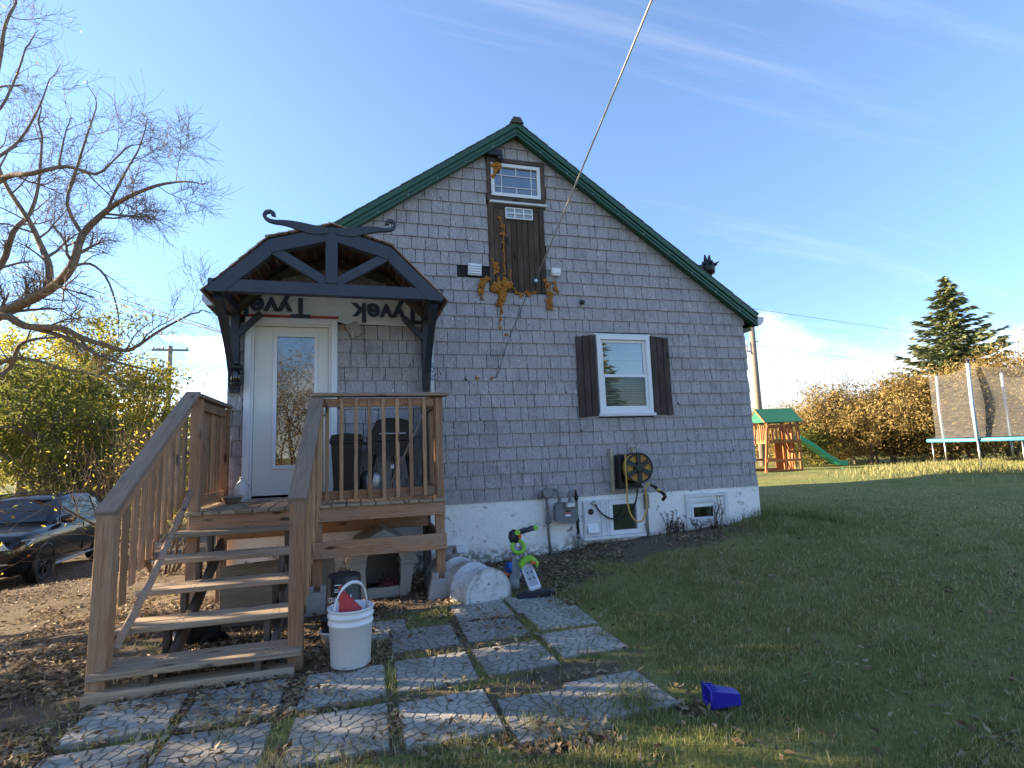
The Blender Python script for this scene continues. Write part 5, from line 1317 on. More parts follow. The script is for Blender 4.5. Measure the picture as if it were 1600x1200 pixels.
# ================================================================== PLAYSET
pp = Vector((16.75, 11.9, 0)); pp.z = g1(pp.x, pp.y)
ps = thing('playset', 'cedar climbing tower with green roof and green slide on the sunny lawn', 'playset', pp, R(-14))
M_cedar = wood('orange cedar stain', (.20, .075, .030), (.36, .145, .055), (.45, .20, .085), .75, .05)
M_pgreen = plain('green slide plastic', (.025, .32, .19), .4, 0, .08, 3)
M_canvas = plain('green canvas', (.02, .16, .085), .8, 0, .12, 3)
T = WM[ps.name]
def lp_(x, y, z): return T @ Vector((x, y, z))
def pb(nm, a, b, w_, h_, mt=M_cedar, up=(0, 0, 1)): return board(nm, lp_(*a), lp_(*b), w_, h_, mt, ps, up=(T.to_3x3() @ Vector(up)))
W2 = .62
for (sx, sy) in ((-1, -1), (1, -1), (1, 1), (-1, 1)):
    pb('leg', (sx*(W2+.22 if sx < 0 else W2), sy*W2, 0), (sx*W2, sy*W2, 2.05), .085, .085, up=(0, 1, 0))
for s in (-1, 1):
    pb('platform_beam', (-W2-.05, s*(W2+.06), 1.22), (W2+.05, s*(W2+.06), 1.22), .035, .13)
    pb('low_beam', (-W2-.18, s*(W2+.06), .48), (W2, s*(W2+.06), .48), .035, .10)
    pb('top_beam', (-W2-.05, s*(W2+.06), 1.86), (W2+.05, s*(W2+.06), 1.86), .035, .10)
    pb('ground_beam', (-W2-.22, s*(W2+.06), .06), (W2, s*(W2+.06), .06), .035, .11)
    pb('platform_beam', (s*(W2+.08), -W2, 1.22), (s*(W2+.08), W2, 1.22), .035, .13)
for k in range(10): pb('floor_plank', (-W2, -W2+.06+k*.126, 1.30), (W2, -W2+.06+k*.126, 1.30), .115, .022)
for k in range(7): pb('railing_slat', (-W2+.12+k*.165, -W2-.09, 1.20), (-W2+.12+k*.165, -W2-.09, 1.90), .022, .085, up=(1, 0, 0))
for k in range(7): pb('railing_slat', (-W2-.10, -W2+.12+k*.165, 1.20), (-W2-.10, -W2+.12+k*.165, 1.90), .022, .085, up=(0, 1, 0))
for k in range(9): pb('wall_plank', (W2+.11, .0+k*.078, .05), (W2+.11, .0+k*.078, 1.95), .02, .074, up=(0, 1, 0))
for k in range(4): pb('wall_plank', (W2-.30+k*.10, W2+.10, .05), (W2-.30+k*.10, W2+.10, 1.25), .02, .094, up=(1, 0, 0))
for z in (1.55, .55):
    m = MB(); M = T @ Matrix.Translation((W2+.135, .34, z)) @ Matrix.Rotation(R(90), 4, 'Z')
    frame(m, (-.15, -.17, .15, .17), .03, -.012, .012); m.box((-.012, -.01, -.15), (.012, .01, .15)); m.box((-.13, -.009, -.012), (.13, .009, .012)); m.build('window', M_white, ps, M)
for s in (-1, 1):
    m = MB(); m.add([(-.82, 0, 2.60), (.82, 0, 2.60), (.82, s*.80, 2.02), (-.82, s*.80, 2.02), (-.82, 0, 2.575), (.82, 0, 2.575), (.82, s*.80, 1.995), (-.82, s*.80, 1.995)], [(0, 1, 2, 3), (4, 7, 6, 5), (0, 4, 5, 1), (1, 5, 6, 2), (2, 6, 7, 3), (3, 7, 4, 0)]); m.build('roof_panel', M_canvas, ps)
    for x in (-.80, .80): pb('roof_rafter', (x, s*.78, 2.0), (x, 0, 2.56), .035, .07)
for x in (-.66, .66): pb('gable_post', (x, 0, 1.9), (x, 0, 2.53), .04, .07, up=(0, 1, 0))
m = MB(); m.add([(-.79, -.76, 2.02), (-.79, 0, 2.565), (-.79, .76, 2.02), (-.775, -.76, 2.02), (-.775, 0, 2.565), (-.775, .76, 2.02)], [(0, 1, 2), (5, 4, 3), (0, 3, 4, 1), (1, 4, 5, 2), (2, 5, 3, 0)]); m.build('gable_panel', M_canvas, ps)
pb('swing_beam', (-W2, .1, 1.98), (-3.6, .9, 1.98), .09, .14)
for (x, y) in ((-3.55, .45), (-3.65, 1.35)): pb('swing_leg', (x, y, 0), (-3.5, .9, 1.95), .08, .08)
m = MB(); sl = []        # slide: channel following an S curve
for k in range(13):
    t = k/12; x = W2+.10+1.85*t; z = 1.30-1.18*(t**.9) + .10*math.sin(t*math.pi*2)*.6+(.10*max(0, t-.85)/.15 if t > .85 else 0)
    for (y, dz) in ((-.25, .14), (-.24, .0), (.24, .0), (.25, .14), (.285, .14), (.27, -.035), (-.27, -.035), (-.285, .14)): m.v.append((x, -.30+y, max(z, .10)+dz))
for k in range(12):
    for q in range(8): m.f.append((k*8+q, k*8+(q+1) % 8, (k+1)*8+(q+1) % 8, (k+1)*8+q)); m.sm.append(False)
m.f.append(tuple(range(8))); m.f.append(tuple(96+q for q in reversed(range(8)))); m.sm += [False, False]
m.build('slide', M_pgreen, ps)
m = MB(); m.cbox((2.40, -.52, -.05), (2.50, -.08, .07), .01); m.build('slide_foot', M_pgreen, ps)
# ================================================================== TRAMPOLINE
tc_ = Vector((18.9, 4.35, 0)); tc_.z = g1(18.9, 4.35)-.02; TR = 2.28
tr = thing('trampoline', 'round trampoline with blue pad, blue padded poles and dark safety net', 'trampoline', tc_)
M_pad = plain('sky blue vinyl', (.10, .38, .55), .45, 0, .12, 5, .1)
M_sleeve = plain('pale blue pole sleeve', (.34, .46, .55), .5, 0, .2, 10, .2)
def netmat(g):
    t = g.t; out = t.nodes['Material Output']
    d = g.node('ShaderNodeBsdfDiffuse'); d.inputs[0].default_value = (.170, .160, .145, 1); tp = g.node('ShaderNodeBsdfTransparent')
    n = g.noise(g.map(g.coord(), (1, 1, 14)), 3, 5, .6)
    mxn = g.node('ShaderNodeMixShader'); g.l.new(g.rng(n, .3, .7, .22, .46), mxn.inputs[0]); g.l.new(tp.outputs[0], mxn.inputs[1]); g.l.new(d.outputs[0], mxn.inputs[2]); g.l.new(mxn.outputs[0], out.inputs[0])
M_net = mat('black safety netting', netmat)
def ringpts(r, z, n=48): return [(r*math.cos(2*math.pi*k/n), r*math.sin(2*math.pi*k/n), z) for k in range(n+1)]
m = MB(); m.lathe([(TR-.30, .90), (TR-.02, .90), (TR+.06, .885), (TR+.06, .70 if False else .80), (TR+.04, .80), (TR-.0, .86), (TR-.30, .88)], 60, cap0=False, cap1=False); m.build('pad', M_pad, tr)
m = MB(); m.lathe([(0.001, .865), (TR-.28, .872)], 48, cap0=False, cap1=False); m.build('jump_mat', M_black, tr)
m = MB(); m.tube(ringpts(TR, .84), .024, 8, cap=False); m.build('frame_ring', M_steel, tr)
a_front = math.atan2(4.09-4.35, 16.58-18.9)
NP = 8; TOPZ = 3.05
for a in (a_front, R(262), R(326), R(40), R(89)):
    c_, s_ = math.cos(a), math.sin(a)
    m = MB(); m.tube([((TR+.09)*c_, (TR+.09)*s_, .0), ((TR+.09)*c_, (TR+.09)*s_, .95)], .027, 8); m.build('leg', M_steel, tr)
    m = MB(); m.tube([((TR+.09)*c_, (TR+.09)*s_, .86), ((TR+.11)*c_, (TR+.11)*s_, 1.9), ((TR+.07)*c_, (TR+.07)*s_, TOPZ-.05)], [.047, .050, .046], 9); m.build('pole_sleeve', M_sleeve, tr)
    m = MB(); m.tube([((TR+.07)*c_, (TR+.07)*s_, TOPZ-.06), ((TR+.04)*c_, (TR+.04)*s_, TOPZ+.05)], .036, 8); m.build('pole_cap', M_black, tr)
    a2 = a+math.pi/NP
    m = MB(); m.tube([(TR*math.cos(a2), TR*math.sin(a2), 0), (TR*math.cos(a2), TR*math.sin(a2), .84)], .024, 8); m.build('leg', M_steel, tr)
m = MB(); n = 64; rows = 9
for j in range(rows):
    t = j/(rows-1); z = .92+(TOPZ-.10-.92)*t
    for k in range(n):
        a = a_front+2*math.pi*k/n; ph = (k % (n//NP))/(n/NP)
        r_ = TR-.12 - .30*math.sin(math.pi*ph)*(.25+.75*math.sin(math.pi*t)) ; m.v.append((r_*math.cos(a), r_*math.sin(a), z - .16*math.sin(math.pi*ph)*t))
for j in range(rows-1):
    for k in range(n): m.f.append((j*n+k, j*n+(k+1) % n, (j+1)*n+(k+1) % n, (j+1)*n+k)); m.sm.append(True)
m.build('safety_net', M_net, tr, fix=False)
# ================================================================== CAR
cp = Vector((-7.15, 6.75, 0))
cp.z = g1(-6.6, 7.5)-.03
car = thing('parked_car', 'black four door sport utility car parked on the leafy drive', 'car', cp, R(-88))
CM = WM[car.name]      # local x forwards, y left, z up; origin on the ground below the front axle
def carpaint(g):
    n = g.noise(g.coord(), 3, 4, .6); g.out((.008, .009, .012), g.rng(n, .3, .7, .14, .26), .0, .4); g.b.inputs['Coat Weight'].default_value = .35; g.b.inputs['Coat Roughness'].default_value = .04
M_car = mat('black car paint', carpaint)
M_tint = mat('tinted car glass', lambda g: g.out((.012, .015, .018), .03, 0, .9))
M_tyre = plain('tyre rubber', (.014, .014, .014), .85, 0, .3, 20)
M_rim = plain('dark alloy', (.05, .05, .055), .35, .8)
# stations: x, half width at sill, belt, z sill, z belt(top of lower body)
ST = [(.92, .62, .70, .40, .80), (.88, .78, .84, .32, .95), (.70, .87, .92, .28, 1.04), (.40, .91, .95, .28, 1.085), (.0, .93, .96, .28, 1.11), (-.50, .93, .965, .28, 1.13), (-1.0, .93, .965, .28, 1.13), (-1.8, .93, .965, .28, 1.14), (-2.6, .93, .96, .28, 1.15), (-3.1, .92, .95, .28, 1.15), (-3.5, .88, .91, .34, 1.13), (-3.68, .78, .80, .42, 1.02)]
def section(s):
    x, ws, wb, z0, z1 = s
    h = z1-z0
    half = [(0, z0), (ws*.85, z0), (ws, z0+.06), (ws+.012, z0+.18), (wb+.005, z0+h*.45), (wb, z0+h*.68), (wb-.012, z0+h*.86), (wb-.06, z1-.02), (wb-.13, z1), (0, z1+.035)]
    return [(x, y, z) for y, z in half] + [(x, -y, z) for y, z in reversed(half[1:-1])]
m = MB(); S_ = [section(s) for s in ST]; n = len(S_[0])
for s in S_: m.v += s
for i in range(len(S_)-1):
    for k in range(n): m.f.append((i*n+k, i*n+(k+1) % n, (i+1)*n+(k+1) % n, (i+1)*n+k)); m.sm.append(True)
m.f.append(tuple(range(n))); m.f.append(tuple((len(S_)-1)*n+k for k in reversed(range(n)))); m.sm += [False, False]
body = m.build('body', M_car, car)
# cabin: painted pillars and roof, glass panels set in
CB = [(-.42, .86, .80, 1.13), (-1.05, .85, .68, 1.66), (-1.9, .85, .67, 1.72), (-2.7, .85, .66, 1.70), (-3.35, .83, .63, 1.60), (-3.64, .80, .72, 1.12)]
m = MB()
def cab(s, k=1.0):
    x, wb, wt, z = s; zb = 1.10
    return [(x, wb*k, zb), (x, (wb+wt)/2*k+.015, (zb+z)/2), (x, wt*k+.01, z-.05), (x, wt*k-.08, z), (x, 0, z+.02), (x, -wt*k+.08, z), (x, -wt*k-.01, z-.05), (x, -(wb+wt)/2*k-.015, (zb+z)/2), (x, -wb*k, zb)]
for s in CB: m.v += cab(s)
n = 9
for i in range(len(CB)-1):
    for k in range(n-1): m.f.append((i*n+k, i*n+k+1, (i+1)*n+k+1, (i+1)*n+k)); m.sm.append(True)
m.build('cabin', M_car, car)
def quadpanel(nm, P, mt, off=.012, parent=car):
    P = [Vector(p) for p in P]; nv = (P[1]-P[0]).cross(P[-1]-P[0]).normalized()
    c = sum(P, Vector())/len(P)
    ref = c-Vector((-1.8, 0, .9))
    if nv.dot(ref) < 0: nv = -nv
    nq = len(P); m = MB(); m.add([p+nv*off for p in P]+[p-nv*.01 for p in P], [tuple(range(nq)), tuple(reversed(range(nq, 2*nq)))]+[(i, nq+i, nq+(i+1) % nq, (i+1) % nq) for i in range(nq)])
    return m.build(nm, mt, parent)
quadpanel('windscreen', [(-.50, .72, 1.19), (-1.00, .61, 1.61), (-1.03, 0, 1.645), (-1.00, -.61, 1.61), (-.50, -.72, 1.19), (-.47, 0, 1.19)], M_tint, .022)
for s in (-1, 1):
    def side(x, t, s=s):    # point on the cabin flank
        zb, = (1.10,); i = max(j for j in range(len(CB)-1) if CB[j][0] >= x) if x < CB[0][0] else 0
        a_, b_ = CB[i], CB[min(i+1, len(CB)-1)]; u = (x-a_[0])/(b_[0]-a_[0]); wb, wt, z = [a_[q]+(b_[q]-a_[q])*u for q in (1, 2, 3)]
        return (x, s*(wb+(wt-wb)*t+.012), zb+(z-zb)*t)
    quadpanel('side_window', [side(-.78, .16), side(-1.12, .80), side(-1.68, .86), side(-1.68, .14)], M_tint)
    quadpanel('side_window', [side(-1.76, .14), side(-1.76, .86), side(-2.55, .84), side(-2.62, .18)], M_tint)
    quadpanel('side_window', [side(-2.70, .20), side(-2.66, .80), side(-3.0, .74), side(-3.2, .30)], M_tint)
    m = MB(); m.cbox((-.90, s*.90 if s > 0 else -1.14, 1.12), (-.66, s*1.14 if s > 0 else -.90, 1.29), .045); m.build('door_mirror', M_car, car)
    for x in (-1.72, -2.62):
        m = MB(); m.box((x-.003, s*.955-.012, .42), (x+.003, s*.955+.014, 1.04)); m.build('door_gap', M_black, car)
    for x in (-1.5, -2.4):
        m = MB(); m.cbox((x-.11, s*.945-.02, .90), (x+.11, s*.945+.035, .935), .012); m.build('door_handle', M_car, car)
    m = MB(); m.cbox((-2.5, s*.93-.03, .275), (-.45, s*.93+.028, .315), .012); m.build('sill_trim', M_steel, car)
    m = MB(); m.cbox((-2.95, s*.855-.012, 1.115), (-.62, s*.855+.03, 1.145), .008); m.build('belt_trim', M_steel, car)
    m = MB(); m.add([(.90, s*.50, .68), (.86, s*.70, .70), (.62, s*.90, .80), (.52, s*.905, .86), (.74, s*.78, .835), (.90, s*.52, .755)], [(0, 1, 2, 3, 4, 5)])
    me = m.mesh('headlight'); 
    hl = MB(); P = [(.935, s*.48, .80), (.905, s*.74, .81), (.64, s*.940, .86), (.46, s*.955, .95), (.72, s*.905, .965), (.90, s*.62, .93)]
    hl.add(P+[(x-.06, y*.94, z) for x, y, z in P], [tuple(range(6)), tuple(reversed(range(6, 12)))]+[(i, 6+i, 6+(i+1) % 6, (i+1) % 6) for i in range(6)])
    h_ = hl.build('headlight', mat('lamp lens', lambda g: g.out((.62, .66, .70), .08, .1, .9)) if s < 0 else bpy.data.materials['lamp lens'], car)
    m = MB(); m.cbox((.905, min(s*.35, s*.74), .53), (.945, max(s*.35, s*.74), .56), .008); m.build('bumper_trim', M_steel, car)
    m = MB(); m.cbox((.56, s*.905-.01, .62), (.66, s*.905+.035, .66), .01); m.build('side_marker', M_orange, car)
    for x in (0.0, -2.85):
        C_ = Matrix.Translation((x, s*.83, .375)) @ Matrix.Rotation(R(-90*s), 4, 'X')
        m = MB(); m.lathe([(.25, -.12), (.35, -.12), (.372, -.09), (.375, 0), (.372, .085), (.35, .115), (.255, .118), (.25, .09)], 36, C_, cap0=True, cap1=False); wh = m.build('wheel', M_tyre, car)
        m = MB(); m.lathe([(.25, .10), (.235, .115), (.225, .09), (.22, .03)], 30, C_, cap0=False, cap1=True)
        for k in range(5):
            for d in (-.13, .13):
                a = 2*math.pi*k/5+d; m.beam(C_ @ Vector((.04*math.cos(a), .04*math.sin(a), .09)), C_ @ Vector((.232*math.cos(a+d*.3), .232*math.sin(a+d*.3), .105)), .03, .03, up=C_.to_3x3() @ Vector((0, 0, 1)))
        m.lathe([(.06, .06), (.06, .11), (.03, .115)], 16, C_); m.build('rim', M_rim, wh)
        m = MB(); m.lathe([(.425, .02), (.425, .135), (.395, .140), (.388, .02)], 36, C_, cap0=False, cap1=False); m.build('wheel_arch', M_black, car)
m = MB(); m.cbox((.86, -.46, .48), (.945, .46, .84), .03); gr_ = m.build('grille', M_black, car)
for k in range(7):
    m = MB(); m.cbox((.945, -.43, .52+k*.044), (.952, .43, .531+k*.044), .002); m.build('grille_bar', M_steel, gr_)
for s in (-1, 1):
    m = MB(); m.cbox((-3.55, s*.60-.02, 1.60), (-.0, s*.60+.0, 1.605), .002) if False else m.tube([(-1.25, s*.58, 1.68), (-1.4, s*.59, 1.745), (-2.8, s*.57, 1.74), (-3.0, s*.56, 1.67)], .018, 7); m.build('roof_rail', M_blackm, car)
# ================================================================== POLES AND WIRES
M_polewood = wood('grey utility pole', (.16, .13, .10), (.27, .225, .175), (.34, .29, .23), .85, .5)
M_wire = plain('black cable', (.02, .02, .022), .6)
def pole(base, top, r0, r1, label):
    o = thing('utility_pole', label, 'pole', base)
    ln = top-base.z
    m = MB(); m.tube([(0, 0, -.5), (0, 0, ln)], [r0, r1], 12); m.build('shaft', M_polewood, o, Matrix.Translation(base))
    return o
def at_xy(px, py, d):
    return atD(px, py, d)
b1_ = at_xy(262, 640, 30); b1_.z = g1(b1_.x, b1_.y)
t1 = at_xy(268, 538, 30)
pl1 = pole(b1_, t1.z, .17, .12, 'wooden utility pole with crossarm rising behind the yellow bushes')
A1 = Vector((t1.x, t1.y, t1.z-.35))
adir = (onY(300, 555, t1.y)-onY(258, 543, t1.y)); adir.z = 0; adir.normalize()
board('crossarm', A1-adir*.9+Vector((0, -.16, .0)), A1+adir*.9+Vector((0, -.16, -.0)), .09, .11, M_polewood, pl1)
for o_ in (-.8, -.35, .8):
    m = MB(); m.lathe([(.03, 0), (.05, .03), (.03, .06), (.05, .09), (.02, .13)], 8, Matrix.Translation(A1+adir*o_+Vector((0, -.16, .05)))); m.build('insulator', M_pipe, pl1, WORLD)
b2_ = at_xy(1187, 655, 28); b2_.z = g1(b2_.x, b2_.y); t2 = at_xy(1166, 470, 28)
pl2 = pole(b2_, at_xy(1165, 492, 28).z, .19, .14, 'pale wooden utility pole standing behind the house near the playset')
m = MB(); yb = at_xy(1169, 547, 28); m.tube([Vector((b2_.x, b2_.y, yb.z)), Vector((b2_.x, b2_.y, yb.z))-_r0*.55], .05, 8); m.tube([Vector((b2_.x, b2_.y, yb.z+.55))-_r0*.35, Vector((b2_.x, b2_.y, yb.z-.0))-_r0*.35], .05, 8); m.tube([Vector((b2_.x, b2_.y, yb.z+.5)), Vector((b2_.x, b2_.y, yb.z+.5))+_r0*.3], .03, 6); m.build('bracket', M_offwhite, pl2, WORLD)
def wire(P, label, r=.012, sag=.0, name='overhead_wire', n=14, group=None):
    P0, P1 = Vector(P[0]), Vector(P[1]); pts = []
    for k in range(n+1):
        t = k/n; q = P0.lerp(P1, t); q.z -= sag*4*t*(1-t); pts.append(q)
    m = MB(); m.tube(pts, r, 6); return tag(m.build(name, M_wire, None, WORLD), label, 'wire', group)
att = onY(836, 440, -.06)
mid = CAM + ray(1014, 3)*5.0
far_ = att + (mid-att)*3.35
wire((att, far_), 'pale overhead service cable running from the gable panel up past the roof', .0105, .05)['category'] = 'cable'
bpy.data.objects['overhead_wire'].data.materials[0] = plain('grey service cable', (.42, .40, .37), .6)
m = MB(); m.lathe([(.03, 0), (.035, .03), (.02, .06)], 8, Matrix.Translation(att) @ Matrix.Rotation(R(90), 4, 'X')); m.build('cable_anchor', M_steel, house, WORLD)
m = MB(); m.tube(smooth_pts([att, onY(826, 452, -.03), onY(812, 490, -.03), onY(795, 530, -.03), onY(778, 583, -.03), onY(770, 590, -.025)]), .004, 6); m.build('wall_cable', M_wire, house, WORLD)
pb3 = far_.copy(); pb3.z = g1(far_.x, far_.y)
pole(Vector((far_.x, far_.y-.2, pb3.z)), far_.z+.3, .16, .12, 'tall wooden utility pole in the yard facing the gable')
hl_ = Vector((HX0-.12, 3.2, 3.42))
wire((at_xy(-160, 366, 17), hl_), 'dark overhead wire crossing the bare branches to the left eave', .011, .12)
wire((at_xy(-160, 345, 17.6), hl_+Vector((0, .35, .05))), 'second dark overhead wire running just above the first to the left eave', .009, .10)
wire((at_xy(1168, 481, 28), at_xy(1900, 590, 70)), 'faint distant wire leaving the pale pole above the roof corner', .009, 0)
wire((at_xy(1171, 538, 28), at_xy(1900, 640, 70)), 'faint lower distant wire leaving the pale pole', .008, 0)
# ================================================================== PLANTS
def bark(name, c0, c1):
    def f(g):
        n = g.noise(g.map(g.pos(), (1, 1, .35)), 22, 6, .65); g.out(g.ramp(n, [(.3, c0), (.7, c1)]), .92, spec=.1); g.bump(n, .7, .02)
    return mat(name, f)
M_bark = bark('grey brown bark', (.115, .090, .068), (.310, .250, .190))
M_twig = bark('brown twigs', (.060, .042, .030), (.150, .108, .076))
def leafmat(name, stops, trans=.45, rough=.7):
    def f(g):
        t = g.t; out = t.nodes['Material Output']; c = g.ramp(g.attr('rnd'), stops)
        g.out(c, rough, spec=.25)
        tl = g.node('ShaderNodeBsdfTranslucent'); g.set(tl.inputs[0], c)
        mxn = g.node('ShaderNodeMixShader'); mxn.inputs[0].default_value = trans
        g.l.new(g.b.outputs[0], mxn.inputs[1]); g.l.new(tl.outputs[0], mxn.inputs[2]); g.l.new(mxn.outputs[0], out.inputs[0])
    return mat(name, f)
M_yleaf = leafmat('yellow green autumn leaves', [(0, (.080, .100, .022)), (.35, (.210, .220, .040)), (.65, (.430, .370, .060)), (1, (.620, .460, .065))], .6)
M_gleaf = leafmat('dull green leaves', [(0, (.055, .072, .022)), (.5, (.150, .165, .042)), (1, (.350, .305, .065))], .6)
M_oleaf = leafmat('rust and ochre leaves', [(0, (.085, .065, .024)), (.35, (.230, .160, .050)), (.7, (.350, .250, .085)), (1, (.420, .340, .140))], .3)
M_needle = leafmat('spruce needles', [(0, (.040, .068, .032)), (.5, (.125, .155, .066)), (1, (.310, .300, .125))], .15)
# ---- leaves as small bent faces
def leaf_mesh(name, C, size, material, flat=0.0, rnd=None, asp=.62):
    n = len(C)
    a = nr.normal(size=(n, 3)); a[:, 2] *= (1-flat); a /= np.linalg.norm(a, axis=1)[:, None]
    b = nr.normal(size=(n, 3)); b[:, 2] *= (1-flat); b -= a*(a*b).sum(1)[:, None]; b /= np.linalg.norm(b, axis=1)[:, None]
    c = np.cross(a, b)
    s = (np.asarray(size)*nr.uniform(.6, 1.3, n))[:, None]
    a = a*s; b = b*s*asp; c = c*s*.18
    V = np.stack([C-a, C-b*.5+c, C+a, C+b*.5+c], 1).reshape(-1, 3)
    F = np.arange(4*n).reshape(n, 4)
    me = np_mesh(name, V, F, 4); add_attr(me, 'rnd', np.repeat(rnd if rnd is not None else nr.random(n), 4)); me.materials.append(material)
    return me
# ---- branching
class Wood:
    def __init__(s): s.m = MB(); s.tips = []
    def grow(s, p, d, ln, r, lev, rr, spread=.7, up=.12, kids=(3, 5), taper=.35, minr=.004, seg=5):
        pts = [p.copy()]; d = d.normalized()
        for k in range(seg):
            d = (d+Vector((rr.gauss(0, .22), rr.gauss(0, .22), rr.gauss(0, .18)+up*.25))).normalized()
            pts.append(pts[-1]+d*(ln/seg))
        rads = [max(r*(1-(1-taper)*k/seg), minr*.7) for k in range(seg+1)]
        s.m.tube(pts, rads, 6 if r > .06 else 4 if r > .015 else 3, cap=False)
        s.tips.append(pts[-1])
        if lev > 0: s.sprout(pts, rads, ln, lev, rr, spread, up, kids, minr)
        return pts, rads
    def sprout(s, pts, rads, ln, lev, rr, spread, up, kids, minr, first=.25, lscale=(.45, .75)):
        n = rr.randint(*kids)
        for k in range(n):
            t = first+(1-first)*(k+rr.random())/n; t = min(t, .98)
            f_ = t*(len(pts)-1); i = int(f_); q = pts[i].lerp(pts[i+1], f_-i); dv = (pts[i+1]-pts[i]).normalized()
            o = dv.orthogonal().normalized(); o = Matrix.Rotation(rr.uniform(0, 2*math.pi), 3, dv) @ o
            d2 = (dv*(1-spread*.5)+o*spread+Vector((0, 0, up))).normalized()
            s.grow(q, d2, ln*rr.uniform(*lscale), max(rads[i]*rr.uniform(.34, .55), minr), lev-1, rr, spread, up, kids, minr=minr, seg=4 if lev > 1 else 3)
# ---- the big bare tree at the left; main limbs follow the photograph
rr = random.Random(21)
TD = 13.0
base = atD(-95, 700, TD); base.z = g1(base.x, base.y)
bt = thing('bare_tree', 'large bare tree with spreading grey limbs beside the black car', 'tree', base)
W_ = Wood()
def limb(px, r0, r1, kids=12, ln=1.5, lev=3, dd=0.0, wob=.25):
    P = []
    for i, (x, y) in enumerate(px): P.append(atD(x, y, TD+dd*i/(len(px)-1)+rr.uniform(-wob, wob)))
    P = smooth_pts(P, 3); rad_ = [r0+(r1-r0)*k/(len(P)-1) for k in range(len(P))]
    rad_ = [x*.8 for x in rad_]; W_.m.tube(P, rad_, 8, cap=False); W_.tips.append(P[-1])
    W_.sprout(P, rad_, ln, lev, rr, .75, .10, (int(kids*.62), int(kids*.62)), .0045, first=.12, lscale=(.6, 1.15))
    # the fine outer end goes on
    W_.grow(P[-1], P[-1]-P[-3], ln*.7, r1, 2, rr, .7, .05, (2, 3), minr=.0045)
    return P
trunk_top = atD(-60, 590, TD)
W_.m.tube(smooth_pts([base-Vector((0, 0, .3)), base+Vector((.05, 0, .8)), trunk_top+Vector((-.2, 0, -.3)), atD(-70, 480, TD+.2), atD(-60, 330, TD+.4), atD(-40, 200, TD+.5)], 4), [.36, .33, .31, .30, .29, .28, .27, .26, .25, .24, .22, .21, .20, .19, .17, .16, .14, .13, .12, .11, .10], 10, cap=False)
limb([(-65, 560), (-20, 505), (8, 487), (75, 454), (112, 417), (129, 367), (167, 329), (200, 308), (245, 290), (280, 284)], .19, .024, 20, 1.05, 3, -.8)
limb([(75, 454), (77, 417), (62, 380), (46, 346), (4, 279), (-20, 200)], .11, .045, 13, 1.3, 3, .8)
limb([(-50, 440), (0, 417), (21, 362), (46, 335), (60, 290), (66, 215)], .11, .03, 12, 1.3, 3, 1.2)
limb([(-60, 330), (4, 279), (50, 271), (104, 260), (150, 272), (178, 250)], .10, .022, 14, 1.3, 3, -.6)
limb([(-60, 545), (0, 494), (40, 510), (96, 513), (128, 528), (180, 544), (205, 546), (252, 515), (300, 490)], .13, .020, 14, 1.1, 3, -1.0)
limb([(40, 510), (96, 525), (128, 541), (160, 558), (205, 572), (240, 580)], .07, .018, 9, .9, 2, -.9)
limb([(-60, 600), (0, 568), (24, 560), (60, 564), (96, 576), (140, 584), (190, 602)], .075, .016, 10, .8, 2, -.8)
limb([(-40, 200), (-15, 150), (0, 90), (8, 40), (25, 5)], .09, .03, 12, 1.3, 3, .4)
limb([(-30, 180), (0, 170), (25, 120), (40, 75)], .05, .018, 8, .9, 2, .2)
limb([(112, 417), (140, 412), (165, 432), (180, 470), (186, 500)], .045, .014, 8, .8, 2, -.4)
limb([(129, 367), (105, 320), (118, 270), (135, 215), (150, 170)], .06, .016, 11, 1.1, 3, .5)
limb([(167, 329), (180, 300), (200, 262), (216, 235), (226, 205)], .045, .014, 11, .75, 3, -.4)
limb([(-10, 250), (30, 220), (60, 170), (75, 130)], .05, .016, 9, 1.0, 3, .6)
limb([(-60, 640), (-20, 600), (15, 575), (30, 540), (55, 530), (75, 528)], .09, .03, 8, .8, 2, .3)
W_.m.build('trunk', M_bark, bt, WORLD, fix=False)
tips = np.array([tuple(t) for t in W_.tips]); sel = nr.choice(len(tips), 150, replace=False)
link(leaf_mesh('crown', tips[sel]+nr.normal(0, .05, (150, 3)), np.full(150, .05), M_yleaf), 'crown', bt, WORLD)
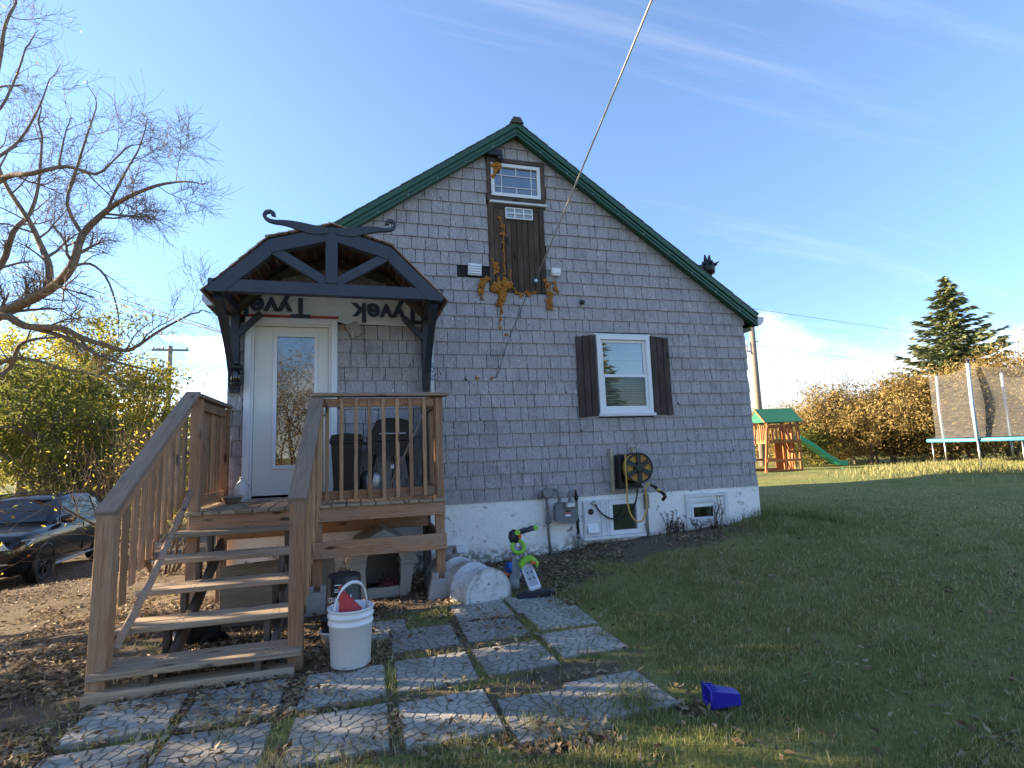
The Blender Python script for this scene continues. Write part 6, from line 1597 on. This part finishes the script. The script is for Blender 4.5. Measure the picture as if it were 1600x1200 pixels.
# ---- leafy trees and shrubs
def crown_points(c, rad3, n, clumps, rs, hollow=.45):
    q = rs.normal(size=(clumps, 3)); q /= np.linalg.norm(q, axis=1)[:, None]; q *= (hollow+(1-hollow)*rs.random((clumps, 1))**.6)
    q *= 1+.22*rs.normal(size=(clumps, 1)); cc = np.array(c)+q*np.array(rad3)
    k = rs.integers(0, clumps, n); sz = rs.uniform(.10, .26, clumps)*np.mean(rad3)
    P = cc[k]+rs.normal(size=(n, 3))*sz[k][:, None]*np.array([1, 1, .8])
    tone = rs.random(clumps)[k]*.65+rs.random(n)*.35
    return P, tone, cc
def leafy(name, label, cat, px, py_top, d, width, n, lsize, material, seed, group=None, ground_skirt=.25, clumps=60, stems=1, height=None, girth=.035):
    rs = np.random.default_rng(seed); r2 = random.Random(seed)
    top = atD(px, py_top, d); b = Vector((top.x, top.y, g1(top.x, top.y))); h = top.z-b.z
    o = thing(name, label, cat, b, group=group)
    rz_ = h*(1-ground_skirt)/2; cz = b.z+h-rz_
    P, tone, cc = crown_points((b.x, b.y, cz), (width/2*.86, width/2*.86, rz_*.9), n, clumps, rs)
    keep = P[:, 2] > b.z+.05; P = P[keep]; tone = tone[keep]
    W2_ = Wood()
    for s_ in range(stems):
        bb_ = b+Vector((r2.uniform(-.25, .25)*stems*.6, r2.uniform(-.25, .25)*stems*.6, -.2))
        r0 = girth*h/math.sqrt(stems)
        pts = smooth_pts([bb_, bb_+Vector((r2.gauss(0, .08), r2.gauss(0, .08), h*.35)), bb_+Vector((r2.gauss(0, .2*stems**.5), r2.gauss(0, .2), h*.8))], 4)
        W2_.m.tube(pts, [max(r0*(1-.8*k/(len(pts)-1)), .012) for k in range(len(pts))], 7, cap=False)
        for k in range(26//stems+4):
            i = r2.randrange(2, len(pts)-1); e = Vector(cc[r2.randrange(len(cc))]); W2_.m.tube([pts[i], pts[i].lerp(e, .5)+Vector((0, 0, r2.uniform(0, .25))), e], [r0*.38, r0*.22, .008], 4, cap=False)
    W2_.m.build('trunk', M_bark, o, WORLD, fix=False)
    link(leaf_mesh('crown', P, np.full(len(P), lsize), material, rnd=tone), 'crown', o, WORLD)
    return o
GL = 'autumn trees along the drive'
leafy('autumn_tree', 'tall golden yellow autumn tree beyond the car', 'tree', 150, 478, 25, 5.6, 9000, .13, M_yleaf, 1, GL)
leafy('autumn_tree', 'yellow green tree behind the bonnet of the car', 'tree', 40, 520, 22, 5.6, 9000, .12, M_yleaf, 2, GL)
leafy('autumn_tree', 'small olive tree directly behind the car roof', 'tree', 95, 575, 17.5, 4.6, 7000, .10, M_gleaf, 3, GL)
leafy('autumn_tree', 'loose yellow tree next to the utility pole', 'tree', 225, 560, 27, 4.6, 5000, .13, M_yleaf, 4, GL)
leafy('autumn_tree', 'dark green tree at the edge of the drive', 'tree', -30, 545, 19, 5.0, 8000, .11, M_gleaf, 5, GL)
leafy('autumn_tree', 'low yellow bush under the utility pole', 'bush', 290, 640, 30, 5.0, 5000, .14, M_yleaf, 6, GL, .05)
leafy('autumn_tree', 'broad pale yellow tree far beyond the drive', 'tree', 85, 560, 36, 9.0, 8000, .19, M_yleaf, 7, GL, .1)
leafy('autumn_tree', 'low green undergrowth bush behind the car', 'bush', 170, 690, 19, 4.0, 5000, .10, M_gleaf, 8, GL, .0)
leafy('autumn_tree', 'small yellow bush between the car and the stairs', 'bush', 235, 655, 21, 3.6, 4500, .10, M_yleaf, 9, GL, .0)
def unseen_leafy_at(label, x, y, h, width, n, lsize, material, seed, skirt=.25, clumps=60):
    top = Vector((x, y, g1(x, y)+h)); v_ = top-CAM; dep = v_.dot(_f)
    return leafy('autumn_tree', label, 'tree', 800+F_PX*v_.dot(_r)/dep, 600-F_PX*v_.dot(_u)/dep, dep, width, n, lsize, material, seed, GL, skirt, clumps, girth=.013)
# unseen trees added to shade lawn and slabs, crowns shaped so sun reaches treads
unseen_leafy_at('added unseen yellow leaved shade tree on the near side of the drive', -8.9, .9, 9.0, 6.0, 15000, .12, M_yleaf, 14, .47, 80)
unseen_leafy_at('added unseen yellow leaved shade tree a little way down the drive', -12.0, 3.4, 10.4, 6.8, 16000, .13, M_yleaf, 15, .50, 80)
unseen_leafy_at('added unseen yellow leaved shade tree farthest along the near side of the drive', -12.0, -2.4, 8.6, 6.0, 13000, .12, M_yleaf, 16, .12, 70)
unseen_leafy_at('added unseen rounded yellow green shade bush at the near end of the drive', -8.4, -1.2, 4.7, 3.8, 7500, .09, M_yleaf, 18, .0, 60)
# twiggy shrub just behind the stair railing
def twiggy(name, label, cat, b, h, spread, seed, stems, leaves=0, material=None, group=None, lev=3, lsize=.035):
    r2 = random.Random(seed); o = thing(name, label, cat, b, group=group); w_ = Wood()
    for k in range(stems):
        a = 2*math.pi*k/stems+r2.uniform(-.3, .3); d = Vector((math.cos(a)*spread, math.sin(a)*spread, 1))
        w_.grow(Vector(b)+Vector((math.cos(a)*.12, math.sin(a)*.12, -.1)), d, h*r2.uniform(.6, .95), .012*h, lev, r2, .65, .18, (4, 6), minr=.0045)
    w_.m.build('trunk', M_twig, o, WORLD, fix=False)
    if leaves:
        tp = np.array([tuple(t) for t in w_.tips]); k = nr.integers(0, len(tp), leaves)
        link(leaf_mesh('crown', tp[k]+nr.normal(0, .08, (leaves, 3)), np.full(leaves, lsize), material), 'crown', o, WORLD)
    return o
b = atD(262, 800, 9.0); b.z = g1(b.x, b.y)
twiggy('twiggy_shrub', 'bare twiggy brown shrub between the car and the stairs', 'shrub', b, 2.1, .75, 31, 9, 900, M_yleaf)
b = atD(205, 800, 16.5); b.z = g1(b.x, b.y)
twiggy('twiggy_shrub', 'dark twiggy shrub just beyond the rear of the car', 'shrub', b, 2.6, .8, 32, 8, 1400, M_gleaf)
# rust coloured hedge bushes on the right
GH = 'rust coloured hedge bushes behind the trampoline'
HB = [(1235, 640, 31, 4.8), (1285, 618, 28, 5.0), (1335, 602, 27, 5.2), (1392, 588, 26.5, 5.4), (1445, 576, 26, 5.4), (1500, 566, 25.5, 5.4), (1560, 552, 25, 5.6), (1625, 540, 25, 5.8), (1695, 545, 25, 5.6)]
lab = ['low rust coloured bush behind the playset tower', 'rust coloured bush rising just right of the playset roof', 'rounded ochre bush behind the end of the green slide', 'ochre hedge bush midway between slide and trampoline', 'rust hedge bush just left of the trampoline below the spruce', 'tall rust hedge bush behind the leftmost trampoline pole', 'tall rust hedge bush behind the front trampoline net', 'tallest rust hedge bush behind the middle of the trampoline', 'rust hedge bush behind the far side of the trampoline']
for k, (x, y, d, w_) in enumerate(HB):
    leafy('hedge_bush', lab[k], 'bush', x, y, d, w_, 15000, .085, M_oleaf, 50+k, GH, 0.0, 90, 3)
leafy('green_bush', 'lower green bush beside the foot of the playset', 'bush', 1262, 668, 25.5, 2.6, 4500, .09, M_gleaf, 70, None, 0.0, 50, 3)
for k, (x, y, d, w_) in enumerate(((1300, 655, 40, 9), (1380, 640, 42, 10), (1200, 672, 48, 10))):
    leafy('far_bush', ['far brown thicket seen over the first hedge bushes', 'far brown thicket behind the middle of the hedge', 'far brown thicket seen past the house corner'][k], 'bush', x, y, d, w_, 6000, .19, M_oleaf, 80+k, None, 0.0, 70, 3)
for k, (px_0, py_0, d) in enumerate(((1215, 600, 36), (1268, 590, 38), (1312, 572, 37))):
    t_ = atD(px_0, py_0, d); b = Vector((t_.x, t_.y, g1(t_.x, t_.y)))
    twiggy('bare_sapling', ['thin bare sapling right of the pale utility pole', 'thin bare sapling above the playset roof', 'tallest bare sapling rising over the hedge'][k], 'tree', b, (t_.z-b.z)*.78, .22, 90+k, 5, 0, None, None, 3)
# ---- spruce
def spruce(top, zb, wmax, label, seed, n_lev=34):
    r2 = random.Random(seed); rs = np.random.default_rng(seed)
    b = Vector((top.x, top.y, zb)); H = top.z-zb
    o = thing('spruce_tree', label, 'tree', b)
    m = MB(); m.tube([b-Vector((0, 0, .3)), b+Vector((0, 0, H*.5)), top], [.02*H, .011*H, .01], 8, cap=False); m.build('trunk', M_bark, o, WORLD, fix=False)
    P = []; D = []; S = []
    for k in range(n_lev):
        t = (k+.6)/n_lev; z = zb+H*(1-t)+.1; L0 = wmax/2*(t**.85)*r2.uniform(.78, 1.12)+.12
        nbk = 7+int(5*t)
        for q in range(nbk):
            a = 2*math.pi*(q+r2.random())/nbk; ln = L0*r2.uniform(.62, 1.18); ns = max(8, int(ln*24))
            for j in range(ns):
                u = (j+r2.random())/ns; rad_ = ln*u
                dz = -.10*ln*u+.34*ln*u*u*(.6)-.10*ln*math.sin(u*3) - .25*u
                lat = r2.gauss(0, .16*ln*(1-.55*u)*.55)
                P.append((b.x+math.cos(a)*rad_-math.sin(a)*lat, b.y+math.sin(a)*rad_+math.cos(a)*lat, z+dz+r2.gauss(0, .06)))
                D.append((math.cos(a+lat*.6), math.sin(a+lat*.6), r2.uniform(-.45, .15))); S.append(r2.uniform(.20, .40)*(H/13)**.5)
    P = np.array(P); D = np.array(D); D /= np.linalg.norm(D, axis=1)[:, None]; S = np.array(S)[:, None]
    sd_ = np.cross(D, np.array([0, 0, 1.])+rs.normal(0, .5, D.shape)); sd_ /= np.linalg.norm(sd_, axis=1)[:, None]
    V = np.stack([P-D*S*.6, P+sd_*S*.34-D*S*.1, P+D*S, P-sd_*S*.34-D*S*.1], 1).reshape(-1, 3)
    me = np_mesh('crown', V, np.arange(len(V)).reshape(-1, 4), 4)
    tone = np.clip(.25+.5*((P[:, 0]-b.x)*SUN.x+(P[:, 1]-b.y)*SUN.y > 0)*0+rs.random(len(P))*.6, 0, 1)
    add_attr(me, 'rnd', np.repeat(tone, 4)); me.materials.append(M_needle); link(me, 'crown', o, WORLD); return o
spruce(atD(1474, 432, 42), 0.0, 13.0, 'tall dark green spruce standing behind the rust hedge', 5)
# what the door and window panes mirror: thicket and a spruce on the far side of the yard
spruce(Vector((11.5, -17.5, 7.4)), .1, 3.6, 'slim spruce across the yard, mirrored in the shuttered window', 6, 24)
for k, (x, y, h) in enumerate(((-4.6, -17, 4.2), (-1.9, -18, 4.6), (-3.2, -21, 5.2), (.6, -19, 4.0))):
    twiggy('thicket_tree', ['leafless thicket tree across the yard, mirrored in the left edge of the door glass', 'leafless thicket tree across the yard, mirrored in the middle of the door glass', 'taller leafless tree at the back of the thicket across the yard', 'leafless thicket tree across the yard at the right of the group'][k], 'tree', (x, y, g1(x, y)), h, .45, 120+k, 8, 2600, M_oleaf, 'thicket trees across the yard', 3, .06)
# ---- dry weeds against the foundation
M_dry = plain('dry brown weed', (.085, .050, .032), .9, 0, .4, 30)
def weed(px, label, h, n, seed, wid=.12, lean=.0):
    r2 = random.Random(seed); x0 = onY(px, 830, -.12).x; b = Vector((x0, -.14, g1(x0, -.14)))
    o = thing('dry_weed', label, 'weed', b, group='dry weeds along the foundation'); m = MB(); C = []
    for k in range(n):
        q = Vector((r2.uniform(-wid, wid), r2.uniform(-.04, .05), -.02)); hh = h*r2.uniform(.45, 1.05)
        pts = smooth_pts([q, q+Vector((r2.gauss(lean*.3, .02), r2.gauss(0, .015), hh*.5)), q+Vector((r2.gauss(lean, .05), r2.gauss(-.01, .03), hh))], 3)
        m.tube(pts, [.0035]*len(pts), 4)
        for p_ in pts[2:]:
            for j in range(4): C.append(tuple(b+p_+Vector((r2.gauss(0, .014), r2.gauss(0, .012), r2.gauss(0, .02)))))
    m.build('stem', M_dry, o); link(leaf_mesh('leaf', np.array(C), np.full(len(C), .018), M_dryleaf), 'leaf', o, WORLD, 'stuff')
M_dryleaf = leafmat('dry weed leaves', [(0, (.045, .030, .022)), (.6, (.110, .065, .040)), (1, (.170, .110, .075))], .2)
weed(1050, 'dark dry weed stalks on the white wall between the cellar windows', .36, 14, 1, .10)
weed(1062, 'short dry weed tuft beside the taller stalks on the white wall', .26, 8, 2, .07)
weed(1121, 'tall leaning dry weed over the right edge of the small cellar window', .50, 8, 3, .07, .02)
weed(1098, 'sparse dry weed stems under the small cellar window', .20, 9, 4, .16)
# ---- grass blades and fallen leaves
def in_frame(x, y, margin=.10):
    """keep blades to the part of the yard in front of the camera position"""
    a = np.arctan2(x-CAM.x, y-CAM.y); return np.abs(a-YAW) < R(43.5)+margin
def blade_mesh(name, X, Y, h, wdt, rnd, lean=.5):
    n = len(X); Z = np.concatenate([gz(X[i:i+20000], Y[i:i+20000]) for i in range(0, n, 20000)])-.006
    a = nr.uniform(0, 2*np.pi, n); la = nr.uniform(0, 2*np.pi, n); ll = np.abs(nr.normal(0, lean, n))*h
    dx, dy = np.cos(a)*wdt/2, np.sin(a)*wdt/2; lx, ly = np.cos(la)*ll, np.sin(la)*ll
    hm = h*.55; ht = np.sqrt(np.maximum(h**2-(.6*ll)**2, (.3*h)**2))
    V = np.stack([np.stack([X-dx, Y-dy, Z], -1), np.stack([X+dx, Y+dy, Z], -1), np.stack([X+dx*.8+lx*.3, Y+dy*.8+ly*.3, Z+hm], -1), np.stack([X-dx*.8+lx*.3, Y-dy*.8+ly*.3, Z+hm], -1), np.stack([X+lx, Y+ly, Z+ht], -1)], 1).reshape(-1, 3)
    me = bpy.data.meshes.new(name); me.vertices.add(len(V)); me.vertices.foreach_set('co', V.astype(np.float32).ravel())
    B = np.arange(n)[:, None]*5; idx = np.concatenate([B+np.array([[0, 1, 2, 3]]), B+np.array([[3, 2, 4]])], 1)
    me.loops.add(idx.size); me.loops.foreach_set('vertex_index', idx.astype(np.int32).ravel())
    me.polygons.add(2*n); st = (np.arange(n)[:, None]*7+np.array([[0, 4]])).ravel(); tt = np.tile([4, 3], n)
    me.polygons.foreach_set('loop_start', st.astype(np.int32)); me.polygons.foreach_set('loop_total', tt.astype(np.int32)); me.update(calc_edges=True)
    add_attr(me, 'rnd', np.repeat(rnd, 5)); return me
M_grass = leafmat('lawn grass', [(0, (.080, .105, .034)), (.35, (.185, .215, .066)), (.60, (.285, .285, .105)), (.80, (.430, .375, .180)), (1, (.600, .510, .320))], .35)
def house_area(x, y): return ((x > -1.6) & (x < 5.82) & (y > -.03) & (y < HL)) | ((x > -1.6) & (x < .95) & (y > -1.6) & (y < 0))
pts = []
n_try = 1700000
d = 2.0*(22/2.0)**nr.random(n_try); a = YAW+nr.uniform(-R(46), R(60), n_try)      # even per ring: density falls with distance from the camera's standpoint
GXs, GYs = CAM.x+np.sin(a)*d, CAM.y+np.cos(a)*d
def overgrown(x, y): return ((y < -4.02+.10*vnoise(x, y, .2, 21)) & (x > -.35)) | ((x > 1.68+.1*vnoise(x, y, .2, 22)) & (y > -3.6)) | ((x > 1.50) & (y < -3.72)) | (vnoise(x, y, .22, 23) > .86)
keep = ~house_area(GXs, GYs) & (~on_paver(GXs, GYs, -.004) | overgrown(GXs, GYs))
GXs, GYs, d = GXs[keep], GYs[keep], d[keep]
dm_ = np.concatenate([dirt_mask(GXs[i:i+100000], GYs[i:i+100000]) for i in range(0, len(GXs), 100000)])
patch = vnoise(GXs, GYs, .35, 3)*.5+vnoise(GXs, GYs, 1.3, 4)*.5
joint = on_paver(GXs, GYs, .16)
prob = (1-dm_)**1.5*(.16+1.1*sstep(.25, .6, patch))*.30*np.where(joint, .25+.9*sstep(.45, .7, vnoise(GXs, GYs, .28, 12)), 1)*sstep(19, 9, d)+.012*(GXs > -2.5)
k = nr.random(len(GXs)) < prob
GXs, GYs, d, patch, dm_ = GXs[k], GYs[k], d[k], patch[k], dm_[k]
edge = on_paver(GXs, GYs, .07)
tall = sstep(.62, .8, vnoise(GXs, GYs, .5, 9))
corner = sstep(1.3, .25, np.hypot((GXs-6.0)/1.6, (GYs+.25)/.9))
h = .030+.030*nr.random(len(GXs))+.035*tall*nr.random(len(GXs))+.035*edge*nr.random(len(GXs))*sstep(.4, .7, vnoise(GXs, GYs, .3, 13))+.16*corner*nr.random(len(GXs))
h *= 1-.35*sstep(7, 15, d)
wd = .0042+.0012*np.clip(d-3, 0, 12)*.55
tone = np.clip(.0+.65*patch+.42*nr.random(len(GXs))-.08+(nr.random(len(GXs)) > .84)*.45-.25*corner+.30*sstep(6.5, 10, GXs)*sstep(1, 5, GYs), 0, 1)  # far-lawn term adds straw tone, putting sunlit brightness into the blade colour
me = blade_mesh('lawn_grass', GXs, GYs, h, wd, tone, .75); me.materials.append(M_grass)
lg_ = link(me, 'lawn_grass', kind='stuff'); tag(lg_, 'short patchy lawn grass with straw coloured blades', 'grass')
print('grass blades', len(GXs))
n = 16000; X = 18.9+nr.normal(0, 1.7, n); Y = 4.6+nr.normal(0, 1.4, n)
me = blade_mesh('tall_grass', X, Y, nr.uniform(.08, .26, n)*(.6+.6*vnoise(X, Y, .6, 2)), np.full(n, .022), np.clip(.35+.5*nr.random(n), 0, 1), .5); me.materials.append(M_grass)
tg = link(me, 'tall_grass', kind='stuff'); tag(tg, 'rank yellow green grass growing under the trampoline', 'grass')
# fallen leaves
M_litter = leafmat('fallen leaves', [(0, (.080, .052, .030)), (.4, (.195, .132, .076)), (.75, (.320, .232, .140)), (1, (.440, .350, .225))], .15)
n = 420000; d = 2.2*(16/2.2)**nr.random(n); a = YAW+nr.uniform(-R(47), R(46), n); X, Y = CAM.x+np.sin(a)*d, CAM.y+np.cos(a)*d
dmk = np.concatenate([dirt_mask(X[i:i+100000], Y[i:i+100000]) for i in range(0, n, 100000)])
cl = vnoise(X, Y, .45, 6)
under = (X > -1.5) & (X < .95) & (Y > -1.6) & (Y < 0)
pr = .30*dmk**2*sstep(.22, .60, cl)+.020*sstep(.4, .75, vnoise(X, Y, 1.1, 31))+.005+.06*under
inside = (X > -1.46) & (X < 5.8) & (Y > -.02)
pr = pr*(1-.85*sstep(1.6, .9, np.hypot((X-1.25)/.9, (Y+3.62)/.5)))
k = (nr.random(n) < pr) & ~inside
k &= ~(on_paver(X, Y) & (nr.random(n) < .8))
X, Y = X[k], Y[k]
Z = np.concatenate([gz(X[i:i+20000], Y[i:i+20000]) for i in range(0, len(X), 20000)])+.012+.012*nr.random(len(X))+.022*on_paver(X, Y)
me = leaf_mesh('fallen_leaves', np.stack([X, Y, Z], -1), np.full(len(X), .030), M_litter, flat=.72, asp=.75)
fl = link(me, 'fallen_leaves', kind='stuff'); tag(fl, 'dry curled brown leaves scattered over the bare earth', 'leaves')
print('leaves', len(X))
